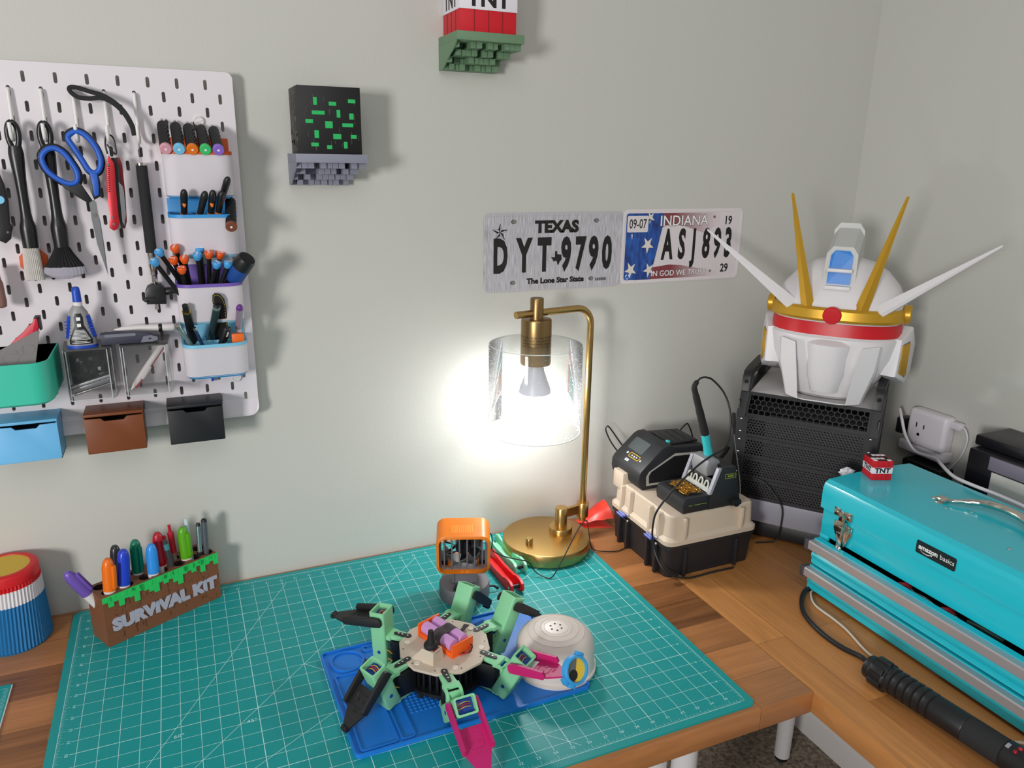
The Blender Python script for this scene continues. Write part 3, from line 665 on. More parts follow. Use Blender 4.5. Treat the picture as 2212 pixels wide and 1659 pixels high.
edge_c = mat('clear_edge', (200, 200, 204), 0.15)
def clear_box(x0, x1, label):
    z0, z1, yf = 0.399, 0.4755, 0.537
    t = thing('clear_parts_box', label, 'box', ((x0 + x1) / 2, YP, z0), 0, 'clear boxes on the pegboard')
    b = MB(); o = [(x0, YP - 0.001), (x0 + 0.004, yf + 0.008), (x0 + 0.008, yf), (x1 - 0.008, yf), (x1 - 0.003, yf + 0.008), (x1, YP - 0.001)]
    b.loft([[(x, y, z0) for x, y in o], [(x, y, z1) for x, y in o]], clr, False); b.poly([(x, y, z0) for x, y in o], clr); b.build('box_body', t, 0)
    b = MB()
    for p in o[1:5]: b.tube([(p[0], p[1], z0), (p[0], p[1], z1)], 0.0007, edge_c, 6)
    b.tube([(x, y, z0) for x, y in o], 0.0009, edge_c, 6); b.build('box_edges', t)
    b = MB(); b.prism(o, z1, z1 + 0.0022, smoke); b.build('lid', t, 0)
    return t
clear_box(0.0375, 0.108, 'clear box of bagged black parts, under the glue bottle')
clear_box(0.1135, 0.1875, 'clear box holding a red and white pen, under the utility knife')
bag_k = mat('black_film', (30, 30, 33), 0.22)
b = MB()
gx, gz = 14, 12; vs = []
tb = bmesh.new()
for side in (0, 1):
    for j in range(gz + 1):
        for i in range(gx + 1):
            u, v = i / gx, j / gz; e = min(u, 1 - u, v, 1 - v)
            yy = 0.574 + (0.020 if side else -0.022) * min(1, e * 5) + (rnd.uniform(-0.005, 0.005) if e > 0 else 0)
            vs.append(tb.verts.new((0.0445 + 0.055 * u, yy, 0.4095 + 0.062 * v)))
    o_ = side * (gx + 1) * (gz + 1)
    for j in range(gz):
        for i in range(gx):
            q = [o_ + j * (gx + 1) + i, o_ + j * (gx + 1) + i + 1, o_ + (j + 1) * (gx + 1) + i + 1, o_ + (j + 1) * (gx + 1) + i]
            tb.faces.new([vs[k] for k in (q if not side else q[::-1])])
bmesh.ops.remove_doubles(tb, verts=tb.verts, dist=1e-6)
b.add(tb, bag_k); tag(b.build('black_plastic_bag', None, 25), 'crumpled black plastic bag inside the left clear box', 'bag')
b = MB(); M = T((0.0735, 0.5455, 0.4195)) @ RY(-15); b.box((-0.0285, -0.004, -0.0035), (0.0285, 0.0045, 0.0035), steel, 0.0005, M=M); b.box((-0.0285, -0.005, 0.0045), (0.0285, 0.0045, 0.0085), mat('aluminium_bright', (205, 205, 208), 0.35, 0.8), 0.0005, M=M); b.box((-0.0275, -0.003, -0.0075), (0.0285, 0.0045, -0.0045), steel, 0.0005, M=M)
tag(b.build('aluminium_bracket'), 'silver slotted bracket lying in front inside the left clear box', 'bracket')
b = MB(); p0, p1 = Vector((0.1255, 0.550, 0.4055)), Vector((0.1765, 0.580, 0.4685)); d = (p1 - p0).normalized(); M = T(p0) @ _frame(d); L_ = (p1 - p0).length
t = thing('ballpoint_pen', 'red and white pen leaning diagonally inside the right clear box', 'pen', p0)
b = MB(); b.lathe([(0.0008, 0), (0.003, 0.008), (0.0045, 0.02), (0.0046, L_)], mat('pen_white', (228, 222, 220), 0.4), M, 16); b.build('barrel', t)
b = MB(); b.box((-0.0018, -0.0062, 0.006), (0.0036, -0.002, L_ - 0.002), mat('pen_red', (208, 22, 24), 0.35), 0.001, M=M); b.build('red_stripe', t)
b = MB(); b.box((-0.0058, -0.0045, 0.022), (-0.0032, 0.0, 0.045), mat('pen_white'), 0.001, M=M); b.build('clip', t)

# ---- glue bottle, knife, white pen on the lids
glue_g = mat('glue_grey', (150, 148, 150), 0.4); glue_b = mat('glue_blue', (22, 74, 190), 0.4)
t = thing('glue_bottle', 'grey glue bottle with blue cap standing on the left clear box', 'bottle', (0.0675, 0.558, 0.4778))
prof = [(0.4778, 0.0205, 0.0135), (0.4815, 0.0205, 0.0135), (0.490, 0.0200, 0.013), (0.500, 0.0180, 0.012), (0.510, 0.0160, 0.011), (0.522, 0.0145, 0.010), (0.530, 0.0128, 0.009), (0.5365, 0.009, 0.0078), (0.5405, 0.0062, 0.0062)]
b = MB(); b.loft([[(0.0675 + w * math.cos(2 * PI * k / 28), 0.558 + d_ * math.sin(2 * PI * k / 28), z) for k in range(28)] for z, w, d_ in prof[1:]], glue_g); b.build('bottle_body', t)
b = MB(); b.loft([[(0.0675 + (w + 0.0004) * math.cos(2 * PI * k / 28), 0.558 + (d_ + 0.0004) * math.sin(2 * PI * k / 28), z) for k in range(28)] for z, w, d_ in prof[:2]], glue_b); b.build('base_band', t)
b = MB(); b.lathe([(0.0062, 0.5395), (0.0062, 0.5455), (0.0054, 0.546), (0, 0.546)], mat('pen_white'), T((0.0685, 0.558, 0)), 20); b.build('neck', t)
b = MB(); b.lathe([(0.0062, 0.546), (0.0058, 0.560), (0.0050, 0.5665), (0.0035, 0.568), (0, 0.568)], glue_b, T((0.0685, 0.558, 0)), 20); b.build('cap', t)
def label_on(b, zs, inset_, m, off, shrink):
    rows = []
    for z in zs:
        for (za, wa, da), (zb, wb, db) in zip(prof, prof[1:]):
            if za <= z <= zb: f = (z - za) / (zb - za); w = wa + (wb - wa) * f; d_ = da + (db - da) * f
        hw = inset_(z); row = []
        for k in range(9):
            x = -hw + 2 * hw * k / 8; row.append((0.0675 + x, 0.558 - d_ * math.sqrt(max(0.0, 1 - (x / w) ** 2)) - off, z))
        rows.append(row)
    b.loft(rows, m, False, closed=False)
lab = lambda z: 0.0155 if z < 0.490 else 0.0155 - (z - 0.490) * 0.42 if z < 0.512 else 0.0062 if z < 0.528 else 0.0045
b = MB(); label_on(b, [0.4835, 0.487, 0.490, 0.496, 0.502, 0.508, 0.512, 0.518, 0.524, 0.528, 0.5295], lab, black_pl, 0.0003, 0); lb = b.build('black_label', t)
b = MB()
for z, w in [(0.4855, 0.012), (0.4875, 0.008), (0.4905, 0.0125), (0.4925, 0.012), (0.4945, 0.0115), (0.4965, 0.010), (0.4985, 0.009), (0.5005, 0.0085), (0.5025, 0.0075), (0.5045, 0.006)]:
    label_on(b, [z, z + 0.0008], lambda q, w=w: w, tag_w, 0.0005, 0)
for z in (0.5095, 0.519): label_on(b, [z, z + 0.005], lambda q: 0.0026, tag_w, 0.0005, 0)
b.build('label_print', lb)
for s in (-1, 1):
    b = MB()
    b.loft([[(0.0675 + s * (w - 0.0035), 0.5515 - 0.001, z), (0.0675 + s * (w + 0.001), 0.555, z), (0.0675 + s * (w + 0.0012), 0.560, z), (0.0675 + s * (w - 0.001), 0.565, z)] for z, w in ((0.492, 0.0195), (0.500, 0.0180), (0.510, 0.0162), (0.522, 0.0142), (0.5255, 0.0135))], glue_b, True)
    for z in (0.497, 0.502, 0.507, 0.512, 0.517): b.box((0.0675 + s * 0.0150 - 0.004, 0.549, z), (0.0675 + s * 0.0150 + 0.003, 0.556, z + 0.0008), glue_b)
    b.build('grip_pad', t)
navy = mat('knife_navy', (52, 54, 72), 0.5); grey_m = mat('knife_grey', (120, 122, 134), 0.45)
t = thing('utility_knife', 'dark navy utility knife lying across the lid of the right clear box', 'knife', (0.135, 0.556, 0.4785))
M = T((0.0925, 0.556, 0.4785))
b = MB(); b.prism([(0.0, 0.0), (0.071, 0.0), (0.0795, 0.003), (0.0795, 0.0085), (0.067, 0.0145), (0.045, 0.0175), (0.020, 0.0175), (0.0, 0.0165)], 0, 0.017, navy, Matrix(((1, 0, 0, 0.0925), (0, 0, -1, 0.566), (0, 1, 0, 0.4785), (0, 0, 0, 1))), 0.002); b.build('body', t)
b = MB(); b.prism(rrect(0.006, 0.012, 0.049, 0.0165, 0.0021), 0, 0.0008, grey_m, Matrix(((1, 0, 0, 0.0925), (0, 0, -1, 0.549), (0, 1, 0, 0.4785), (0, 0, 0, 1)))); b.build('grip_inlay', t)
b = MB(); b.prism([(0.0545, 0.001), (0.071, 0.0012), (0.0788, 0.0035), (0.0788, 0.0082), (0.070, 0.0115), (0.059, 0.0105)], 0, 0.001, grey_m, Matrix(((1, 0, 0, 0.0925), (0, 0, -1, 0.549), (0, 1, 0, 0.4785), (0, 0, 0, 1)))); nose = b.build('nose', t)
b = MB(); b.prism([(0.0655, 0.0055), (0.069, 0.0055), (0.070, 0.0068), (0.067, 0.0078)], 0, 0.0003, black_pl, Matrix(((1, 0, 0, 0.0925), (0, 0, -1, 0.5479), (0, 1, 0, 0.4785), (0, 0, 0, 1)))); b.build('slot', nose)
t = thing('rotary_tool_pen', 'white pen-shaped tool lying behind the navy utility knife', 'pen', (0.155, 0.582, 0.486))
M = T((0.110, 0.585, 0.4945)) @ RY(91)
b = MB(); b.lathe([(0.001, 0), (0.0045, 0.012), (0.006, 0.03), (0.006, 0.063)], mat('pen_white'), M, 20); b.build('barrel', t)
b = MB(); b.lathe([(0.006, 0.063), (0.0066, 0.064), (0.0066, 0.0675), (0.006, 0.0685)], black_pl, M, 20); b.build('collar', t)
b = MB(); b.lathe([(0.006, 0.0685), (0.006, 0.0845), (0.005, 0.086), (0, 0.086)], mat('pen_white'), M, 20); b.build('end_cap', t)

# ---- lidded boxes under the board
def flip_box(x0, x1, col, label, shine):
    m = mat('box_' + shine, col, 0.48); dk = mat('box_inside', (20, 16, 14), 0.8)
    z0, z1, yf = 0.306, 0.3705, 0.5525; xc = (x0 + x1) / 2
    t = thing('lidded_box', label, 'box', (xc, YP, z0), 0, 'lidded printed boxes along the lower edge of the pegboard')
    M = Matrix(((1, 0, 0, 0), (0, 0, -1, yf + 0.002), (0, 1, 0, 0), (0, 0, 0, 1)))
    b = MB(); n = 0.0145
    b.prism([(x0 + 0.001, z0), (x1 - 0.001, z0), (x1, z0 + 0.004), (x1, z1 - 0.007), (xc + n + 0.004, z1 - 0.0075), (xc + n - 0.001, z1 - 0.0125), (xc - n + 0.001, z1 - 0.0125), (xc - n - 0.004, z1 - 0.0075), (x0, z1 - 0.007), (x0, z0 + 0.004)], 0, 0.002, m, M, 0.0006)
    b.box((x0, yf + 0.0018, z0), (x0 + 0.002, YP - 0.0005, z1 - 0.006), m); b.box((x1 - 0.002, yf + 0.0018, z0), (x1, YP - 0.0005, z1 - 0.006), m)
    b.box((x0, yf + 0.0018, z0), (x1, YP - 0.0005, z0 + 0.002), m); b.box((x0, YP - 0.0025, z0), (x1, YP - 0.0005, z1 - 0.003), m)
    b.build('box_body', t)
    b = MB(); b.box((x0 + 0.002, yf + 0.004, z0 + 0.002), (x1 - 0.002, YP - 0.003, z1 - 0.018), dk)
    b.build('box_contents', t)  # near-black block filling the box up to just below the notch
    b = MB(); b.box((x0 - 0.0005, yf - 0.0005, z1 - 0.0045), (x1 + 0.0005, YP - 0.0005, z1), m, 0.0008); b.build('lid', t)
    return t
flip_box(-0.0645, 0.0185, (112, 188, 238), 'light blue lidded box under the pegboard edge, leftmost of three', 'blue')
flip_box(0.0540, 0.1370, (122, 62, 26), 'brown lidded box under the pegboard edge, between the blue and black boxes', 'brown')
flip_box(0.1722, 0.2555, (28, 29, 32), 'black lidded box under the right end of the pegboard', 'black')
for (x, z, c) in ((-0.0435, 0.4025, glue_b), (0.2455, 0.398, glue_b), (0.0, 0.4015, black_pl), (0.0385, 0.397, mat('peg_slate', (70, 78, 104), 0.5))):
    b = MB(); b.box((x - 0.0022, 0.5965, z - 0.004), (x + 0.0022, YP + 0.002, z + 0.004), c, 0.0015); tag(b.build('peg_clip'), 'small coloured peg clip in a pegboard slot just under a bin', 'clip', 'small peg clips under the bins')
ringm = mat('ring_white', (226, 222, 222), 0.4)
for (x, z, q) in ((0.2625, 0.8075, 'above the orange-rimmed bin'), (0.2835, 0.3955, 'under the lowest white bin')):
    b = MB(); b.lathe([(0.0075, 0), (0.0075, 0.004), (0.0062, 0.005), (0.0055, 0.004), (0, 0.004)], ringm, T((x, YP, z)) @ RX(90), 28, False); b.box((-0.0055, -0.0006, 0.004), (0.0055, 0.0006, 0.0052), ringm, M=T((x, YP, z)) @ RX(90) @ RZ(20))
    tag(b.build('twist_fastener'), 'round white twist fastener in the pegboard ' + q, 'fastener', 'twist fasteners of the bins')

# ---- sticks in the bins
def stick(name, label, cat, p0, p1, segs, group=None, n=16):
    """segs: (part name, from, to, r0, r1, material) in fractions of the length"""
    p0 = Vector(p0); p1 = Vector(p1); L = (p1 - p0).length; M = T(p0) @ _frame(p1 - p0)
    t = thing(name, label, cat, p0, 0, group)
    for pn, a, c, r0, r1, m in segs:
        b = MB()
        if pn.endswith('_round'):
            b.lathe([(r0, a * L)] + [(r0 + (r1 - r0) * (1 - math.cos(k / 5 * PI / 2)) if False else r0 * math.cos(k / 5 * PI / 2) + r1 * (1 - math.cos(k / 5 * PI / 2)), a * L + (c - a) * L * math.sin(k / 5 * PI / 2)) for k in range(1, 6)], m, M, n); pn = pn[:-6]
        else: b.lathe([(r0, a * L), (r1, c * L)], m, M, n)
        b.build(pn, t)
    return t
org = mat('orange_collar', (226, 122, 38), 0.45)
def mini(p0, p1, label, oval=True):
    t = stick('precision_screwdriver', label, 'screwdriver', p0, p1, [('shaft', -0.35, 0.02, 0.0011, 0.0011, steel), ('collar', 0.0, 0.13, 0.0048, 0.0052, org), ('handle', 0.13, 0.78, 0.0046, 0.0054, black_pl), ('handle_end_round', 0.78, 1.0, 0.0054, 0.001, black_pl)], 'small screwdrivers in the blue-rimmed bin')
    if oval:
        c = Vector(p0).lerp(Vector(p1), 0.5); b = MB(); b.ball(c + Vector((0, -0.0042, 0)), 1.0, org, 14, (0.0028, 0.0014, 0.0062)); b.build('orange_inlay', t)
mini((0.2272, 0.553, 0.668), (0.2302, 0.530, 0.7085), 'small black and orange screwdriver, leftmost in the blue-rimmed bin')
mini((0.2480, 0.549, 0.667), (0.2597, 0.530, 0.7060), 'small black and orange screwdriver leaning right, second in the blue-rimmed bin', False)
mini((0.2640, 0.549, 0.6685), (0.2704, 0.530, 0.7075), 'small black and orange screwdriver, third in the blue-rimmed bin')
mini((0.2750, 0.549, 0.670), (0.2832, 0.530, 0.7065), 'small black and orange screwdriver beside the brown-capped driver', False)
mini((0.2815, 0.556, 0.690), (0.2935, 0.531, 0.7265), 'small black and orange screwdriver standing tallest at the back of its bin', False)
for x, z in ((0.2297, 0.713), (0.2553, 0.7135)):
    pass
# hex drivers with moulded ends
hx_b = mat('tip_blue', (72, 160, 222), 0.42); hx_o = mat('tip_orange', (232, 92, 30), 0.42)
def hexd(foot, tip, m, label, flat=False):
    p0 = Vector(foot); p1 = Vector(tip); d = (p1 - p0).normalized(); L = (p1 - p0).length; M = T(p0) @ _frame(d)
    t = thing('hex_driver', label, 'screwdriver', p0, 0, 'hex drivers in the purple-rimmed bin')
    b = MB(); b.lathe([(0.0033, 0), (0.0036, L - 0.012), (0.0046, L - 0.009)], black_pl, M, 8); b.build('handle', t)
    b = MB(); b.lathe([(0.0045, L - 0.011), (0.0068, L - 0.0055), (0.0069, L - 0.002), (0.0060, L - 0.0005), (0, L)], m, M, 12, False); c = b.build('moulded_end', t)
    b = MB(); b.text('CKO', tag_w, M @ T((0, 0, L - 0.00005)) @ RZ(90 if flat else 170), 0.0045, 0.0002); b.build('size_print', c)
hexd((0.224, 0.566, 0.545), (0.1855, 0.534, 0.6215), hx_b, 'blue-ended hex driver, upper one of the leftmost pair')
hexd((0.219, 0.556, 0.533), (0.1775, 0.524, 0.6085), hx_b, 'blue-ended hex driver, lower one of the leftmost pair')
hexd((0.229, 0.588, 0.545), (0.2085, 0.539, 0.6255), hx_o, 'orange-ended hex driver at the top left of its bin', True)
hexd((0.224, 0.575, 0.535), (0.2045, 0.538, 0.6085), hx_o, 'orange-ended hex driver just left of another, second row')
hexd((0.228, 0.570, 0.530), (0.2205, 0.534, 0.6105), hx_o, 'orange-ended hex driver standing in the middle of four', True)
hexd((0.222, 0.556, 0.525), (0.2155, 0.530, 0.5955), hx_o, 'orange-ended hex driver, lowest of the four orange ones')
hexd((0.243, 0.565, 0.530), (0.2395, 0.533, 0.6150), hx_b, 'blue-ended hex driver in the centre, nearer of two', True)
hexd((0.246, 0.582, 0.538), (0.2440, 0.550, 0.6215), hx_b, 'blue-ended hex driver in the centre, behind another blue one')
hexd((0.252, 0.575, 0.530), (0.2565, 0.538, 0.6160), hx_o, 'orange-ended hex driver right of the central blue pair', True)
hexd((0.258, 0.586, 0.530), (0.2735, 0.548, 0.6135), hx_o, 'orange-ended hex driver nearest to the big blue-banded handle')
hexd((0.246, 0.562, 0.528), (0.2675, 0.531, 0.6010), hx_b, 'blue-ended hex driver, left of the right-hand blue pair', True)
hexd((0.256, 0.558, 0.525), (0.2840, 0.531, 0.6010), hx_b, 'blue-ended hex driver leaning right, beside the big blue-banded handle')
p0 = Vector((0.277, 0.562, 0.552)); p1 = Vector((0.311, 0.524, 0.6065)); d = p1 - p0; L = d.length; M = T(p0) @ _frame(d)
t = thing('ratchet_handle', 'thick black ratchet handle with a blue band leaning out of the purple-rimmed bin', 'screwdriver', p0)
b = MB(); b.lathe([(0.006, 0), (0.0075, 0.010), (0.0085, 0.024)], black_pl, M, 24); b.build('shank', t)
b = MB(); b.lathe([(0.0120, 0.026), (0.0142, 0.032), (0.0146, 0.054)], mat('ratchet_blue', (28, 74, 150), 0.5, bump=0.3, bscale=500), M, 28); b.build('blue_band', t)
b = MB(); b.lathe([(0.0146, 0.054), (0.0146, L - 0.006), (0.0128, L - 0.001), (0, L)], black_pl, M, 28, False); cp = b.build('end_cap', t)
b = MB()
for k in range(6): b.ball((0.0085 * math.cos(k * PI / 3), 0.0085 * math.sin(k * PI / 3), L - 0.0006), 0.0026, black_mt, 10, (1, 1, 0.35), M)
b.build('bit_sockets', cp)
# pens in the pale blue bin
slate = mat('slate_metal', (60, 82, 84), 0.35, 0.5); silver_g = mat('silver_green', (150, 172, 170), 0.3, 0.6); navy_p = mat('navy_pen', (44, 66, 104), 0.35, 0.2); gold_r = mat('gold_ring', (200, 164, 74), 0.3, 1.0)
G = 'pens in the pale-blue-rimmed bin'
stick('metal_pen', 'silver green metal pen leaning far left in the lowest white bin', 'pen', (0.2225, 0.549, 0.4600), (0.2016, 0.528, 0.5064), [('barrel', 0, 0.88, 0.0036, 0.0036, silver_g), ('end', 0.88, 1.0, 0.0042, 0.0042, chrome)], G)
stick('fountain_pen', 'black pen with a gold ring leaning left in the lowest white bin', 'pen', (0.2218, 0.572, 0.470), (0.2148, 0.529, 0.5368), [('barrel', 0, 0.82, 0.0072, 0.0062, black_pl), ('gold_band', 0.82, 0.85, 0.0064, 0.0063, gold_r), ('tail', 0.85, 1.0, 0.0048, 0.0044, black_pl)], G)
stick('slim_screwdriver', 'slim navy stick with silver end at the front of the lowest white bin', 'pen', (0.2370, 0.549, 0.4600), (0.2249, 0.528, 0.5013), [('barrel', 0, 0.9, 0.0028, 0.0024, navy_p), ('end', 0.9, 1.0, 0.0026, 0.0024, chrome)], G)
stick('slate_pen', 'slate grey metal pen standing in front of the stitched leather sheath', 'pen', (0.2470, 0.574, 0.470), (0.2602, 0.528, 0.5325), [('barrel', 0, 0.94, 0.0050, 0.0056, slate), ('rim', 0.94, 1.0, 0.0058, 0.0058, silver_g), ('plug_round', 1.0, 1.04, 0.0048, 0.002, black_pl)], G)
stick('lilac_pen', 'silver and lilac pen with a violet end, rightmost in the lowest white bin', 'pen', (0.2900, 0.574, 0.470), (0.2937, 0.528, 0.5305), [('barrel', 0, 0.35, 0.0050, 0.0050, mat('pen_white')), ('cap', 0.35, 0.93, 0.0054, 0.0056, mat('lilac', (176, 158, 176), 0.3, 0.4)), ('end_round', 0.93, 1.03, 0.0054, 0.002, mat('violet_end', (108, 54, 138), 0.35))], G)
t = thing('leather_sheath', 'black leather tool sheath with yellow stitching in the lowest white bin', 'sheath', (0.263, 0.586, 0.462))
SHM = Matrix(((1, 0, 0, 0), (0, -0.62, -1, 0.586 + 0.462 * 0.62), (0, 1, 0, 0), (0, 0, 0, 1)))
out = [(0.2535, 0.462), (0.2755, 0.462), (0.2752, 0.5038), (0.2742, 0.529), (0.2722, 0.5425), (0.2665, 0.5512), (0.2592, 0.5535), (0.2555, 0.550), (0.2548, 0.540), (0.2575, 0.510)]
b = MB(); b.prism(out, 0, 0.006, mat('leather_black', (30, 28, 27), 0.65, bump=0.3, bscale=400), SHM, 0.0015); sh = b.build('sheath_body', t)
b = MB(); yl = mat('thread_yellow', (206, 176, 50), 0.6); path = spline([Vector((0.2735, 0.490, 0.0062)), Vector((0.2728, 0.515, 0.0062)), Vector((0.2712, 0.5365, 0.0062)), Vector((0.2660, 0.5478, 0.0062)), Vector((0.2600, 0.5508, 0.0062)), Vector((0.2570, 0.5470, 0.0062)), Vector((0.2568, 0.536, 0.0062))], 9)
for k in range(0, len(path) - 1, 2): b.tube([SHM @ path[k], SHM @ path[k + 1]], 0.00045, yl, 5)
b.build('stitching', sh)
t = thing('black_clip_pen', 'short black pen with white print between the sheath and the orange block', 'pen', (0.264, 0.552, 0.465), 0, G)
b = MB(); M = T((0.2620, 0.549, 0.4635)) @ _frame((0.0125, -0.014, 0.036)); b.box((-0.0065, -0.004, 0), (0.0065, 0.004, 0.038), black_pl, 0.003, M=M); b.build('body', t)
b = MB(); b.box((-0.0016, -0.0043, 0.022), (0.0016, -0.0041, 0.031), tag_w, M=M @ RZ(0)); b.box((-0.0016, 0.0041, 0.022), (0.0016, 0.0043, 0.031), tag_w, M=M); b.build('white_print', t)
t = thing('orange_block', 'small square orange block clipped over the front of the lowest white bin', 'clip', (0.289, 0.545, 0.465))
b = MB(); b.box((0.2785, 0.539, 0.4655), (0.2975, 0.549, 0.4845), mat('bright_orange', (238, 110, 30), 0.45), 0.0015); b.build('block', t)

# ------------------------------------------------------------------ wall brackets and boxes
def rocky_bracket(name, x0, x1, z0, z1, yf, col, label, seed):
    """printed bracket: flat top slab, front broken into stepped cubes that retreat towards the bottom"""
    rr = random.Random(seed); m = mat(name + '_plastic', col, 0.55, bump=0.1, bscale=500)
    t = thing('wall_bracket', label, 'bracket', ((x0 + x1) / 2, YW, z0))
    hs = 0.0135
    b = MB(); b.box((x0, yf, z1 - hs), (x1, YW - 0.0005, z1), m, 0.0006); b.build('top_slab', t)
    H = z1 - hs - z0; n = 4; h = H / n; w = 0.0098
    b = MB()
    for j in range(n):
        zt = z1 - hs - j * h; d = (YW - yf) * (0.86, 0.62, 0.44, 0.26)[j]
        wx = (x1 - x0) * (1.0 - (0.0, 0.07, 0.115, 0.14)[j]); k = int(wx / w)
        for i in range(k):
            c = rr.random(); dd = d * (0.55 if c < 0.26 else 1.0) + rr.uniform(-0.004, 0.002)
            b.box((x0 + i * w + 0.0002, YW - max(dd, 0.012), zt - h + 0.0002), (x0 + (i + 1) * w - 0.0002 + (0.0 if i < k - 1 else wx - k * w), YW - 0.0005, zt), m, 0.0004, 1)
    # left cheek
    cheek = [(YW - 0.0006, z0), (YW - (YW - yf) * 0.22, z0), (YW - (YW - yf) * 0.40, z0 + h), (YW - (YW - yf) * 0.60, z0 + 2 * h), (YW - (YW - yf) * 0.84, z0 + 3 * h), (yf + 0.003, z1 - hs), (YW - 0.0006, z1 - hs)]
    b.prism([(p[0], p[1]) for p in cheek], 0, 0.002, m, Matrix(((0, 0, -1, x0 + 0.002), (1, 0, 0, 0), (0, 1, 0, 0), (0, 0, 0, 1))))
    b.build('stepped_front', t)
rocky_bracket('grey_bracket', 0.3955, 0.5085, 0.7125, 0.7622, 0.5385, (140, 142, 158), 'grey printed stepped bracket on the wall under the black box', 5)
rocky_bracket('green_bracket', 0.6600, 0.7790, 0.9045, 0.9570, 0.5350, (108, 140, 108), 'green printed stepped bracket at the top edge under the red and white box', 9)
blk_b = mat('printed_black', (19, 18, 19), 0.5); grn_b = mat('printed_emerald', (38, 186, 98), 0.5); gry_b = mat('printed_dark_grey', (84, 76, 72), 0.6)
t = thing('display_box', 'black box with green inlaid rectangles standing on the grey wall bracket', 'box', (0.4525, 0.59, 0.7622))
X0_, X1_, Z0_, Z1_, YF_ = 0.4035, 0.5015, 0.7624, 0.8630, 0.5475
b = MB(); b.box((X0_, YF_, Z0_), (X1_, YW - 0.001, Z1_), blk_b, 0.0008); b.build('box_body', t)
b = MB(); px = 0.0058
for (i, j, w, h) in [(3.5, 2.0, 1, 2), (7.6, 3.0, 2, 1), (12.8, 2.2, 2, 1), (3.0, 5.4, 3.4, 1), (9.6, 5.0, 1, 2), (13.0, 5.8, 1.2, 1.6), (1.2, 7.6, 2, 1), (6.4, 8.0, 2, 1.8), (11.0, 8.4, 3, 1), (3.4, 10.4, 1.2, 2), (13.2, 11.4, 1.6, 1), (8.4, 11.2, 2.2, 1.4), (2.4, 13.6, 2, 1), (11.2, 13.2, 1, 1.8), (6.6, 14.2, 1.4, 1)]:
    b.box((X0_ + 0.004 + i * px, YF_ - 0.0006, Z1_ - 0.005 - (j + h) * px), (X0_ + 0.004 + (i + w) * px, YF_ + 0.001, Z1_ - 0.005 - j * px), grn_b, 0.0002, 1)
b.build('green_inlays', t)
b = MB(); rr = random.Random(4)
for k in range(26):
    z = rr.uniform(Z0_ + 0.006, Z1_ - 0.012); y = rr.uniform(YF_ + 0.006, YW - 0.016); b.box((X0_ - 0.0006, y, z), (X0_ + 0.001, y + rr.choice((0.006, 0.010, 0.014)), z + rr.choice((0.005, 0.008, 0.012))), gry_b)
b.build('grey_side_tiles', t)
b = MB(); rr = random.Random(8)
for k in range(22):
    x = rr.uniform(X0_ + 0.004, X1_ - 0.006); z = rr.uniform(Z0_ + 0.004, Z1_ - 0.014); b.box((x, YF_ - 0.0004, z), (x + 0.0007, YF_ + 0.0005, z + rr.uniform(0.004, 0.010)), gry_b)
b.build('front_ridges', t)
red_b = mat('printed_red', (206, 18, 34), 0.5); wht_b = mat('printed_band_white', (234, 228, 236), 0.55)
def banded_box(label, x0, x1, y0, y1, z0, z1, fs, loc, rz=0, grooves=4):
    t = thing('red_banded_box', label, 'box', loc, rz)
    h = z1 - z0; zb0, zb1 = z0 + h * 0.345, z0 + h * 0.66
    b = MB(); b.box((x0, y0, z0), (x1, y1, zb0), red_b, 0.0004); b.box((x0, y0, zb1), (x1, y1, z1), red_b, 0.0004)
    b.build('red_body', t, local=True)
    b = MB(); w = (x1 - x0)
    for zz0, zz1 in ((z0, zb0), (zb1, z1)):
        for k in range(1, grooves):
            x = x0 + w * k / grooves; b.box((x - w * 0.008, y0 - w * 0.006, zz0 + 0.0003), (x + w * 0.008, y0 + 0.001, zz1 - 0.0003), mat('printed_red_dark', (150, 14, 26), 0.5))
            y = y0 + (y1 - y0) * k / grooves; b.box((x0 - w * 0.006, y - w * 0.008, zz0 + 0.0003), (x0 + 0.001, y + w * 0.008, zz1 - 0.0003), mat('printed_red_dark'))
    b.build('raised_ribs', t, local=True)
    e = w * 0.012
    b = MB(); b.box((x0 - e, y0 - e, zb0), (x1 + e, y1 + (e if y1 < YW - loc[1] - 0.004 else 0), zb1), wht_b, 0.0003); band = b.build('white_band', t, local=True)
    b = MB(); zc = (zb0 + zb1) / 2
    b.text('TNT', ink, T(((x0 + x1) / 2, y0 - e - 0.00005, zc)) @ RX(90), fs, 0.0002, 1.12, fs * 0.035)
    b.text('TNT', ink, T((x0 - e - 0.00005, (y0 + y1) / 2, zc)) @ RZ(-90) @ RX(90), fs, 0.0002, 1.05 * (y1 - y0) / (x1 - x0), fs * 0.035)
    for o in [b.build('lettering', band, local=True)]: pass
    return t
banded_box('red box with white lettered band on the green bracket, cut by the top edge', -0.0497, 0.0497, -0.0425, 0.042, 0.0, 0.1, 0.034, (0.7185, 0.589, 0.9572))

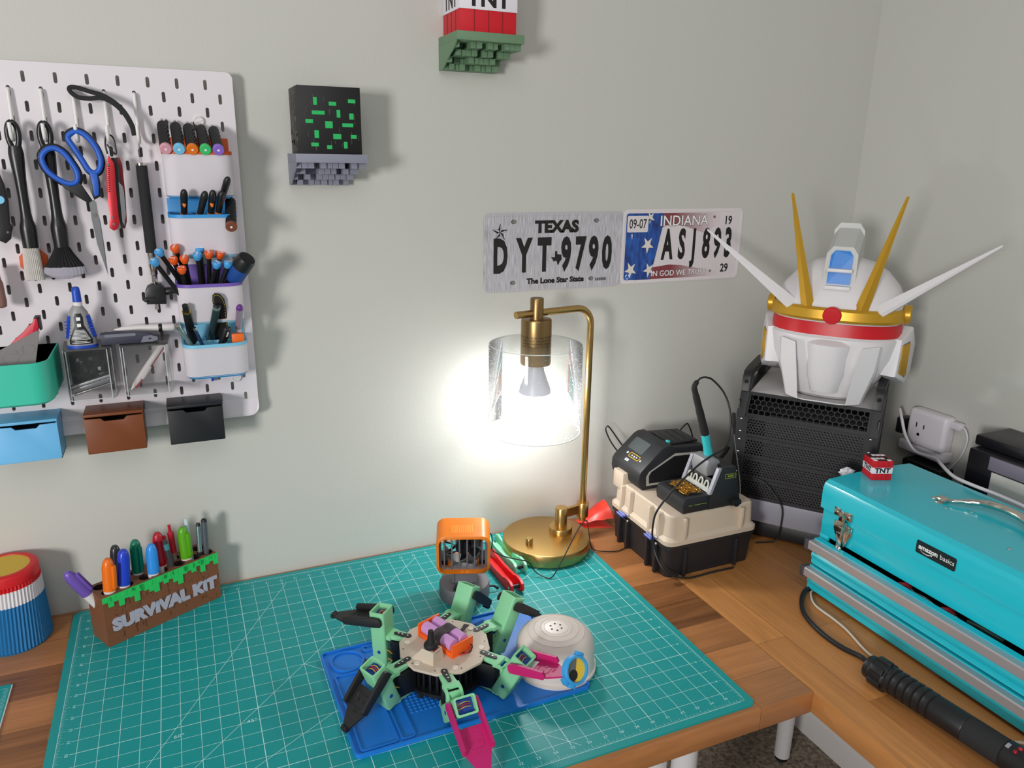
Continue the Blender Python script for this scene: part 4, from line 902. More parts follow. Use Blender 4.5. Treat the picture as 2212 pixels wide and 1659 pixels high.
# ------------------------------------------------------------------ licence plates
alu = mat('plate_silver', (186, 184, 190), 0.5, bump=0.1, bscale=600)
def _brushed(m):
    nt = m.node_tree; L = nt.links.new; b = nt.nodes['Principled BSDF']; tc = nt.nodes.new('ShaderNodeTexCoord')
    v = nt.nodes.new('ShaderNodeVectorMath'); v.operation = 'MULTIPLY'; v.inputs[1].default_value = (900, 1, 40); L(tc.outputs['Object'], v.inputs[0])
    n = nt.nodes.new('ShaderNodeTexNoise'); n.inputs['Scale'].default_value = 1; n.inputs['Detail'].default_value = 4; L(v.outputs[0], n.inputs['Vector'])
    cr = nt.nodes.new('ShaderNodeValToRGB'); e = cr.color_ramp.elements; e[0].position = 0.3; e[0].color = lin((150, 147, 152)); e[1].position = 0.62; e[1].color = lin((204, 202, 208))
    L(n.outputs['Fac'], cr.inputs[0]); L(cr.outputs[0], b.inputs['Base Color'])
_brushed(alu)
PW, PH = 0.3035, 0.1515
def plate_base(t, yb, rimm, facem):
    """the pressed sheet: a border ring and a slightly recessed field, local x/z from the lower left corner"""
    M = T((0, yb, 0)) @ RX(90)
    b = MB(); o = rrect(0, 0, PW, PH, 0.013, 8); i = rrect(0.006, 0.006, PW - 0.006, PH - 0.006, 0.010, 8); i2 = rrect(0.0075, 0.0075, PW - 0.0075, PH - 0.0075, 0.009, 8)
    b.prism(o, 0, 0.0008, rimm, M)
    b.loft([[M @ Vector((x, z, 0.0009)) for x, z in o], [M @ Vector((x, z, 0.0016)) for x, z in i], [M @ Vector((x, z, 0.0010)) for x, z in i2]], rimm, False)
    sh = b.build('sheet', t, local=True)
    b = MB(); b.poly([M @ Vector((x, z, 0.00105)) for x, z in i2], facem); b.build('field', sh, 0, local=True)
    return sh
FY = -0.0011
def ptext(b, s, x, z, size, m, xs=1.0, bold=0.0, dy=0.0, shear=0.0):
    b.text(s, m, T((x, FY - dy, z)) @ RX(90), size, 0.00012, xs, bold, shear=shear)
holes = mat('bolt_hole', (120, 124, 116), 0.6)
def bolt(b, x, z, r=0.0042, slot=1.35):
    b.prism([(r * slot * math.cos(k / 16 * 2 * PI), r * math.sin(k / 16 * 2 * PI)) for k in range(16)], 0, 0.0004, mat('bolt_edge', (70, 70, 66), 0.6), T((x, FY + 0.0002, z)) @ RX(90))
    b.prism([(0.001 + r * slot * 0.75 * math.cos(k / 16 * 2 * PI), r * 0.85 * math.sin(k / 16 * 2 * PI)) for k in range(16)], 0, 0.0002, holes, T((x, FY - 0.0002, z)) @ RX(90))
YPL = 0.6316
tx = thing('licence_plate', 'silver licence plate reading DYT 9790, left of two on the wall', 'licence plate', (0.7445, YPL, 0.5105), 0, 'licence plates on the wall')
sh = plate_base(tx, 0, alu, alu)
dig = []
b = MB(); ptext(b, 'TEXAS', 0.1545, 0.1225, 0.0305, ink, 1.05, 0.0018); b.build('state_name', sh, local=True)
b = MB()
for ch, x in zip('DYT', (0.0345, 0.0845, 0.1280)): ptext(b, ch, x, 0.0665, 0.086, ink, 0.47 if ch == 'D' else 0.52, 0.0042)
for ch, x in zip('9790', (0.1760, 0.2075, 0.2380, 0.2690)): ptext(b, ch, x, 0.0665, 0.086, ink, 0.50, 0.0042)
b.build('registration', sh, local=True)
tex = [(0.38, 1.0), (0.58, 1.0), (0.58, 0.80), (0.72, 0.77), (0.92, 0.76), (0.97, 0.72), (0.98, 0.52), (1.0, 0.45), (0.97, 0.38), (0.86, 0.30), (0.78, 0.20), (0.72, 0.02), (0.62, 0.08), (0.57, 0.24), (0.48, 0.36), (0.38, 0.30), (0.30, 0.28), (0.22, 0.34), (0.18, 0.44), (0.02, 0.58), (0.38, 0.58)]
b = MB(); b.prism([(0.1420 + 0.0245 * x, 0.0475 + 0.0285 * z) for x, z in tex], 0, 0.0002, ink, T((0, FY, 0)) @ RX(90)); b.build('state_outline', sh, local=True)
b = MB(); cx, cz = 0.0335, 0.1145
for k in range(10):
    a0 = PI / 2 + k * PI / 5; a1 = a0 + PI / 5; r0, r1 = (0.0168, 0.0064) if k % 2 == 0 else (0.0064, 0.0168)
    P = [(cx, cz), (cx + r0 * math.cos(a0), cz + r0 * math.sin(a0)), (cx + r1 * math.cos(a1), cz + r1 * math.sin(a1))]
    if k % 2 == 0: b.poly([(x, FY - 0.0001, z) for x, z in P], ink)
    else: b.tube([(P[1][0], FY - 0.0001, P[1][1]), (P[2][0], FY - 0.0001, P[2][1])], 0.0003, ink, 4); b.tube([(cx, FY - 0.0001, cz), (P[2][0], FY - 0.0001, P[2][1])], 0.00025, ink, 4)
b.build('star', sh, local=True)
b = MB(); ptext(b, 'The Lone Star State', 0.1545, 0.0185, 0.0145, ink, 1.08, 0.0008); b.build('motto', sh, local=True)
b = MB()
for k in range(18): b.box((0.2450 + 0.0014 * k, FY - 0.0002, 0.0135), (0.2450 + 0.0014 * k + (0.0006 if k % 3 else 0.0010), FY, 0.0195), ink)
b.build('bar_marks', sh, local=True)
b = MB()
for x, z in ((0.0615, 0.1340), (0.2420, 0.1340), (0.0615, 0.0175), (0.2345, 0.0185)): bolt(b, x, z)
b.build('bolt_holes', sh, local=True)

pl_w = mat('plate_white', (222, 214, 216), 0.42)
inm = bpy.data.materials.new('plate_flag'); inm.use_nodes = True
def _flag(m):
    nt = m.node_tree; L = nt.links.new; b = nt.nodes['Principled BSDF']; tc = nt.nodes.new('ShaderNodeTexCoord'); sp = nt.nodes.new('ShaderNodeSeparateXYZ'); L(tc.outputs['Object'], sp.inputs[0])
    n = nt.nodes.new('ShaderNodeTexNoise'); n.inputs['Scale'].default_value = 60; n.inputs['Detail'].default_value = 3; v = nt.nodes.new('ShaderNodeVectorMath'); v.operation = 'MULTIPLY'; v.inputs[1].default_value = (2.0, 1, 0.5); L(tc.outputs['Object'], v.inputs[0]); L(v.outputs[0], n.inputs['Vector'])
    cr = nt.nodes.new('ShaderNodeValToRGB'); e = cr.color_ramp.elements; e[0].position = 0.3; e[0].color = lin((22, 44, 104)); e[1].position = 0.7; e[1].color = lin((44, 98, 186)); L(n.outputs['Fac'], cr.inputs[0]); L(cr.outputs[0], b.inputs['Base Color']); b.inputs['Roughness'].default_value = 0.45
_flag(inm)
rfade = bpy.data.materials.new('plate_red_fade'); rfade.use_nodes = True
def _fade(m):
    nt = m.node_tree; L = nt.links.new; b = nt.nodes['Principled BSDF']; tc = nt.nodes.new('ShaderNodeTexCoord'); sp = nt.nodes.new('ShaderNodeSeparateXYZ'); L(tc.outputs['Object'], sp.inputs[0])
    mr = nt.nodes.new('ShaderNodeMapRange'); mr.inputs[1].default_value = 0.125; mr.inputs[2].default_value = 0.235; L(sp.outputs['X'], mr.inputs[0])
    cr = nt.nodes.new('ShaderNodeValToRGB'); e = cr.color_ramp.elements; e[0].color = lin((134, 58, 66)); e[1].color = lin((222, 208, 212)); L(mr.outputs[0], cr.inputs[0]); L(cr.outputs[0], b.inputs['Base Color']); b.inputs['Roughness'].default_value = 0.45
_fade(rfade)
ind = thing('licence_plate', 'white, red and blue starred licence plate reading ASJ893, right of two on the wall', 'licence plate', (1.0475, YPL, 0.5135), 0.0, 'licence plates on the wall')
sh = plate_base(ind, 0, pl_w, pl_w)
FRONT = T((0, FY, 0)) @ RX(90)
b = MB(); b.prism([(0.0085, 0.0100), (0.0115, 0.0075), (0.0715, 0.0075), (0.0830, 0.0520), (0.0955, 0.1100), (0.0985, 0.1435), (0.0125, 0.1435), (0.0085, 0.1400)], 0, 0.0001, inm, FRONT); b.build('blue_field', sh, 0, local=True)
b = MB(); b.prism([(0.0985, 0.1435), (0.2420, 0.1435), (0.2420, 0.1180), (0.2000, 0.1010), (0.1850, 0.1060), (0.1500, 0.1165), (0.1250, 0.1195), (0.1000, 0.1175), (0.0960, 0.1120)], 0, 0.00006, rfade, FRONT); b.prism([(0.0715, 0.0075), (0.2420, 0.0075), (0.2420, 0.0180), (0.1900, 0.0270), (0.1500, 0.0340), (0.1200, 0.0365), (0.0950, 0.0340), (0.0785, 0.0320)], 0, 0.00006, rfade, FRONT); b.build('red_stripes', sh, 0, local=True)
star_w = mat('plate_star', (226, 216, 204), 0.5)
def star(b, cx, cz, r, rot=0, hw=1.0):
    pts = []
    for k in range(10):
        a = PI / 2 + k * PI / 5 + rot; q = r if k % 2 == 0 else r * 0.38; pts.append((cx + q * math.cos(a) * hw, cz + q * math.sin(a)))
    b.prism(pts, 0, 0.0001, star_w, T((0, FY - 0.0001, 0)) @ RX(90))
b = MB()
for cx, cz, r, ro in ((0.0625, 0.0790, 0.0185, 0.6), (0.0245, 0.0285, 0.0180, 0.5), (0.0690, 0.0270, 0.0165, 0.45), (0.0655, 0.1345, 0.0130, 0.5)): star(b, cx, cz, r, ro, 0.85)
b.prism([(0.0215, 0.1015), (0.0250, 0.1015), (0.0240, 0.0905)], 0, 0.0001, star_w, T((0, FY - 0.0001, 0)) @ RX(90)); b.build('white_stars', sh, 0, local=True)
b = MB(); b.prism(rrect(0.0110, 0.1055, 0.0610, 0.1385, 0.003), 0, 0.0002, pl_w, T((0, FY - 0.0001, 0)) @ RX(90)); st_ = b.build('month_sticker', sh, local=True)
b = MB(); ptext(b, '09-07', 0.0362, 0.1215, 0.0265, ink, 0.68, 0.0002, 0.0003); b.build('sticker_print', st_, local=True) if False else b.build('month_print', sh, local=True)
b = MB(); ptext(b, 'INDIANA', 0.1500, 0.1265, 0.0300, mat('plate_outline', (44, 36, 40), 0.5), 0.98, 0.0011, 0.0); ptext(b, 'INDIANA', 0.1500, 0.1265, 0.0300, tag_w, 0.98, 0.0002, 0.0002); b.build('state_name', sh, local=True)
b = MB()
for ch, x in zip('ASJ893', (0.1120, 0.1480, 0.1790, 0.2110, 0.2400, 0.2690)): ptext(b, ch, x, 0.0755, 0.084, ink, 0.45 if ch not in '893' else 0.46, 0.0034, 0.0, -0.10 if False else 0.0)
b.build('registration', sh, local=True)
b = MB(); ptext(b, 'IN GOD WE TRUST', 0.1455, 0.0180, 0.0165, mat('plate_outline'), 0.98, 0.0007); ptext(b, 'IN GOD WE TRUST', 0.1455, 0.0180, 0.0165, tag_w, 0.98, 0.0001, 0.0002); b.build('motto', sh, local=True)
b = MB(); ptext(b, '19', 0.2640, 0.1255, 0.0245, ink, 0.85, 0.0006); ptext(b, '29', 0.2640, 0.0235, 0.0245, ink, 0.85, 0.0006); b.build('corner_numbers', sh, local=True)
b = MB()
for k in range(3):
    a = 2 * PI * k / 3 + PI / 2; P = [(0.0175 + 0.0045 * math.cos(a + q) * 1.0, FY - 0.0003, 0.0145 + 0.0045 * math.sin(a + q)) for q in (0.25, 0.9, 1.6)]
    b.tube(P, 0.0008, tag_w, 5)
b.build('recycling_mark', sh, local=True)
b = MB()
for k in range(20): b.box((0.0330 + 0.0021 * k, FY - 0.0002, 0.0045), (0.0330 + 0.0021 * k + (0.0012 if k % 3 else 0.0018), FY, 0.0075), mat('plate_outline'))
b.build('bar_marks', sh, local=True)
b = MB()
for x, z, s in ((0.2270, 0.1340, 0.7), (0.2270, 0.0190, 0.6), (0.0640, 0.1300, 0.6)): bolt(b, x, z, 0.0042 * s, 1.0)
b.build('bolt_holes', sh, local=True)

# ------------------------------------------------------------------ lettered pen box and its pens
brown_p = mat('printed_brown', (124, 76, 48), 0.6, bump=0.2, bscale=450); brown_d = mat('printed_brown_dark', (92, 54, 34), 0.65); green_p = mat('printed_grass_green', (44, 200, 96), 0.5); grey_l = mat('printed_light_grey', (176, 174, 190), 0.55)
KL, KD, KH = 0.196, 0.055, 0.0875
kit = thing('pen_box', 'brown printed pen box with green edge lettered SURVIVAL KIT, full of markers', 'pen holder', (0.0502, 0.4886, 0.0003), 27.6)
holes_xy = [(0.014, 0.012), (0.044, 0.012), (0.074, 0.012), (0.104, 0.012), (0.134, 0.012), (0.164, 0.012)]
def holed_top(b, x0, y0, x1, y1, z, hs, r, m):
    """rectangular lid split into cells, each with a round hole"""
    xs = [x0] + [(hs[i][0] + hs[i + 1][0]) / 2 for i in range(len(hs) - 1)] + [x1]; N = 10
    for i, (hx, hy) in enumerate(hs):
        a, c = xs[i], xs[i + 1]
        up = [(hx + r * math.cos(k / N * PI), hy + r * math.sin(k / N * PI)) for k in range(N + 1)]
        dn = [(hx + r * math.cos(k / N * PI), hy - r * math.sin(k / N * PI)) for k in range(N + 1)]
        b.poly([(p[0], p[1], z) for p in [(a, hy), (hx - r, hy)] + list(reversed(up))[1:-1] + [(hx + r, hy), (c, hy), (c, y1), (a, y1)]], m)
        b.poly([(p[0], p[1], z) for p in [(c, hy), (hx + r, hy)] + dn[1:-1] + [(hx - r, hy), (a, hy), (a, y0), (c, y0)]], m)
        b.lathe([(r, z), (r, z - 0.05), (0, z - 0.05)], mat('hole_dark', (40, 24, 16), 0.8), T((hx, hy, 0)), 20, False)
b = MB()
row1 = [(0.016, 0.0145), (0.046, 0.0145), (0.076, 0.0145), (0.105, 0.0145), (0.134, 0.0145), (0.163, 0.0145), (0.185, 0.0145)]
row2 = [(0.014, 0.039), (0.044, 0.039), (0.074, 0.039), (0.104, 0.039), (0.138, 0.039), (0.160, 0.039), (0.182, 0.039)]
holed_top(b, 0, 0, KL, 0.0275, KH, row1, 0.0098, brown_p); holed_top(b, 0, 0.0275, KL, KD, KH, row2, 0.0098, brown_p)
for P in ([(0, 0, 0), (KL, 0, 0), (KL, 0, KH), (0, 0, KH)], [(KL, 0, 0), (KL, KD, 0), (KL, KD, KH), (KL, 0, KH)], [(KL, KD, 0), (0, KD, 0), (0, KD, KH), (KL, KD, KH)], [(0, KD, 0), (0, 0, 0), (0, 0, KH), (0, KD, KH)], [(0, 0, 0), (0, KD, 0), (KL, KD, 0), (KL, 0, 0)]): b.poly(P, brown_p)
b.build('box_body', kit, 30, local=True)
b = MB(); rr = random.Random(21)
for k in range(75):
    x = rr.uniform(0.006, KL - 0.012); z = rr.uniform(0.003, KH - 0.024)
    if rr.random() < 0.5: b.box((x, -0.0006, z), (x + 0.0012, 0.0005, z + rr.uniform(0.004, 0.012)), brown_d)
    else: b.box((x, -0.0009, z), (x + rr.uniform(0.006, 0.014), 0.0005, z + rr.uniform(0.004, 0.007)), brown_p, 0.0002, 1)
b.build('tile_relief', kit, 30, local=True)
drops = [7, 17, 10, 22, 12, 14, 26, 10, 13, 19, 24, 9, 15, 11, 20, 28, 12, 10, 16, 8, 23, 12, 9, 18]
pts = [(0, KH + 0.0005), (KL, KH + 0.0005)]; w = KL / len(drops)
for k in reversed(range(len(drops))):
    zz = KH - drops[k] * 0.00095 - 0.002
    pts += [((k + 1) * w, zz), (k * w, zz)]
b = MB(); b.prism(pts, 0, 0.0022, green_p, RX(90)); rr = random.Random(3)
for k in range(34): x = rr.uniform(0.002, KL - 0.01); b.box((x, -0.0028, KH - 0.0085 + rr.uniform(-0.003, 0.003)), (x + rr.uniform(0.003, 0.008), -0.0015, KH - 0.001), green_p, 0.0002, 1)
b.build('green_edge', kit, 30, local=True)
b = MB(); b.text('SURVIVAL KIT', grey_l, T((0.1000, -0.0008, 0.0340)) @ RX(90), 0.0270, 0.0012, 1.07, 0.0020); b.build('raised_lettering', kit, 30, local=True)
wht_pl = mat('marker_white', (226, 220, 220), 0.4)
def marker(s, w, ang, h, col, label, nm, r=0.0086, clip=0.0, neck=True):
    """fat marker standing cap-up in the box; s, w = hole position in the box, h = height of the cap's top"""
    m = mat('marker_' + nm, col, 0.28); r *= 1.1
    base = Vector((s, w, 0.045)); dx, dy = ang
    d = Vector((dx, dy, 1)).normalized(); L = (h - 0.045) / d.z; Mw = kit.matrix_basis @ T(base) @ _frame(d)
    t = thing('marker', label, 'marker', Mw.translation, 0, 'markers in the lettered pen box')
    b = MB(); b.lathe([(0, 0), (r * 0.9, 0), (r * 0.92, 0.041), (r * 0.95, 0.0465)], wht_pl, Mw, 20, False); b.build('barrel', t)
    z0 = 0.0455
    b = MB(); b.lathe([(r, z0), (r * 1.0, z0 + 0.006), (r * 0.97, L - 0.016), (r * 0.80, L - 0.007), (r * 0.62, L - 0.0025), (r * 0.40, L - 0.0003), (0, L)], m, Mw, 24, True); c = b.build('cap', t)
    b = MB(); q = Mw @ RZ(clip); b.box((r * 0.85, -0.0034, z0 + 0.004), (r * 1.42, 0.0034, L - 0.010), m, 0.0014, M=q); b.box((r * 0.5, -0.0024, L - 0.016), (r * 1.2, 0.0024, L - 0.011), m, 0.001, M=q); b.build('clip', c)
    return t
marker(0.016, 0.036, (-0.52, 0.10), 0.131, (112, 84, 176), 'violet marker leaning out over the left end of the pen box', 'violet', 0.0088, 60)
marker(0.0165, 0.0145, (0.06, 0.0), 0.1445, (240, 114, 14), 'orange capped marker, front left in the pen box', 'orange', 0.0088, 200)
marker(0.045, 0.039, (0.02, 0.05), 0.147, (40, 40, 48), 'black capped marker behind the orange and blue ones', 'black', 0.0080, 120)
marker(0.037, 0.0145, (0.10, 0.0), 0.150, (34, 66, 200), 'dark blue capped marker beside the orange one', 'dark_blue', 0.0088, 0)
marker(0.074, 0.036, (0.02, 0.0), 0.148, (0, 118, 88), 'dark green capped marker behind an empty hole of the pen box', 'dark_green', 0.0085, 190)
marker(0.089, 0.0145, (0.03, 0.0), 0.1415, (52, 146, 232), 'light blue capped marker in the middle of the pen box', 'light_blue', 0.0085, -10)
marker(0.111, 0.030, (0.0, 0.0), 0.150, (176, 22, 44), 'dark red capped marker between the light blue one and the red pen', 'dark_red', 0.0085, 180)
marker(0.152, 0.021, (-0.02, 0.0), 0.148, (92, 168, 24), 'lime green capped marker toward the right end of the pen box', 'lime', 0.0085, 20)
def kpen(s, w, dv, h, segs, label, name='pen'):
    base = Vector((s, w, 0.05)); d = Vector((dv[0], dv[1], 1)).normalized(); top = base + d * ((h - 0.05) / d.z)
    M = kit.matrix_basis
    return stick(name, label, 'pen', M @ base, M @ top, segs, 'slim pens in the lettered pen box', 14)
red_pen = mat('pen_crimson', (190, 26, 46), 0.3); dk = mat('pen_graphite', (58, 58, 62), 0.4); sil = mat('pen_silver', (190, 192, 198), 0.25, 0.9)
kpen(0.126, 0.0135, (-0.12, 0.02), 0.1385, [('barrel', 0, 0.80, 0.0040, 0.0042, dk), ('teal_ring', 0.80, 0.93, 0.0043, 0.0043, mat('teal_ring', (96, 160, 172), 0.3, 0.5)), ('end', 0.93, 1.0, 0.0042, 0.0036, dk)], 'graphite grey slim pen with teal ring leaning left in the pen box')
kpen(0.139, 0.033, (-0.05, 0.0), 0.1535, [('barrel', 0, 0.50, 0.0042, 0.0042, mat('pen_clear', (150, 130, 130), 0.2, 0.2)), ('cap', 0.50, 0.86, 0.0050, 0.0054, red_pen), ('shoulder', 0.86, 0.89, 0.0054, 0.0026, red_pen), ('plunger', 0.89, 1.0, 0.0022, 0.0026, red_pen)], 'crimson click pen with a narrow plunger standing tall in the pen box')
kpen(0.1645, 0.026, (-0.03, 0.02), 0.157, [('barrel', 0, 0.86, 0.0036, 0.0036, mat('pen_ice', (200, 220, 226), 0.3)), ('end', 0.86, 1.0, 0.0036, 0.0026, mat('pen_ice'))], 'pale ice-blue slim pen just behind the lime green marker')
kpen(0.1715, 0.0145, (0.05, 0.02), 0.1465, [('barrel', 0, 0.45, 0.0044, 0.0046, black_pl), ('cap', 0.45, 0.95, 0.0040, 0.0040, sil), ('end', 0.95, 1.0, 0.0040, 0.003, black_pl)], 'black and silver click pen second from the right in the pen box')
kpen(0.1835, 0.0145, (0.03, 0.0), 0.1500, [('barrel', 0, 0.62, 0.0048, 0.0048, mat('pen_smoke', (98, 102, 110), 0.2, 0.3)), ('cap', 0.62, 0.97, 0.0052, 0.0050, mat('pen_smoke')), ('end_round', 0.97, 1.02, 0.0050, 0.002, black_pl)], 'smoky grey capped pen rightmost in the pen box')

# ------------------------------------------------------------------ ribbed jar
t = thing('ribbed_jar', 'ribbed jar in blue, white and red with a yellow top, at the left edge', 'jar', (-0.09, 0.578, DZ))
def ribbed(z0, z1, r0, r1, m, tw0, tw1, n=60, segs=10):
    secs = []
    for k in range(segs + 1):
        f = k / segs; r = r0 + (r1 - r0) * f; ph = tw0 + (tw1 - tw0) * f; ring = []
        for j in range(n * 4): a = 2 * PI * j / (n * 4) + ph; q = r + 0.0011 * (math.cos(2 * PI * j / 4)); ring.append((-0.09 + q * math.cos(a), 0.578 + q * math.sin(a), z0 + (z1 - z0) * f))
        secs.append(ring)
    b = MB(); b.loft(secs, m, False); return b
b = ribbed(DZ + 0.003, 0.078, 0.0515, 0.0488, mat('jar_blue', (34, 118, 176), 0.55), 0, 0.10); b.lathe([(0, DZ), (0.0500, DZ), (0.0515, DZ + 0.003)], mat('jar_blue'), T((-0.09, 0.578, 0)), 60, False); b.build('blue_body', t)
ribbed(0.078, 0.104, 0.0488, 0.0478, mat('jar_white', (226, 220, 224), 0.55), 0.10, 0.135, segs=4).build('white_band', t)
b = ribbed(0.104, 0.112, 0.0478, 0.0474, mat('jar_red', (214, 24, 34), 0.45), 0.135, 0.145, segs=2)
b.lathe([(0.0480, 0.112), (0.0480, 0.1265), (0.0468, 0.1285), (0.0445, 0.1295), (0.0372, 0.1295), (0.0368, 0.1285)], mat('jar_red'), T((-0.09, 0.578, 0)), 80, False); b.build('red_collar', t)
b = MB(); b.lathe([(0.0370, 0.1284), (0, 0.1284)], mat('jar_yellow', (216, 178, 56), 0.55), T((-0.09, 0.578, 0)), 60, False); b.build('yellow_top', t)

# small second mat
b = MB(); b.prism([(-0.30, 0.20), (-0.0757, 0.20), (-0.0757, 0.4455), (-0.0775, 0.448), (-0.30, 0.448)], DZ, DZ + 0.002, mat_green, bev=0.0)
small = tag(b.build('cutting_mat', None, 30), 'small dark green cutting mat lying at the left edge of the desk', 'cutting mat')
b = MB(); b.box((-0.0766, 0.20, DZ + 0.0005), (-0.0752, 0.4455, DZ + 0.0022), mat('mat_edge_white', (214, 208, 210), 0.6)); b.build('white_edge', small)
b = MB()
for j in range(0, 90):
    l = 0.010 if j % 8 == 0 else 0.0055; y = 0.4380 - j * 0.003175; b.poly([(-0.0790 - l, y, DZ + 0.0021), (-0.0790, y, DZ + 0.0021), (-0.0790, y + 0.0005, DZ + 0.0021), (-0.0790 - l, y + 0.0005, DZ + 0.0021)], mat_line)
b.box((-0.0955, 0.20, DZ + 0.0020), (-0.0948, 0.4400, DZ + 0.0021), mat_line); b.build('printed_ruler', small, 0)

# ------------------------------------------------------------------ blue silicone work mat
sil_b = mat('silicone_blue', (30, 122, 216), 0.42, spec=0.4)
BMC = Vector((0.5365, 0.2235, 0.0003)); BMW, BMD = 0.356, 0.238
wm = thing('silicone_work_mat', 'blue silicone work mat with moulded compartments, under the robot', 'work mat', BMC, 1.2)
X, Y = BMW / 2, BMD / 2
b = MB(); b.prism(rrect(-X, -Y, X, Y, 0.009), 0, 0.0026, sil_b); b.build('sheet', wm, local=True)
def wall_loop(pts, h=0.0062, w=0.0026, closed=True):
    b = MB(); P = [Vector((p[0], p[1], 0)) for p in pts]; n = len(P)
    out, inn = [], []
    for i in range(n):
        a, c, d = P[i - 1], P[i], P[(i + 1) % n]
        t = ((c - a).normalized() + (d - c).normalized()).normalized(); nn = Vector((-t.y, t.x, 0))
        out.append(c - nn * w / 2); inn.append(c + nn * w / 2)
    b.loft([[(v.x, v.y, 0.002) for v in out], [(v.x, v.y, h) for v in out], [(v.x, v.y, h) for v in inn], [(v.x, v.y, 0.002) for v in inn]], sil_b, False)
    return b
wall_loop(rrect(-X + 0.0013, -Y + 0.0013, X - 0.0013, Y - 0.0013, 0.008)).build('outer_rim', wm, local=True)
cx0 = -X + 0.0035
cir = [( -X + 0.036 + 0.0245 * math.cos(2 * PI * k / 40), Y - 0.034 + 0.0245 * math.sin(2 * PI * k / 40)) for k in range(40)]
wall_loop(cir, 0.0055).build('round_well', wm, local=True)
wall_loop(rrect(-X + 0.010, 0.001, -X + 0.046, 0.054, 0.004), 0.0050).build('tray_well', wm, local=True)
wall_loop(rrect(-X + 0.010, -Y + 0.008, -X + 0.060, -0.006, 0.004), 0.0050).build('tray_well', wm, local=True)
wall_loop(rrect(-X + 0.066, -Y + 0.008, -X + 0.084, -0.006, 0.004), 0.0050).build('tray_well', wm, local=True)
wall_loop(rrect(-X + 0.066, Y - 0.020, -0.03, Y - 0.008, 0.003), 0.0050).build('tray_well', wm, local=True)
b = MB()
for i in range(11):
    for j in range(10): b.box((-X + 0.055 + 0.0082 * i, 0.0045 + 0.0082 * j, 0.002), (-X + 0.0605 + 0.0082 * i, 0.0100 + 0.0082 * j, 0.0042), sil_b, 0.0005, 1)
for i in range(8):
    for j in range(7): b.box((-X + 0.092 + 0.0068 * i, -0.066 + 0.0068 * j, 0.002), (-X + 0.0965 + 0.0068 * i, -0.0615 + 0.0068 * j, 0.0036), sil_b, 0.0005, 1)
b.build('stud_field', wm, local=True)

# ------------------------------------------------------------------ six-legged robot
mint = mat('printed_mint', (142, 214, 164), 0.5, bump=0.08, bscale=500); beige = mat('printed_beige', (206, 190, 172), 0.5); servo_b = mat('servo_blue', (24, 66, 160), 0.35); tib_k = mat('printed_leg_black', (30, 28, 30), 0.55); tib_m = mat('printed_magenta', (196, 26, 108), 0.5); pcb = mat('board_black', (16, 17, 18), 0.5)
org_c = mat('holder_orange', (246, 96, 16), 0.45); cell = mat('cell_lilac', (206, 150, 208), 0.28); strapm = mat('strap_grey', (74, 64, 68), 0.85, bump=0.6, bscale=1500)
RC = Vector((0.5205, 0.212, 0.0)); ZT = 0.0605
rob = thing('hexapod_robot', 'six-legged hobby robot with mint joints and a beige top plate, sitting on the blue mat', 'robot', (RC.x, RC.y, 0.003), 0)
dec = [(RC.x + 0.0685 * math.cos(math.radians(a)), RC.y + 0.0685 * math.sin(math.radians(a))) for a in (2, 32, 62, 92, 122, 152, 182, 212, 242, 272, 302, 332)]
b = MB(); b.prism(dec, ZT - 0.0035, ZT, beige, bev=0.0006, seg=1)
for a in (25, 152, 208, 268, 332): b.cyl((RC.x + 0.056 * math.cos(math.radians(a)), RC.y + 0.056 * math.sin(math.radians(a)), ZT), (RC.x + 0.056 * math.cos(math.radians(a)), RC.y + 0.056 * math.sin(math.radians(a)), ZT + 0.0012), 0.0042, mat('cream_plug', (226, 218, 206), 0.5), n=20)
for k in range(10):
    a = 2 * PI * k / 10 + 0.4; b.cyl((RC.x + 0.061 * math.cos(a), RC.y + 0.061 * math.sin(a), ZT), (RC.x + 0.061 * math.cos(a), RC.y + 0.061 * math.sin(a), ZT + 0.0003), 0.0011, black_pl, n=10)
top = b.build('top_plate', rob)
b = MB(); low = [(RC.x + (p[0] - RC.x) * 0.88, RC.y + (p[1] - RC.y) * 0.88) for p in dec]
b.prism(low, 0.012, 0.018, pcb); b.prism([(RC.x + (p[0] - RC.x) * 0.60, RC.y + (p[1] - RC.y) * 0.60) for p in dec], 0.006, ZT - 0.004, pcb); b.prism([(RC.x + (p[0] - RC.x) * 0.95, RC.y + (p[1] - RC.y) * 0.95) for p in dec], ZT - 0.0075, ZT - 0.004, pcb)
for a in range(0, 360, 12):
    c, s_ = math.cos(math.radians(a)), math.sin(math.radians(a)); b.box((-0.003, -0.002, 0.018), (0.003, 0.002, ZT - 0.008), black_pl, 0.0006, M=T((RC.x + 0.050 * c, RC.y + 0.050 * s_, 0)) @ RZ(a))
for a in (30, 90, 150, 210, 270, 330):
    b.cyl((RC.x + 0.053 * math.cos(math.radians(a)), RC.y + 0.053 * math.sin(math.radians(a)), 0.003), (RC.x + 0.053 * math.cos(math.radians(a)), RC.y + 0.053 * math.sin(math.radians(a)), 0.012), 0.004, black_rubber, n=14)
b.build('electronics_stack', rob)
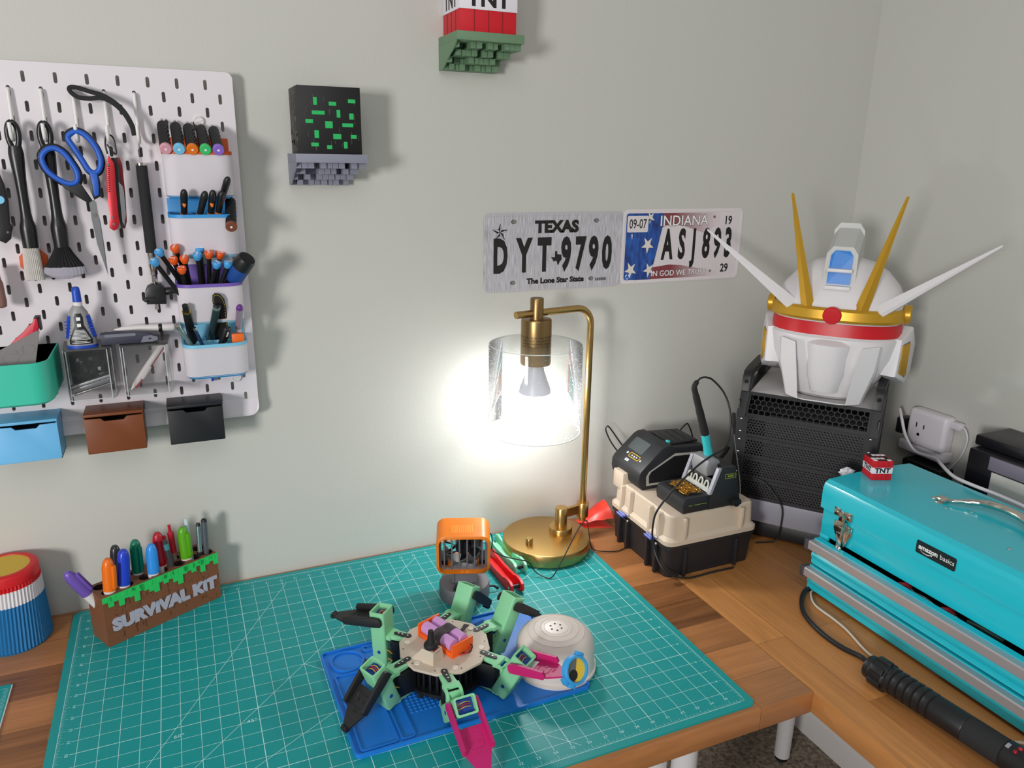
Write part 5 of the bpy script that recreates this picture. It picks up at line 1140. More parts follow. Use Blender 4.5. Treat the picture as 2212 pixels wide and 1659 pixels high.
# battery pack: axis from upper left to lower right in plan
BA = -68.0; BM = T((RC.x + 0.004, RC.y + 0.008, ZT)) @ RZ(BA)      # local x along the cells
b = MB(); b.box((-0.038, -0.0205, 0), (0.038, 0.0205, 0.0075), org_c, 0.001, M=BM); b.box((-0.040, -0.0205, 0), (-0.0365, 0.0205, 0.0215), org_c, 0.001, M=BM); b.box((0.0365, -0.0205, -0.001), (0.040, 0.0205, 0.0200), org_c, 0.001, M=BM); hold = b.build('battery_holder', rob)
for s in (-1, 1):
    b = MB(); b.lathe([(0.0082, 0), (0.0092, 0.0008), (0.0092, 0.0645), (0.0082, 0.0655)], cell, BM @ T((-0.0345, s * 0.0097, 0.0135)) @ RY(90), 28); b.build('battery_cell', rob)
b = MB(); pth = [(-0.020, 0.004), (-0.0185, 0.018), (-0.010, 0.0236), (-0.0, 0.0225), (0.010, 0.0236), (0.0185, 0.018), (0.020, 0.004)]
secs = []
for y, z in [(v.x, v.y) for v in spline([Vector((p[0], p[1], 0)) for p in pth], 4)]: secs.append([BM @ Vector((-0.008, y, z)), BM @ Vector((0.010, y, z)), BM @ Vector((0.010, y * 0.95, z - 0.0012)), BM @ Vector((-0.008, y * 0.95, z - 0.0012))])
b.loft(secs, strapm); b.loft([[BM @ Vector((-0.002, 0.020, 0.0045)), BM @ Vector((0.002, 0.020, 0.0045)), BM @ Vector((0.002, 0.020, 0.003)), BM @ Vector((-0.002, 0.020, 0.003))], [BM @ Vector((-0.004, 0.036, 0.0035)), BM @ Vector((0.002, 0.036, 0.0045)), BM @ Vector((0.002, 0.036, 0.0032)), BM @ Vector((-0.004, 0.036, 0.0022))], [BM @ Vector((-0.010, 0.047, 0.004)), BM @ Vector((0.001, 0.048, 0.0072)), BM @ Vector((0.001, 0.048, 0.006)), BM @ Vector((-0.010, 0.047, 0.0028))]], strapm); b.build('battery_strap', rob)
b = MB(); b.tube([BM @ Vector(v) for v in ((0.036, 0.012, 0.006), (0.044, 0.010, 0.006), (0.047, 0.004, 0.004), (0.044, -0.006, 0.003), (0.036, -0.008, 0.002))], 0.0010, mat('wire_red', (196, 26, 26), 0.4), 6, sub=4); b.build('red_wire', hold)
b = MB(); b.tube([BM @ Vector(v) for v in ((0.036, 0.015, 0.008), (0.045, 0.014, 0.008), (0.048, 0.006, 0.003), (0.040, -0.002, 0.002))], 0.0010, cable_black, 6, sub=4); b.build('black_wire', hold)
# switch housing (wedge) and toggle
SM = T((RC.x - 0.030, RC.y - 0.020, ZT)) @ RZ(-58)
b = MB(); b.loft([[SM @ Vector(v) for v in ((-0.020, -0.017, 0), (0.018, -0.012, 0), (0.018, 0.012, 0), (-0.020, 0.017, 0))], [SM @ Vector(v) for v in ((-0.004, -0.010, 0.0195), (0.0165, -0.0095, 0.0195), (0.0165, 0.0095, 0.0195), (-0.004, 0.0095, 0.0195))]], beige); hs = b.build('switch_housing', rob, 20)
b = MB(); b.lathe([(0.0095, 0.0193), (0.0105, 0.0215), (0.0105, 0.0245), (0.0085, 0.0275), (0.0062, 0.0285), (0.0050, 0.034), (0.0042, 0.043), (0.0036, 0.047), (0, 0.0475)], black_rubber, SM @ T((0.004, 0, 0)), 24, False); b.build('toggle_boot', hs)
b = MB(); b.box((0.0165, -0.004, 0.0105), (0.0168, 0.004, 0.0165), mat('switch_red', (150, 60, 60), 0.4), M=SM); b.box((0.0085, -0.0065, 0.0195), (0.0150, 0.0065, 0.0202), mat('switch_red'), M=SM); b.build('switch_body', hs)

screw = mat('screw_bright', (216, 216, 218), 0.22, 1.0)
def vmat(o, x, y):
    """matrix with columns x, y, x cross y at o"""
    x = Vector(x).normalized(); y = (Vector(y) - x * Vector(y).dot(x)).normalized(); z = x.cross(y)
    return Matrix(((x.x, y.x, z.x, o[0]), (x.y, y.y, z.y, o[1]), (x.z, y.z, z.z, o[2]), (0, 0, 0, 1)))
def leg(ph0, ph1, rp, zp, rt, zt, tcol, wide=0.018, lift=0.0):
    a0 = math.radians(ph0); a1 = math.radians(ph1); d0 = Vector((math.cos(a0), math.sin(a0), 0)); d1 = Vector((math.cos(a1), math.sin(a1), 0)); n1 = Vector((-d1.y, d1.x, 0)); up = Vector((0, 0, 1))
    J = Vector((RC.x, RC.y, 0)) + d0 * 0.079
    lg = bpy.data.objects.new('leg', None); COL.objects.link(lg); lg.parent = rob; lg.matrix_basis = wmat(rob).inverted() @ T((J.x, J.y, 0.003)); lg.empty_display_size = 0.01
    # hip servo
    b = MB(); M0 = vmat((J.x, J.y, 0), d0, Vector((-d0.y, d0.x, 0))); b.box((-0.024, -0.0105, 0.013), (0.006, 0.0105, 0.052), pcb, 0.0012, M=M0)
    b.tube([M0 @ Vector(v) for v in ((0.004, 0.010, 0.030), (0.012, 0.013, 0.036), (0.013, 0.011, 0.022), (0.004, 0.011, 0.018))], 0.0009, mat('wire_yellow', (206, 160, 60), 0.5), 6, sub=4); b.build('hip_servo', lg)
    # yoke: top tab over the servo + curved plate going down + bottom tab
    M1 = vmat((J.x, J.y, 0), d1, n1)
    b = MB()
    tab = [(-0.0085 * math.cos(k / 8 * PI) if False else 0.0075 * math.cos(PI / 2 + k / 8 * PI), 0.0088 * math.sin(PI / 2 + k / 8 * PI)) for k in range(9)]
    tab = [(-0.016 + 0.0 + p[0], p[1]) for p in tab] + [(0.004, -0.0100), (0.014, -0.0125), (0.014, 0.0125), (0.004, 0.0100)]
    b.prism(tab, 0.0545, 0.0595, mint, M1, 0.0008); b.prism(tab, 0.008, 0.0115, mint, M1)
    arc = []
    for k in range(9):
        a = -PI / 2 + k / 8 * PI; arc.append((0.016 + 0.0125 * math.cos(a), 0.0335 + 0.0245 * math.sin(a)))
    inn = [(0.016 + (x - 0.016) * 0.72, 0.0335 + (z - 0.0335) * 0.84) for x, z in arc]
    for s in (-1, 1):
        Mx = M1 @ Matrix(((1, 0, 0, 0), (0, 0, 1, s * 0.0105 - 0.002), (0, 1, 0, 0), (0, 0, 0, 1)))
        b.prism([(0.006, 0.009)] + arc + [(0.006, 0.0590), (0.006, 0.0535)] + list(reversed(inn)) + [(0.006, 0.0135)], 0, 0.004, mint, Mx)
    b.box((0.018, -0.012, 0.012), (0.0215, 0.012, 0.055), mint, 0.001, M=M1)
    yk = b.build('yoke', lg)
    b = MB(); b.prism([(-0.019 + 0.0048 * math.cos(t_), 0.0048 * math.sin(t_)) for t_ in [PI / 2 + k / 6 * PI for k in range(7)]] + [(0.004, -0.0026), (0.006, 0), (0.004, 0.0026)], 0.0595, 0.0612, pcb, M1)
    for x in (-0.0175, -0.0085, -0.002): b.cyl(M1 @ Vector((x, 0, 0.0612)), M1 @ Vector((x, 0, 0.0620)), 0.0015, screw, n=10)
    b.build('hip_horn', lg)
    # thigh box from knee centre K to the shin pivot P
    K = Vector((J.x, J.y, 0)) + d1 * 0.024 + up * 0.027; P = Vector((J.x, J.y, 0)) + d1 * rp + up * zp
    ax = (P - K).normalized(); M2 = vmat(K, ax, n1); L = (P - K).length
    b = MB(); h = 0.0125; w = 0.0155
    out = rrect(-h, -w, h, w, 0.003, 3)
    inn = rrect(-h + 0.0028, -w + 0.0028, h - 0.0028, w - 0.0028, 0.002, 3)
    e = L + 0.012
    b.loft([[M2 @ Vector((x, p[1], p[0])) for p in q] for x, q in ((-0.018, [(p[0] * 0.85, p[1] * 0.9) for p in out]), (-0.015, out), (e, out), (e, inn), (e - 0.010, inn))], mint, True)
    bx_ = b.build('thigh', lg)
    b = MB(); b.prism([(p[0], p[1]) for p in inn], 0, 0.0004, servo_b, vmat(M2 @ Vector((e - 0.0095, 0, 0)), -M2.col[2].xyz, M2.col[1].xyz)) if False else b.loft([[M2 @ Vector((e - 0.0092, p[1], p[0])) for p in inn], [M2 @ Vector((e - 0.0085, p[1] * 0.9, p[0] * 0.9)) for p in inn]], servo_b)
    for q, cm in ((-0.003, 'wire_yellow'), (0.0, 'wire_red'), (0.003, 'wire_yellow')): b.tube([M2 @ Vector(v) for v in ((e - 0.0084, -0.010, q), (e - 0.004, 0.0, q + 0.002), (e - 0.0084, 0.009, q + 0.001))], 0.0007, mat(cm), 6, sub=4)
    b.build('thigh_servo', lg)
    b = MB()
    for s in (-1, 1):
        for x in (-0.006, 0.006, 0.018): b.cyl(M2 @ Vector((x, 0.006 * s, h * 1.0)), M2 @ Vector((x, 0.006 * s, h + 0.0003)), 0.0009, pcb, n=8)
        b.cyl(M2 @ Vector((0.004, s * w, 0)), M2 @ Vector((0.004, s * (w + 0.0006), 0)), 0.0028, servo_b, n=14)
    b.cyl(M2 @ Vector((0.010, 0, h)), M2 @ Vector((0.010, 0, h + 0.0004)), 0.003, servo_b, n=14); b.cyl(M2 @ Vector((0.010, 0, -h)), M2 @ Vector((0.010, 0, -h - 0.0004)), 0.003, servo_b, n=14)
    b.build('thigh_holes', bx_) if False else b.build('screw_holes', lg)
    # shin: two side rails and a pointed sole plate
    Tp = Vector((J.x, J.y, 0)) + d1 * rt + up * zt; ax = (Tp - P).normalized(); M3 = vmat(P, ax, n1); L = (Tp - P).length; rw = w + 0.0022
    b = MB()
    for s in (-1, 1):
        Mx = M3 @ Matrix(((1, 0, 0, 0), (0, 0, 1, s * (rw + 0.0022) - 0.0022), (0, 1, 0, 0), (0, 0, 0, 1)))
        b.prism([(-0.010 + 0.0, -0.004), (-0.008, -0.0078), (0.004, -0.0082), (L * 0.62, -0.0072), (L * 0.66, -0.002), (L * 0.62, 0.0042), (0.004, 0.0072), (-0.007, 0.0062), (-0.010, 0.002)], 0, 0.0044, tcol, Mx, 0.0008)
    sole = [(L * 0.28, -rw), (L * 0.66, -rw), (L * 0.97, -0.0055), (L * 0.97, 0.0055), (L * 0.66, rw), (L * 0.28, rw)]
    b.prism(sole, -0.0075, -0.0048, tcol, M3)
    sh = b.build('shin', lg)
    b = MB(); ex = tcol
    for y in (-0.0048, 0.0048): b.cyl(M3 @ Vector((L * 0.50, y, -0.0048)), M3 @ Vector((L * 0.50, y, -0.0040)), 0.0017, ex, n=12)
    b.tube([M3 @ Vector((L * 0.5 + 0.0095 * x, 0.0105 * y, -0.0047)) for x, y in ((-1, -0.8), (-1, 0.8), (-0.8, 1), (0.7, 1), (1, 0.7), (1, -0.7), (0.7, -1), (-0.8, -1), (-1, -0.8))], 0.0005, ex, 5)
    for q in (0.0135, 0.0155): b.tube([M3 @ Vector((L * 0.5 + q, y, -0.0047)) for y in (-0.004, 0.004)], 0.0005, ex, 5)
    b.build('emboss', lg)
    b = MB()
    for s in (-1, 1):
        for x in (0.0, L * 0.36, L * 0.55): b.cyl(M3 @ Vector((x, s * (rw + 0.0022), -0.0005)), M3 @ Vector((x, s * (rw + 0.0030), -0.0005)), 0.0018, screw, n=12)
    b.build('screws', lg)
    b = MB(); b.tube([M3 @ Vector((L * 0.97, -0.0052, -0.0062)), M3 @ Vector((L * 0.985, 0, -0.0062)), M3 @ Vector((L * 0.97, 0.0052, -0.0062))], 0.0042, black_rubber, 10); b.build('foot_tip', lg)
    return lg
leg(136, 136, 0.027, 0.085, 0.115, 0.072, tib_k)
leg(-166, -156, 0.040, 0.070, 0.099, 0.012, tib_k)
leg(-104, -88, 0.055, 0.056, 0.140, 0.016, tib_m)
l4 = leg(-43, -55, 0.047, 0.072, 0.122, 0.086, tib_m)
leg(17, 18, 0.052, 0.082, 0.118, 0.036, tib_k)
leg(67, 32, 0.050, 0.078, 0.108, 0.028, tib_k)

# ------------------------------------------------------------------ white bowl, ring gauge, spare limbs
ceram = mat('print_white_glossy', (228, 216, 208), 0.38, bump=0.06, bscale=500)
BC = (0.6905, 0.1795)
t = thing('domed_cover', 'white domed cover with six small holes on top, behind the blue-ringed disc', 'cover', (BC[0], BC[1], 0.0))
b = MB(); prof = [(0.0640, 0.003), (0.0640, 0.0075), (0.0615, 0.0090), (0.0605, 0.0125), (0.0605, 0.038), (0.0592, 0.046), (0.0560, 0.053), (0.0505, 0.0590), (0.0440, 0.0628), (0.0425, 0.0634), (0.0345, 0.0660), (0.0335, 0.0664), (0.0245, 0.0677), (0.0238, 0.0680), (0.0150, 0.0686), (0, 0.0688)]
b.lathe(prof, ceram, T((BC[0], BC[1], 0.0)), 80, False); b.build('dome', t, 30)
b = MB()
for k in range(6): a = 2 * PI * k / 6 + 0.3; b.cyl((BC[0] + 0.0088 * math.cos(a), BC[1] + 0.0088 * math.sin(a), 0.0682), (BC[0] + 0.0088 * math.cos(a), BC[1] + 0.0088 * math.sin(a), 0.0690), 0.0016, mat('vent_hole', (60, 48, 40), 0.8), n=14)
b.build('vent_holes', t)
b = MB()
for r, z in ((0.0434, 0.0634), (0.0340, 0.0665), (0.0242, 0.0681), (0.0185, 0.0686)): b.tube([(BC[0] + r * math.cos(2 * PI * k / 72), BC[1] + r * math.sin(2 * PI * k / 72), z) for k in range(73)], 0.0004, ceram, 5, False)
b.build('step_rings', t)

# blue ring clipped to the raised foot
ring_b = mat('ring_sky_blue', (56, 160, 226), 0.45)
RM = T((0.6585, 0.0575, 0.0850)) @ _frame((0.22, -0.90, 0.38))
b = MB(); b.lathe([(0.0165, -0.004), (0.0200, -0.005), (0.0200, 0.004), (0.0192, 0.005), (0.0165, 0.005), (0.0160, 0.003), (0.0160, 0.001)], ring_b, RM, 40, False)
for a in (55, 235): b.box((0.018, -0.006, -0.0045), (0.0245, 0.006, 0.0035), ring_b, 0.0012, M=RM @ RZ(a))
b.box((-0.026, -0.005, -0.004), (-0.018, 0.005, 0.003), ring_b, 0.001, M=RM @ RZ(20))
o = b.build('foot_ring', l4); 
yel = mat('lens_yellow', (232, 196, 64), 0.25); lgr = mat('lens_grey', (96, 104, 100), 0.2)
b = MB(); b.poly([RM @ Vector((0.0162 * math.cos(a), 0.0162 * math.sin(a), 0.0012)) for a in [-PI * 0.62 + PI * k / 20 for k in range(21)]], yel)
b.poly([RM @ Vector((0.0162 * math.cos(a), 0.0162 * math.sin(a), 0.0012)) for a in [PI * 0.38 + PI * k / 20 for k in range(21)]], lgr)
b.poly([RM @ Vector((-0.0060 + 0.0075 * math.cos(2 * PI * k / 20), -0.0050 + 0.0075 * math.sin(2 * PI * k / 20), 0.0014)) for k in range(20)], black_pl)
b.build('ring_lens', l4, 0)

# ------------------------------------------------------------------ small desk fan
fan_o = mat('fan_orange', (240, 128, 14), 0.42, bump=0.05, bscale=500); fan_g = mat('fan_grey', (112, 110, 116), 0.55, bump=0.25, bscale=900)
fan = thing('desk_fan', 'small fan with square orange housing and grey grille on a round grey foot', 'fan', (0.63, 0.425, 0.0002), -20)
b = MB(); b.lathe([(0, 0), (0.0455, 0), (0.0455, 0.026), (0.0445, 0.0275), (0, 0.0285)], fan_g, None, 14, False); b.build('foot', fan, local=True)
b = MB(); b.box((-0.0235, -0.010, 0.028), (0.0235, 0.012, 0.062), fan_g, 0.002); b.box((-0.0215, -0.0125, 0.030), (-0.0175, -0.009, 0.058), fan_g, 0.001); b.build('post', fan, local=True)
FM = T((-0.002, 0.0, 0.0965)) @ RX(11)
def sq(h, w, r, n=6): return rrect(-w, -h, w, h, r, n)
W_, H_ = 0.0470, 0.0415
Fm = FM @ RX(90)      # local z of the outlines -> towards the front (-y)
b = MB(); o = sq(H_, W_, 0.016); i = sq(H_ - 0.0045, W_ - 0.0045, 0.0125); ob = sq(H_ - 0.003, W_ - 0.003, 0.014)
b.loft([[Fm @ Vector((p[0], p[1], z)) for p in q] for q, z in ((i, -0.030), (ob, -0.030), (o, -0.027), (o, 0.026), (ob, 0.0285), (i, 0.0285), (i, -0.028))], fan_o, False)
hs = b.build('housing', fan, local=True)
b = MB()
for k in range(12): b.box((-0.0195 + 0.0032 * k, -0.016, H_ - 0.0002), (-0.0183 + 0.0032 * k, 0.006, H_ + 0.0005), mat('fan_orange_light', (250, 170, 60), 0.45), M=FM)
b.build('top_ribs', hs) if False else b.build('top_ribs', fan, local=True)
b = MB(); g0 = sq(H_ - 0.0042, W_ - 0.0042, 0.0125); g1 = sq(H_ - 0.0085, W_ - 0.0085, 0.009)
b.loft([[Fm @ Vector((p[0], p[1], z)) for p in q] for q, z in ((g0, 0.016), (g0, 0.019), (g1, 0.019), (g1, 0.016))], fan_g, False)
for k in range(6): x = -0.0335 + 0.0134 * k; b.box((x - 0.0013, -0.0190, -H_ + 0.005), (x + 0.0013, -0.0165, H_ - 0.005), fan_g, 0.0004, M=FM)
b.build('grille', fan, local=True)
b = MB(); blade = black_pl
b.lathe([(0, 0.006), (0.0135, 0.006), (0.0140, 0.004), (0.0140, -0.012), (0, -0.012)], blade, Fm, 28, False)
for k in range(7):
    a = 2 * PI * k / 7; rows = []
    for r, tw in ((0.0135, 0.75), (0.022, 0.6), (0.0325, 0.45)):
        rows.append([Fm @ Vector((r * math.cos(a + q * tw), r * math.sin(a + q * tw), 0.004 - 0.013 * q)) for q in (0.0, 0.33, 0.66, 1.0)])
    b.loft(rows, blade, False, closed=False)
b.build('rotor', fan, local=True)
b = MB(); q0 = sq(H_ - 0.0047, W_ - 0.0047, 0.0125); cr = [(0.0345 * math.cos(2 * PI * k / 28 - PI / 2 + 2 * PI / 56), 0.0345 * math.sin(2 * PI * k / 28 - PI / 2)) for k in range(28)]
b.lathe([(0.0345, 0.008), (0.0345, -0.020)], mat('fan_frame_black', (26, 26, 28), 0.4), Fm, 40, False)
for s in (-1, 1):
    for c in (-1, 1): b.box((min(s * 0.028, s * 0.0415), min(c * 0.026, c * 0.036), -0.02), (max(s * 0.028, s * 0.0415), max(c * 0.026, c * 0.036), 0.008), mat('fan_frame_black'), M=Fm)
for a in (45, 135, 225, 315): b.box((0.012, -0.002, -0.020), (0.0345, 0.002, -0.017), mat('fan_frame_black'), M=Fm @ RZ(a))
b.build('fan_frame', fan, local=True)
b = MB(); b.tube([(0.0455, 0.006, 0.012), (0.054, 0.008, 0.010), (0.060, 0.008, 0.006)], 0.0022, black_pl, 8, sub=3); b.ball((0.060, 0.008, 0.006), 0.003, black_pl, 10); b.build('switch_lever', fan, local=True)
tag(MB().tube([(0.672, 0.441, 0.0965), (0.690, 0.458, 0.094), (0.7005, 0.470, 0.082), (0.706, 0.480, 0.060), (0.7085, 0.485, 0.042), (0.7225, 0.462, 0.038), (0.742, 0.446, 0.036), (0.756, 0.438, 0.034), (0.7665, 0.438, 0.026), (0.7750, 0.4330, 0.010), (0.7900, 0.4180, 0.0022), (0.8010, 0.4120, 0.0040), (0.8180, 0.4165, 0.0230), (0.8400, 0.4280, 0.0450), (0.8700, 0.4500, 0.0660), (0.8920, 0.4650, 0.0760), (0.9060, 0.4740, 0.0720), (0.9120, 0.4770, 0.0500), (0.9200, 0.4790, 0.0150), (0.9280, 0.4780, 0.0022), (0.9450, 0.4660, 0.0010), (0.9700, 0.4600, -0.0005), (0.9900, 0.4640, -0.0005), (0.9960, 0.4680, 0.0005)], 0.00115, cable_black, 7, sub=5).build('fan_cable'), 'thin black cable running from the orange fan over the lamp foot to the storage case', 'cable')

# ------------------------------------------------------------------ spare limb brackets
def limb(name, col, x0, y0, x1, y1, label, zb=0.0):
    m = mat(name, col, 0.42); p = Vector((x0, y0, 0)); q = Vector((x1, y1, 0)); L = (q - p).length
    t = thing('limb_bracket', label, 'printed part', (x0, y0, zb), math.degrees(math.atan2(y1 - y0, x1 - x0)), 'spare printed limb brackets')
    prof = [(0.0, 0.004), (0.004, 0.0), (0.018, 0.0), (0.024, 0.002), (L * 0.5, 0.002), (L * 0.72, 0.0), (L - 0.012, 0.0), (L - 0.003, 0.004), (L, 0.011), (L - 0.003, 0.019), (L - 0.012, 0.023), (L * 0.80, 0.023), (L * 0.74, 0.019), (L * 0.40, 0.016), (0.024, 0.018), (0.014, 0.021), (0.004, 0.018), (0.0, 0.013)]
    for s in (-1, 1):
        b = MB(); b.prism(prof, 0, 0.005, m, Matrix(((1, 0, 0, 0), (0, 0, -1, s * 0.0105 + 0.0025), (0, 1, 0, 0), (0, 0, 0, 1))), 0.0008); b.build('side_rail', t, local=True)
    b = MB(); b.box((0.016, -0.009, 0.002), (L * 0.80, 0.009, 0.0055), m); b.build('web', t, local=True)
    b = MB()
    for x in (0.009, L - 0.012):
        for s in (-1, 1): b.cyl((x, s * 0.0130, 0.0115), (x, s * 0.0138, 0.0115), 0.0025, screw, n=14)
    b.cyl((L - 0.012, -0.008, 0.0115), (L - 0.012, 0.008, 0.0115), 0.004, black_pl, n=16); b.build('screws', t, local=True)
limb('limb_mint', (146, 222, 186), 0.748, 0.590, 0.752, 0.4445, 'mint green printed limb bracket lying against the brass lamp foot', 0.0003)
limb('limb_red', (226, 20, 30), 0.7145, 0.5350, 0.7180, 0.3840, 'bright red printed limb bracket lying between the fan and the lamp', 0.0003)

# ------------------------------------------------------------------ translucent red bag behind the lamp
redbag = mat('red_bag', (240, 52, 30), 0.3, alpha=0.88)
b = MB(); rr = random.Random(2); rows = []
for i in range(7):
    u = i / 6; row = []
    for j in range(6):
        v = j / 5; w = 1 - 0.75 * (1 - u)
        row.append((0.952 + 0.066 * u, 0.592 + (v - 0.5) * 0.075 * w + rr.uniform(-0.003, 0.003), 0.004 + 0.040 * u * math.sin(PI * (0.12 + 0.76 * v)) + rr.uniform(0, 0.004)))
    rows.append(row)
b.loft(rows, redbag, False, closed=False)
rows2 = [[(x, y, DZ + 0.0005) for x, y, z in r] for r in rows]; b.loft(rows2, redbag, False, closed=False)
tag(b.build('red_plastic_bag', None, 20), 'red translucent plastic bag tucked behind the lamp against the wall', 'bag')

# ------------------------------------------------------------------ storage case
case_b = mat('case_black', (34, 33, 36), 0.5); case_l = mat('case_beige', (202, 184, 164), 0.5); latch_b = mat('latch_blue', (70, 84, 170), 0.4)
CX0, CX1, CY0, CY1 = 0.999, 1.208, 0.330, 0.540
t = thing('storage_case', 'black storage case with beige lid and blue latch tabs, under the soldering gear', 'case', (1.1, 0.435, DZ))
b = MB()
lo = rrect(CX0 + 0.006, CY0 + 0.006, CX1 - 0.006, CY1 - 0.006, 0.014, 4); hi = rrect(CX0 + 0.002, CY0 + 0.002, CX1 - 0.002, CY1 - 0.002, 0.014, 4)
b.loft([[(x, y, DZ) for x, y in lo], [(x, y, 0.058) for x, y in hi], [(x, y, 0.0585) for x, y in rrect(CX0 - 0.001, CY0 - 0.001, CX1 + 0.001, CY1 + 0.001, 0.015, 4)], [(x, y, 0.066) for x, y in rrect(CX0 - 0.001, CY0 - 0.001, CX1 + 0.001, CY1 + 0.001, 0.015, 4)]], case_b); b.build('lower_body', t)
b = MB()
for yc in (0.482, 0.380):
    for s in (-1, 1): b.box((CX0 - 0.005, yc + s * 0.014 - 0.003, DZ + 0.001), (CX0 + 0.008, yc + s * 0.014 + 0.003, 0.057), case_b, 0.001)
for xc in (1.040, 1.160): b.box((xc - 0.003, CY0 - 0.003, DZ + 0.001), (xc + 0.003, CY0 + 0.008, 0.056), case_b, 0.001)
b.build('lower_ribs', t)
b = MB()
f0 = rrect(CX0 - 0.002, CY0 - 0.002, CX1 + 0.002, CY1 + 0.002, 0.016, 4); u0 = rrect(CX0 + 0.007, CY0 + 0.007, CX1 - 0.007, CY1 - 0.007, 0.012, 4); u1 = rrect(CX0 + 0.005, CY0 + 0.005, CX1 - 0.005, CY1 - 0.005, 0.012, 4)
b.loft([[(x, y, z) for x, y in q] for q, z in ((f0, 0.0665), (f0, 0.0745), (u1, 0.0805), (u0, 0.1215), (rrect(CX0 + 0.010, CY0 + 0.010, CX1 - 0.010, CY1 - 0.010, 0.010, 4), 0.1245))], case_l); b.build('lid', t)
b = MB()
for yc in (0.482, 0.380):
    for s in (-1, 1): b.box((CX0 - 0.003, yc + s * 0.016 - 0.0035, 0.0672), (CX0 + 0.013, yc + s * 0.016 + 0.0035, 0.1225), case_l, 0.0015)
for xc in (1.036, 1.168): b.box((xc - 0.0035, CY0 - 0.002, 0.076), (xc + 0.0035, CY0 + 0.013, 0.1185), case_l, 0.0015)
b.box((CX0 + 0.002, CY1 - 0.040, 0.110), (CX0 + 0.028, CY1 - 0.002, 0.1475), case_l, 0.002)
b.build('lid_ribs', t)
for yc in (0.482, 0.380):
    b = MB(); b.box((CX0 - 0.0135, yc - 0.011, 0.0655), (CX0 + 0.000, yc + 0.011, 0.0695), latch_b, 0.0008, M=None); b.box((CX0 - 0.0085, yc - 0.011, 0.0695), (CX0 - 0.0065, yc + 0.011, 0.0715), mat('latch_light', (150, 160, 214), 0.4)); b.box((CX0 - 0.0140, yc - 0.011, 0.0690), (CX0 - 0.0125, yc + 0.011, 0.0705), mat('latch_light'))
    b.cyl((CX0 - 0.004, yc - 0.0165, 0.060), (CX0 - 0.004, yc + 0.0165, 0.060), 0.0022, case_b, n=10); lt = b.build('latch', t)
    b = MB()
    for z in (0.0735, 0.0605): b.ball((CX0 - 0.0045, yc - 0.0185, z), 0.0030, screw, 12)
    b.build('latch_screws', lt)

# ------------------------------------------------------------------ soldering controller
ctl = mat('controller_black', (34, 35, 38), 0.48); ctl_d = mat('controller_dark', (22, 23, 26), 0.5); frame_g = mat('frame_silver', (176, 172, 166), 0.4); white_k = mat('key_white', (210, 214, 216), 0.4)
t = thing('soldering_controller', 'black soldering controller with screen and yellow-ringed buttons on the beige lid', 'soldering station', (1.09, 0.51, 0.1245))
XZf = lambda y: Matrix(((1, 0, 0, 0), (0, 0, -1, y), (0, 1, 0, 0), (0, 0, 0, 1)))
prof = [(1.0215, 0.1248), (1.0140, 0.1330), (1.0115, 0.1440), (1.0125, 0.1590), (1.0165, 0.1665), (1.0620, 0.2075), (1.0720, 0.2120), (1.0860, 0.2125), (1.0930, 0.2075), (1.1500, 0.2045), (1.1640, 0.2030), (1.1700, 0.1960), (1.1700, 0.1248)]
b = MB(); b.prism(prof, 0, 0.105, ctl, XZf(0.5640), 0.003); b.build('body', t)
pent = [(1.0300, 0.1335), (1.0285, 0.1530), (1.0345, 0.1630), (1.0940, 0.1945), (1.1620, 0.1900), (1.1620, 0.1310)]
def inset_poly(P, f): cx = sum(p[0] for p in P) / len(P); cz = sum(p[1] for p in P) / len(P); return [(cx + (p[0] - cx) * f, cz + (p[1] - cz) * (f - 0.05)) for p in P]
M = XZf(0.4590); b = MB(); inn = inset_poly(pent, 0.90)
b.loft([[M @ Vector((x, z, h)) for x, z in q] for q, h in ((pent, -0.0005), (pent, 0.0008), (inn, 0.0008), (inn, -0.0005))], frame_g, False); b.build('side_frame', t)
b = MB(); b.poly([M @ Vector((x, z, 0.0002)) for x, z in inn], ctl_d); b.cyl((1.130, 0.4588, 0.163), (1.130, 0.4578, 0.163), 0.012, ctl_d, n=24); b.cyl((1.127, 0.458, 0.1645), (1.127, 0.4574, 0.1645), 0.0016, white_k, n=10); b.cyl((1.133, 0.458, 0.1625), (1.133, 0.4574, 0.1625), 0.0016, frame_g, n=10); b.build('side_panel', t)
# the sloping control face: from (1.0165, 0.1665) to (1.0620, 0.2075)
ux = Vector((0.0455, 0, 0.0410)).normalized(); CM = Matrix(((ux.x, 0, -ux.z, 1.0165), (0, 1, 0, 0.459), (ux.z, 0, ux.x, 0.1665), (0, 0, 0, 1)))     # local x up the slope, y along +y, z outwards
b = MB(); b.prism(rrect(0.028, 0.034, 0.058, 0.088, 0.002), 0.0, 0.0008, mat('screen_grey', (74, 80, 82), 0.25), CM); b.build('screen', t)
b = MB(); q = rrect(0.0125, 0.030, 0.0235, 0.066, 0.003); q2 = rrect(0.0137, 0.0312, 0.0223, 0.0648, 0.002)
b.loft([[CM @ Vector((x, y, h)) for x, y in p] for p, h in ((q, 0), (q, 0.0009), (q2, 0.0009), (q2, 0))], mat('button_yellow', (224, 180, 36), 0.4), False); b.build('button_ring', t)
b = MB()
for x, y, w, h in ((0.018, 0.040, 0.0026, 0.004), (0.0175, 0.048, 0.004, 0.004), (0.018, 0.0565, 0.0026, 0.004)): b.box((x - w / 2, y - h / 2, 0), (x + w / 2, y + h / 2, 0.001), white_k, 0.0003, M=CM)
b.ball((0, 0, 0), 0.003, white_k, 12, (1, 1, 0.3), CM @ T((0.0185, 0.074, 0.0006))); b.ball((0, 0, 0), 0.0025, white_k, 12, (1, 1, 0.3), CM @ T((0.0165, 0.0245, 0.0006))); b.build('buttons', t)
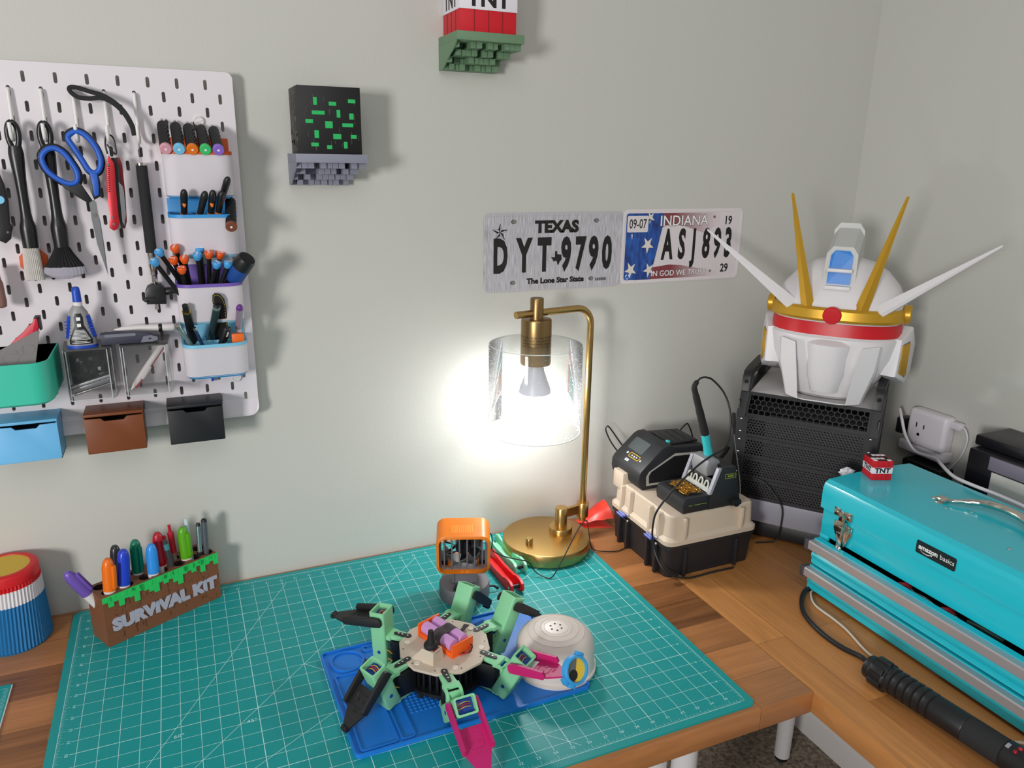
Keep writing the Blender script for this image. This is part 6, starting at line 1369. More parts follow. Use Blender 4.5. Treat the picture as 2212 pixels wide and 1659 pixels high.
CF = Matrix(((0.06, 0, -1, 1.0128), (0, 1, 0, 0.459), (1, 0, 0.06, 0.140), (0, 0, 0, 1)))
b = MB(); b.box((0.0015, 0.054, 0.0), (0.0075, 0.066, 0.0012), white_k, 0.0004, M=CM); b.cyl(CM @ Vector((0.0045, 0.060, 0.001)), CM @ Vector((0.0045, 0.060, 0.0016)), 0.0022, frame_g, n=14); b.build('power_key', t)
b = MB(); b.box((1.094, 0.475, 0.2065), (1.160, 0.548, 0.2105), ctl_d, 0.0015)
for k in range(3): b.box((1.108 + 0.018 * k, 0.480, 0.2103), (1.112 + 0.018 * k, 0.543, 0.2115), ctl, 0.0004)
b.build('top_ledge', t)
b = MB(); b.box((1.0875, 0.478, 0.2075), (1.0945, 0.486, 0.2150), mat('teal_tag', (64, 186, 192), 0.4), 0.001); b.build('teal_switch', t)

# ------------------------------------------------------------------ iron stand with brass wool, and the iron
t = thing('iron_stand', 'black and silver soldering iron stand with a tray of brass wool, nearest on the lid', 'stand', (1.10, 0.38, 0.1245))
b = MB(); prof = [(1.0335, 0.1250), (1.0305, 0.1400), (1.0340, 0.1530), (1.0430, 0.1565), (1.0900, 0.1555), (1.0900, 0.1250)]
b.prism(prof, 0, 0.088, ctl, XZf(0.4245), 0.003); 
b.build('front_tray', t)
b = MB(); side = [(1.0900, 0.1250), (1.0915, 0.1560), (1.1085, 0.2045), (1.1175, 0.2068), (1.1460, 0.2055), (1.1580, 0.1620), (1.1630, 0.1380), (1.1630, 0.1250)]
for y in (0.3435, 0.4245): b.prism(side, 0, 0.007, ctl, XZf(y), 0.0015)
b.box((1.112, 0.3435, 0.130), (1.158, 0.4180, 0.150), ctl_d); b.prism([(1.128, 0.150), (1.150, 0.150), (1.146, 0.2055), (1.1200, 0.2065)], 0, 0.076, ctl_d, XZf(0.4190)); tower = b.build('tower', t)
b = MB()
for y in (0.3438, 0.4248): b.prism([(1.0885, 0.1560), (1.0945, 0.1560), (1.1130, 0.2060), (1.1065, 0.2060)], 0, 0.0078, mat('stand_silver', (168, 166, 178), 0.4, 0.3), XZf(y)); 
b.build('silver_edges', t)
b = MB(); b.prism([(1.0935, 0.1590), (1.0950, 0.1590), (1.1035, 0.1815), (1.1020, 0.1815)], 0, 0.0700, ctl_d, XZf(0.4165))
tip_w = mat('tip_rack_white', (206, 206, 196), 0.5); b.box((1.0910, 0.3445, 0.1565), (1.0945, 0.4165, 0.1655), tip_w)
for k in range(4):
    y = 0.3540 + 0.0175 * k; b.prism([(y - 0.0062, 0.165), (y + 0.0062, 0.165), (y + 0.0038, 0.1765), (y - 0.0038, 0.1765)], 0, 0.002, tip_w, Matrix(((0, 0, -1, 1.0955), (1, 0, 0, 0), (0.12, 1, 0, -0.04), (0, 0, 0, 1)))) if False else b.tube([(1.0930, y - 0.0058, 0.165), (1.0955, y - 0.0040, 0.1745), (1.0960, y, 0.1775), (1.0955, y + 0.0040, 0.1745), (1.0930, y + 0.0058, 0.165)], 0.0017, tip_w, 7, sub=3)
b.build('tip_rack', t)
b = MB(); b.prism([(1.0985, 0.1830), (1.0950, 0.1990), (1.0990, 0.2140), (1.1120, 0.2170), (1.1260, 0.2120), (1.1300, 0.1990), (1.1180, 0.1820)], 0, 0.046, mat('holder_silver', (160, 160, 164), 0.35, 0.4), XZf(0.4050), 0.004); b.build('iron_holder', t)
b = MB(); b.cyl((1.138, 0.3300, 0.134), (1.158, 0.3300, 0.134), 0.0055, ctl_d, n=18); b.cyl((1.1480, 0.3370, 0.1345), (1.1480, 0.3250, 0.1345), 0.008, ctl_d, n=20); b.build('side_knob', t)
b = MB(); lgm = mat('label_lime', (150, 170, 60), 0.5); P = rrect(1.1225, 0.1830, 1.1480, 0.1925, 0.001, 2); P2 = [(1.1352 + (x - 1.1352) * 0.95, 0.18775 + (z - 0.18775) * 0.86) for x, z in P]; M = XZf(0.3365)
b.loft([[M @ Vector((x, z, h)) for x, z in q] for q, h in ((P, -0.0002), (P, 0.0003), (P2, 0.0003), (P2, -0.0002))], lgm, False); b.text('AIFEN', lgm, T((1.1352, 0.3361, 0.18775)) @ RX(90), 0.0062, 0.0001, 0.9, 0.0001, shear=0.15); b.box((1.056, 0.3361, 0.1405), (1.085, 0.3366, 0.1412), lgm); b.text('T3AS', lgm, T((1.0475, 0.3362, 0.1409)) @ RX(90), 0.0036, 0.0001); b.build('label_print', t)
# brass wool: one tangle
wool = mat('brass_wool', (196, 146, 62), 0.32, 0.9)
b = MB(); b.box((1.040, 0.3475, 0.1560), (1.082, 0.4140, 0.1572), ctl_d); b.build('sponge_well', t)
b = MB(); rr = random.Random(7)
for k in range(150):
    c = Vector((rr.uniform(1.043, 1.0785), rr.uniform(0.351, 0.402), 0.1585)); r = rr.uniform(0.0025, 0.005); a0 = rr.uniform(0, 6.3); tl = rr.uniform(-0.9, 0.9); q = []
    hh = 0.0055 * max(0, 1 - ((c.x - 1.0607) / 0.02) ** 2) ** 0.5 * rr.uniform(0.3, 1)
    for j in range(9): a = a0 + j * 0.75; q.append((c.x + r * math.cos(a), c.y + r * math.sin(a), c.z + hh + 0.003 * tl * math.sin(a)))
    b.tube(q, [0.00045], wool, 4)
o = b.build('brass_wool', None); tag(o, 'tangle of brass wool in the tray of the soldering iron stand', 'brass wool'); o['kind'] = 'stuff'
t = thing('soldering_iron', 'soldering iron with turquoise grip and looping black cord, upright in its stand', 'soldering iron', (1.1200, 0.385, 0.195))
ax0 = Vector((1.1205, 0.385, 0.2060)); ax1 = Vector((1.1060, 0.385, 0.2580)); ax2 = Vector((1.0745, 0.385, 0.3440))
grip_t = mat('grip_turquoise', (52, 182, 188), 0.4)
d = ax1 - ax0; b = MB(); b.lathe([(0.0105, -0.008), (0.0105, 0.001), (0.0093, 0.004), (0.0082, d.length * 0.5), (0.0084, d.length), (0.0075, d.length + 0.001)], grip_t, T(ax0) @ _frame(d), 24); b.build('grip', t)
b = MB(); b.tube([ax1 - d.normalized() * 0.001, ax1.lerp(ax2, 0.33), ax1.lerp(ax2, 0.66), ax2, Vector((1.0705, 0.385, 0.3580)), Vector((1.0760, 0.384, 0.3690))], [0.0078, 0.0074, 0.0066, 0.0056, 0.0048, 0.0030], black_mt, 14, sub=4); b.build('strain_relief', t)
b = MB(); b.tube([(1.0755, 0.384, 0.3685), (1.0830, 0.383, 0.3742), (1.0930, 0.381, 0.3748), (1.1064, 0.378, 0.3690), (1.1250, 0.368, 0.3470), (1.1330, 0.356, 0.3180), (1.1300, 0.344, 0.2800), (1.1130, 0.334, 0.2500), (1.0780, 0.329, 0.2390), (1.0450, 0.327, 0.2230), (1.0050, 0.326, 0.1930), (0.9790, 0.328, 0.1640), (0.9690, 0.334, 0.1400), (0.9720, 0.344, 0.1120), (0.9780, 0.352, 0.0850), (0.9820, 0.350, 0.0620), (0.9840, 0.342, 0.0450), (0.9890, 0.327, 0.0280), (1.0080, 0.316, 0.0130), (1.0400, 0.3160, 0.0020), (1.0700, 0.3180, -0.0006), (1.1000, 0.3195, -0.0006), (1.1500, 0.3185, -0.0006)], 0.0019, cable_black, 8, sub=5); b.build('cord', t)
t = thing('test_probe', 'thin steel probe with black tip standing against the black perforated rack', 'probe', (1.158, 0.345, 0.15))
b = MB(); b.tube([(1.1575, 0.3300, 0.152), (1.1570, 0.334, 0.175), (1.1400, 0.345, 0.2698)], 0.0012, steel, 8); b.build('rod', t)
b = MB(); b.tube([(1.1402, 0.345, 0.2690), (1.1385, 0.345, 0.285), (1.1355, 0.345, 0.3050), (1.1348, 0.345, 0.3110)], [0.0020, 0.0034, 0.0040, 0.0034], black_mt, 10); b.build('black_tip', t)
MBc = MB(); MBc.tube([(1.0500, 0.5640, 0.1400), (1.0430, 0.5900, 0.1560), (1.0287, 0.600, 0.1788), (1.0150, 0.600, 0.2060), (1.0165, 0.600, 0.2145), (1.0215, 0.600, 0.2140), (1.0380, 0.600, 0.1932), (1.0550, 0.592, 0.1680), (1.0720, 0.566, 0.1480)], 0.0016, cable_black, 7, sub=5)
tag(MBc.build('mains_cable'), 'thin black cord looping up behind the soldering controller by the wall', 'cable')
MBc = MB(); MBc.tube([(1.1700, 0.5500, 0.1840), (1.1850, 0.574, 0.1889), (1.2075, 0.580, 0.2035), (1.2150, 0.580, 0.1985), (1.2250, 0.580, 0.1780), (1.2300, 0.575, 0.1500)], 0.0016, cable_black, 7, sub=5)
tag(MBc.build('sensor_cord'), 'thin black cord rising from the back of the soldering controller', 'cable')
MBc = MB(); MBc.tube([(1.1640, 0.4400, 0.1500), (1.1900, 0.4600, 0.1530), (1.2300, 0.4760, 0.1650), (1.2480, 0.4830, 0.1780)], 0.0042, black_mt, 10, sub=4)
tag(MBc.build('thick_cable'), 'thick black cable between the iron stand and the perforated rack', 'cable')

# ------------------------------------------------------------------ perforated mini rack
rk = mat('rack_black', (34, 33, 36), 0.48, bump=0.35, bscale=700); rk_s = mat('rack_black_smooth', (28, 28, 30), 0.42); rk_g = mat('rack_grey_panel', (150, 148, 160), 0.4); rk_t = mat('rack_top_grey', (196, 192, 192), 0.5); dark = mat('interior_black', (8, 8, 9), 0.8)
rack = thing('mini_rack', 'black perforated mini rack standing in the corner under the white helmet', 'rack', (1.3228, 0.3538, DZ), -52)
RW, RD = 0.1335, 0.255; zo = -DZ
FR = Matrix(((1, 0, 0, 0), (0, 0, -1, 0), (0, 1, 0, zo), (0, 0, 0, 1)))       # local x, z outline on the rack's front, thickness to the viewer
def hex_plate(name, x0, x1, z0, z1, M, m, R, r, frame, th=0.0022, parent=rack):
    """a plate with a hexagonal lattice of holes: each cell is a hexagon ring"""
    b = bmesh.new(); w = math.sqrt(3) * R
    def P(x, z): return b.verts.new((x, z, 0))
    nx = int((x1 - x0 - 2 * frame) / w); nz = int((z1 - z0 - 2 * frame - 0.5 * R) / (1.5 * R))
    sx = (x0 + x1) / 2 - (nx - 0.5) * w / 2 + 0; sz = (z0 + z1) / 2 - (nz - 1) * 1.5 * R / 2
    for j in range(nz):
        for i in range(nx):
            cx = sx + i * w + (w / 2 if j % 2 else 0) - w * 0.0; cz = sz + j * 1.5 * R
            o = [(cx + R * math.cos(math.radians(30 + 60 * k)), cz + R * math.sin(math.radians(30 + 60 * k))) for k in range(6)]
            q = [(cx + r * math.cos(math.radians(30 + 60 * k)), cz + r * math.sin(math.radians(30 + 60 * k))) for k in range(6)]
            ov = [P(*p) for p in o]; qv = [P(*p) for p in q]
            for k in range(6): b.faces.new((ov[k], ov[(k + 1) % 6], qv[(k + 1) % 6], qv[k]))
    bmesh.ops.remove_doubles(b, verts=b.verts, dist=1e-5)
    xa, xb = sx - w * 0.5 + w * 0.25, sx + (nx - 0.5) * w + w * 0.25; za, zb = sz - R * 0.6, sz + (nz - 1) * 1.5 * R + R * 0.6
    mb = MB()
    for lo, hi in (((x0, z0), (xa, z1)), ((xb, z0), (x1, z1)), ((xa, z0), (xb, za)), ((xa, zb), (xb, z1))):
        mb.box((lo[0], lo[1], -th), (hi[0], hi[1], 0.0002), m, M=M)
    f = bmesh.ops.extrude_face_region(b, geom=list(b.faces)); bmesh.ops.translate(b, verts=[g for g in f['geom'] if isinstance(g, bmesh.types.BMVert)], vec=(0, 0, -th))
    bmesh.ops.recalc_face_normals(b, faces=b.faces); mb.add(b, m, M)
    return mb.build(name, parent, 25, local=True)
for k in range(4):
    z1 = 0.2612 - 0.0448 * k
    p_ = hex_plate('perforated_panel', -RW, RW, z1 - 0.0440, z1, FR, rk, 0.0036, 0.00215, 0.0030 if False else 0.0042)
    b = MB()
    for x in (-RW + 0.0105, RW - 0.0125):
        for z in (z1 - 0.0085, z1 - 0.0355): b.ball(FR @ Vector((x, z, 0.0004)), 0.0030, screw, 12, (1, 0.6, 1)); b.cyl(FR @ Vector((x, z, 0.0016)), FR @ Vector((x, z, 0.0024)), 0.0011, mat('screw_socket', (60, 58, 56), 0.5), n=6)
    b.build('panel_screws', rack, local=True)
# solid margins beside the perforations
b = MB()
for s in (-1, 1): b.box((min(s * RW, s * (RW - 0.024)), -0.0010, zo + 0.0822), (max(s * RW, s * (RW - 0.024)), 0.0, zo + 0.2612), rk)
b.build('panel_ears', rack, local=True)
b = MB(); b.box((-RW, 0.0, zo + 0.0330), (RW, 0.004, zo + 0.0815), rk_g, 0.001); b.build('grey_panel', rack, local=True)
b = MB(); b.box((-RW, 0.004, 0.004), (RW, RD, zo + 0.0325), rk_s, 0.002); b.build('plinth', rack, local=True)
b = MB()
for x in (-RW + 0.02, RW - 0.02):
    for y in (0.03, RD - 0.03): b.cyl((x, y, 0), (x, y, 0.0045), 0.011, black_rubber, n=20)
b.build('rubber_feet', rack, local=True)
b = MB()
for s in (-1, 1): b.box((min(s * RW, s * (RW - 0.004)), 0.0035, zo + 0.033), (max(s * RW, s * (RW - 0.004)), RD, zo + 0.290), rk_s, 0.001)
b.box((-RW, RD - 0.004, zo + 0.033), (RW, RD, zo + 0.300), rk_s); b.build('side_walls', rack, local=True)
b = MB(); b.box((-RW + 0.058, 0.010, zo + 0.085), (RW - 0.012, 0.05, zo + 0.255), mat('inner_grey', (120, 118, 124), 0.6)); b.build('inner_tray', rack, local=True)
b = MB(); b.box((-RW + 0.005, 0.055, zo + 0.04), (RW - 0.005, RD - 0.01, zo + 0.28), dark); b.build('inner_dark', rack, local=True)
# sloped honeycomb visor at the top
tilt = math.atan2(0.026, 0.046)
SM2 = Matrix(((1, 0, 0, 0), (0, math.sin(tilt), -math.cos(tilt), -0.001), (0, math.cos(tilt), math.sin(tilt), zo + 0.2600), (0, 0, 0, 1)))
hex_plate('honeycomb_visor', -RW + 0.016, RW - 0.016, 0.0, 0.053, SM2, rk_s, 0.0068, 0.0058, 0.004, 0.004)
b = MB()
for s in (-1, 1):
    x0_, x1_ = sorted((s * RW, s * (RW - 0.0175)))
    b.prism([(-0.0045, 0.2595), (0.024, 0.3065), (RD, 0.3065), (RD, 0.262), (0.0, 0.2595)], x0_, x1_, rk_s, Matrix(((0, 0, 1, 0), (1, 0, 0, 0), (0, 1, 0, zo), (0, 0, 0, 1))), 0.001)
b.build('top_rails', rack, local=True)
b = MB(); b.box((-RW + 0.017, 0.0255, zo + 0.3015), (RW - 0.017, RD, zo + 0.3055), rk_t, 0.001); b.build('top_plate', rack, local=True)
for s in (-1, 1):
    xc = s * (RW - 0.0085); b = MB()
    H = [(0.020, 0.3065), (0.024, 0.335), (0.034, 0.3465), (0.060, 0.3500), (0.175, 0.3500), (0.200, 0.3440), (0.210, 0.3065), (0.186, 0.3065), (0.182, 0.330), (0.172, 0.3345), (0.062, 0.3345), (0.052, 0.329), (0.048, 0.3065)]
    b.prism(H, xc - 0.0085, xc + 0.0085, rk_s, Matrix(((0, 0, 1, 0), (1, 0, 0, 0), (0, 1, 0, zo), (0, 0, 0, 1))), 0.002)
    b.cyl((xc, 0.0215, zo + 0.3270), (xc, 0.0225, zo + 0.3270), 0.0042, dark, n=20)
    b.build('handle', rack, local=True)
tag(MB().tube([rack.matrix_basis @ Vector(v) for v in ((-0.098, -0.0030, zo + 0.131), (-0.085, -0.0040, zo + 0.1300), (-0.0618, -0.0060, zo + 0.1250), (-0.0341, -0.0080, zo + 0.0983), (-0.0205, -0.0080, zo + 0.0738), (-0.0205, -0.0080, zo + 0.0299), (-0.0262, -0.0080, zo + 0.004), (-0.040, -0.0150, 0.0022), (-0.062, -0.0300, 0.0022))], 0.0016, cable_black, 7, sub=5).build('rack_cable'), 'thin black cable arching down the front of the perforated rack', 'cable')

# ------------------------------------------------------------------ helmet on the rack (plain stand-in)
hw = mat('helmet_white', (226, 222, 224), 0.4); hg = mat('helmet_gold', (206, 158, 46), 0.36, 0.45); hr = mat('helmet_red', (204, 18, 30), 0.35); hb = mat('helmet_blue', (40, 128, 214), 0.4); hgr = mat('helmet_grey', (116, 118, 130), 0.45); hwl = mat('helmet_shell_grey', (198, 198, 196), 0.45)
hel = thing('helmet', 'white toy robot helmet with gold antennae, long white side blades and a red visor', 'helmet', tuple(rack.matrix_basis @ Vector((0.022, 0.125, 0.3088))), -52)
def sec(z, w, f, bk, n=36, p=2.6):
    out = []
    for k in range(n):
        a = 2 * PI * k / n; c, s_ = math.cos(a), math.sin(a); x = w * abs(c) ** (2 / p) * (1 if c >= 0 else -1); d_ = bk if s_ >= 0 else f; y = d_ * abs(s_) ** (2 / p) * (1 if s_ >= 0 else -1); out.append((x, y, z))
    return out
b = MB(); b.loft([sec(*q) for q in ((0.002, 0.066, 0.072, 0.070), (0.010, 0.076, 0.086, 0.080), (0.045, 0.098, 0.100, 0.092), (0.090, 0.118, 0.106, 0.102), (0.128, 0.126, 0.104, 0.108), (0.132, 0.122, 0.100, 0.108), (0.160, 0.121, 0.098, 0.110), (0.164, 0.126, 0.106, 0.111), (0.195, 0.121, 0.100, 0.108), (0.225, 0.106, 0.086, 0.098), (0.250, 0.084, 0.066, 0.082), (0.268, 0.056, 0.044, 0.058), (0.277, 0.024, 0.020, 0.026))], hw, True); b.build('shell', hel, 28, local=True)
b = MB(); b.loft([[(x * 1.012, y * 1.015, z) for x, y, z in sec(q, w, f, bk)][19:36] for q, w, f, bk in ((0.1335, 0.122, 0.100, 0.108), (0.1585, 0.121, 0.098, 0.110))], hr, False, closed=False); b.build('visor', hel, 30, local=True)
b = MB(); b.loft([[(x * 1.02, y * 1.035, z) for x, y, z in sec(q, w, f, bk)][19:36] for q, w, f, bk in ((0.163, 0.126, 0.106, 0.111), (0.168, 0.127, 0.109, 0.111), (0.184, 0.125, 0.107, 0.11), (0.189, 0.122, 0.101, 0.109))], hg, False, closed=False); br_ = b.build('brow_band', hel, 30, local=True)
b = MB(); b.lathe([(0.0170, 0), (0.0170, 0.004), (0.0150, 0.006), (0, 0.0065)], hr, T((0, -0.1115, 0.1765)) @ RX(96), 32); b.build('brow_disc', hel, local=True)
# chin guard with two slots and a red chin pad
b = MB(); b.loft([[(x * 0.46, y * 1.0 - o, z) for x, y, z in sec(q, w, f, bk)][20:35] for q, w, f, bk, o in ((0.020, 0.085, 0.090, 0.08, 0.012), (0.055, 0.104, 0.100, 0.09, 0.018), (0.118, 0.120, 0.106, 0.10, 0.016), (0.126, 0.120, 0.102, 0.10, 0.004))], hw, False, closed=False); b.build('chin_guard', hel, 25, local=True)
for s in (-1, 1):
    b = MB(); b.loft([[(s * 0.060, -0.112, 0.118), (s * 0.090, -0.094, 0.122), (s * 0.094, -0.082, 0.118), (s * 0.062, -0.100, 0.110)], [(s * 0.052, -0.118, 0.070), (s * 0.086, -0.098, 0.074), (s * 0.090, -0.086, 0.072), (s * 0.054, -0.104, 0.066)], [(s * 0.044, -0.108, 0.002), (s * 0.068, -0.094, 0.004), (s * 0.072, -0.084, 0.004), (s * 0.046, -0.096, 0.002)]], hw); b.build('jaw_plate', hel, 20, local=True)
    # cheek block with gold grille
    CM_ = Matrix(((0.28 * s, 0, s * 0.96, s * 0.112), (0.96, 0, -0.28, -0.030), (0, 1, 0, 0.040), (0, 0, 0, 1)))
    outl = [(-0.030, 0.020), (0.030, -0.004), (0.056, 0.016), (0.060, 0.075), (0.036, 0.110), (-0.022, 0.092)]
    if s < 0: outl = outl
    b = MB(); b.prism(outl, -0.010, 0.020, hw, CM_, 0.004); ck = b.build('cheek_block', hel, 25, local=True)
    b = MB(); b.prism([(-0.020, 0.028), (0.022, 0.010), (0.024, 0.084), (-0.014, 0.082)], 0.0195, 0.0205, hgr, CM_)
    for k in range(9): b.box((-0.017 + 0.0046 * k, 0.024 - 0.0012 * k, 0.020), (-0.0145 + 0.0046 * k, 0.081, 0.0225), hg, 0.0005, 1, M=CM_)
    b.build('cheek_grille', hel, local=True)
    b = MB(); EM = T((s * 0.119, -0.030, 0.178)) @ RZ(0) @ RY(90 * s) @ RX(0)
    b.lathe([(0.0175, 0), (0.0185, 0.004), (0.0185, 0.012), (0.0150, 0.014), (0.0120, 0.010)], hg, EM, 32, False); b.lathe([(0.0120, 0.009), (0, 0.009)], black_pl, EM, 24, False); b.build('ear_disc', hel, local=True)
    # plain gold antenna post
    b = MB(); b.loft([[(s * (0.048 + q * 0.050) + dx * (1 - 0.8 * q), -0.096 - 0.010 * q + dy * (1 - 0.8 * q), 0.188 + q * 0.212) for dx, dy in ((-0.0125, 0), (0, -0.008), (0.0125, 0), (0, 0.012))] for q in (0.0, 0.05, 0.35, 0.7, 1.0)], hg); b.build('antenna', hel, 20, local=True)
    # plain white side blade
    b = MB(); b.loft([[(s * (0.070 + q * 0.184), -0.086 - 0.018 * q + dy * (1 - 0.8 * q), 0.172 + q * 0.150 + dz * (1 - 0.86 * q)) for dy, dz in ((-0.006, -0.006), (-0.009, 0.004), (0.0, 0.024), (0.008, 0.006), (0.006, -0.010))] for q in (0.0, 0.12, 0.4, 0.7, 1.0)], hw); b.build('side_blade', hel, 20, local=True)
b = MB(); P = [(-0.030, -0.078, 0.222), (0.030, -0.078, 0.222), (0.028, -0.070, 0.288), (0.018, -0.066, 0.302), (-0.018, -0.066, 0.302), (-0.028, -0.070, 0.288)]
b.loft([P, [(x * 1.0, 0.010, z + 0.030) for x, y, z in P], [(x * 0.95, 0.066, z + 0.006) for x, y, z in P]], hwl); b.loft([[(x * 1.0, 0.012, z + 0.040) for x, y, z in P], [(x * 0.98, 0.068, z + 0.020) for x, y, z in P]], hwl); cr_ = b.build('crest_housing', hel, 20, local=True)
b = MB(); P2 = [(-0.021, -0.0805, 0.232), (0.021, -0.0805, 0.232), (0.0195, -0.0735, 0.286), (0.013, -0.0705, 0.295), (-0.013, -0.0705, 0.295), (-0.0195, -0.0735, 0.286)]
b.loft([P2, [(x, y + 0.006, z) for x, y, z in P2]], hb); b.build('crest_window', hel, 20, local=True)
b = MB(); b.box((-0.023, -0.088, 0.255), (0.023, -0.074, 0.262), hw, 0.002); b.box((-0.0235, -0.094, 0.222), (0.0235, -0.074, 0.230), hw, 0.002); b.build('crest_bars', hel, local=True)
tag(MB().tube([hel.matrix_basis @ Vector((0.048 * math.cos(q), -0.094 + 0.020 * math.sin(q), 0.0032 + 0.001 * math.sin(3 * q))) for q in [PI * 1.05 + k / 20 * PI * 0.9 for k in range(21)]], 0.0012, mat('wire_white', (226, 224, 226), 0.4), 6).build('white_wire'), 'thin white wire curled on the rack top under the helmet chin', 'cable')

# ------------------------------------------------------------------ turquoise toolbox
tq = mat('toolbox_turquoise', (36, 196, 214), 0.24, coat=0.35, spec=0.5); tqd = mat('toolbox_inside', (20, 22, 24), 0.7); al = mat('handle_aluminium', (196, 190, 192), 0.38, 0.55)
TX0, TX1, TY0, TY1 = 1.2475, 1.4575, -0.245, 0.2105
tb_ = thing('toolbox', 'turquoise metal toolbox with two aluminium-handled drawers and chrome latches on the right desk', 'toolbox', (1.345, -0.02, DZ))
XZr = lambda y: Matrix(((1, 0, 0, 0), (0, 0, -1, y), (0, 1, 0, 0), (0, 0, 0, 1)))
b = MB(); lidp = [(TX0 - 0.0045, 0.1600), (TX0 - 0.0045, 0.1985), (TX0 - 0.001, 0.2075), (TX0 + 0.008, 0.2125), (TX0 + 0.06, 0.2150), (TX1 - 0.05, 0.2150), (TX1, 0.2125), (TX1 + 0.002, 0.205), (TX1 + 0.002, 0.1600)]
b.prism(lidp, 0, TY1 - TY0 + 0.006, tq, XZr(TY1 + 0.003), 0.0); b.build('lid', tb_, 25)
b = MB(); b.box((TX0, TY0, 0.1075), (TX1, TY1, 0.1575), tq, 0.0015); b.build('upper_tray', tb_)
b = MB()
for y0_, y1_ in ((TY1 - 0.006, TY1), (TY0, TY0 + 0.006)): b.box((TX0 + 0.001, y0_, DZ), (TX1, y1_, 0.109), tq, 0.0008)
b.box((TX0, TY1 - 0.020, DZ + 0.0), (TX0 + 0.005, TY1, 0.109), tq, 0.0008); b.box((TX0, TY0, DZ), (TX0 + 0.005, TY0 + 0.020, 0.109), tq, 0.0008); b.box((TX1 - 0.006, TY0, DZ), (TX1, TY1, 0.109), tq); b.box((TX0 + 0.01, TY0, DZ), (TX1, TY1, DZ + 0.003), tq); b.build('carcass', tb_)
def drawer(z0, z1, xf, zs0, zs1, lab):
    ya, yb = TY0 + 0.006, TY1 - 0.006
    d_ = bpy.data.objects.new('drawer', None); COL.objects.link(d_); d_.parent = tb_; d_.matrix_basis = wmat(tb_).inverted() @ T((xf, -0.02, z0)); d_.empty_display_size = 0.02
    b = MB(); b.prism([(0.0, z0), (0.0, z0 + 0.010), (-0.0022, z0 + 0.014), (-0.0022, z0 + 0.018), (0.0, z0 + 0.022), (0.0, z1), (0.012, z1), (0.012, z1 - 0.0018), (0.002, z1 - 0.0018), (0.002, z0)], 0, yb - ya, tq, Matrix(((1, 0, 0, xf), (0, 0, -1, yb), (0, 1, 0, 0), (0, 0, 0, 1))))
    b.build('drawer_front', d_, 25)
    b = MB(); b.box((xf + 0.002, ya + 0.004, z0 + 0.001), (TX1 - 0.012, yb - 0.004, z0 + 0.003), tqd)
    for q in (ya + 0.002, yb - 0.004): b.box((xf + 0.002, q, z0 + 0.001), (TX1 - 0.012, q + 0.002, z1 - 0.004), tqd)
    b.build('drawer_tray', d_)
    b = MB(); b.prism([(-0.0010, zs0), (-0.0120, zs0 + 0.001), (-0.0145, zs0 + 0.003), (-0.0145, zs1 - 0.002), (-0.0125, zs1), (0.0, zs1)], 0, yb - ya + 0.012, al, Matrix(((1, 0, 0, xf), (0, 0, -1, yb + 0.006), (0, 1, 0, 0), (0, 0, 0, 1)))); pl = b.build('pull_strip', d_, 30)
    for y in (yb + 0.006, ya - 0.006):
        b = MB(); b.box((xf - 0.0155, y - 0.0075, zs0 - 0.0006), (xf + 0.0005, y + 0.0015, zs1 + 0.0006), mat('strip_end_cap', (86, 84, 90), 0.3, 0.3), 0.001); b.build('end_cap', d_)
drawer(0.0545, 0.1035, 1.2285, 0.0835, 0.1020, 'upper'); drawer(0.0045, 0.0505, 1.2265, 0.0300, 0.0485, 'lower')
# latches: left one in view, the right one is past the frame
for yc in (0.1600, -0.2000):
    b = MB(); b.box((TX0 - 0.0068, yc - 0.0200, 0.1610), (TX0 - 0.0044, yc - 0.0060, 0.1760), chrome, 0.0006); b.box((TX0 - 0.0068, yc + 0.0060, 0.1610), (TX0 - 0.0044, yc + 0.0200, 0.1760), chrome, 0.0006); b.box((TX0 - 0.0090, yc - 0.0062, 0.1545), (TX0 - 0.0055, yc + 0.0062, 0.1745), chrome, 0.0008)
    for q in (-0.0130, 0.0130): b.ball((TX0 - 0.0070, yc + q, 0.1680), 0.0026, chrome, 12, (0.6, 1, 1))
    b.build('latch_keeper', tb_)
    LM = Matrix(((0, 0, -1, TX0 - 0.001), (-1, 0, 0, yc), (0, 1, 0, 0), (0, 0, 0, 1)))
    b = MB(); b.prism([(-0.0195, 0.1490), (-0.0195, 0.1340), (-0.0150, 0.1250), (-0.0110, 0.1120), (-0.0060, 0.1060), (-0.0060, 0.1490)], 0, 0.0026, chrome, LM, 0.0006); b.prism([(0.0195, 0.1490), (0.0195, 0.1340), (0.0150, 0.1250), (0.0110, 0.1120), (0.0060, 0.1060), (0.0060, 0.1490)], 0, 0.0026, chrome, LM, 0.0006)
    b.prism([(-0.0085, 0.1560), (0.0085, 0.1560), (0.0085, 0.1400), (0.0068, 0.1250), (0.0050, 0.1000), (-0.0050, 0.1000), (-0.0068, 0.1250), (-0.0085, 0.1400)], 0.0026, 0.0070, chrome, LM, 0.0012)
    for z in (0.1420, 0.1310): b.box((TX0 - 0.0092, yc - 0.0080, z), (TX0 - 0.0075, yc + 0.0080, z + 0.002), chrome, 0.0005)
    b.ball((TX0 - 0.0065, yc + 0.0005, 0.1015), 0.0078, chrome, 18, (0.75, 1, 1)); b.build('latch', tb_)
bdg = mat('badge_dark', (18, 34, 38), 0.4)
BM_ = Matrix(((0, 0, -1, TX0 - 0.0046), (-1, 0, 0, -0.0200), (0, 1, 0, 0.1808), (0, 0, 0, 1)))
b = MB(); b.prism(rrect(-0.0345, -0.0108, 0.0345, 0.0108, 0.003), 0, 0.0008, bdg, BM_); bg = b.build('badge', tb_)
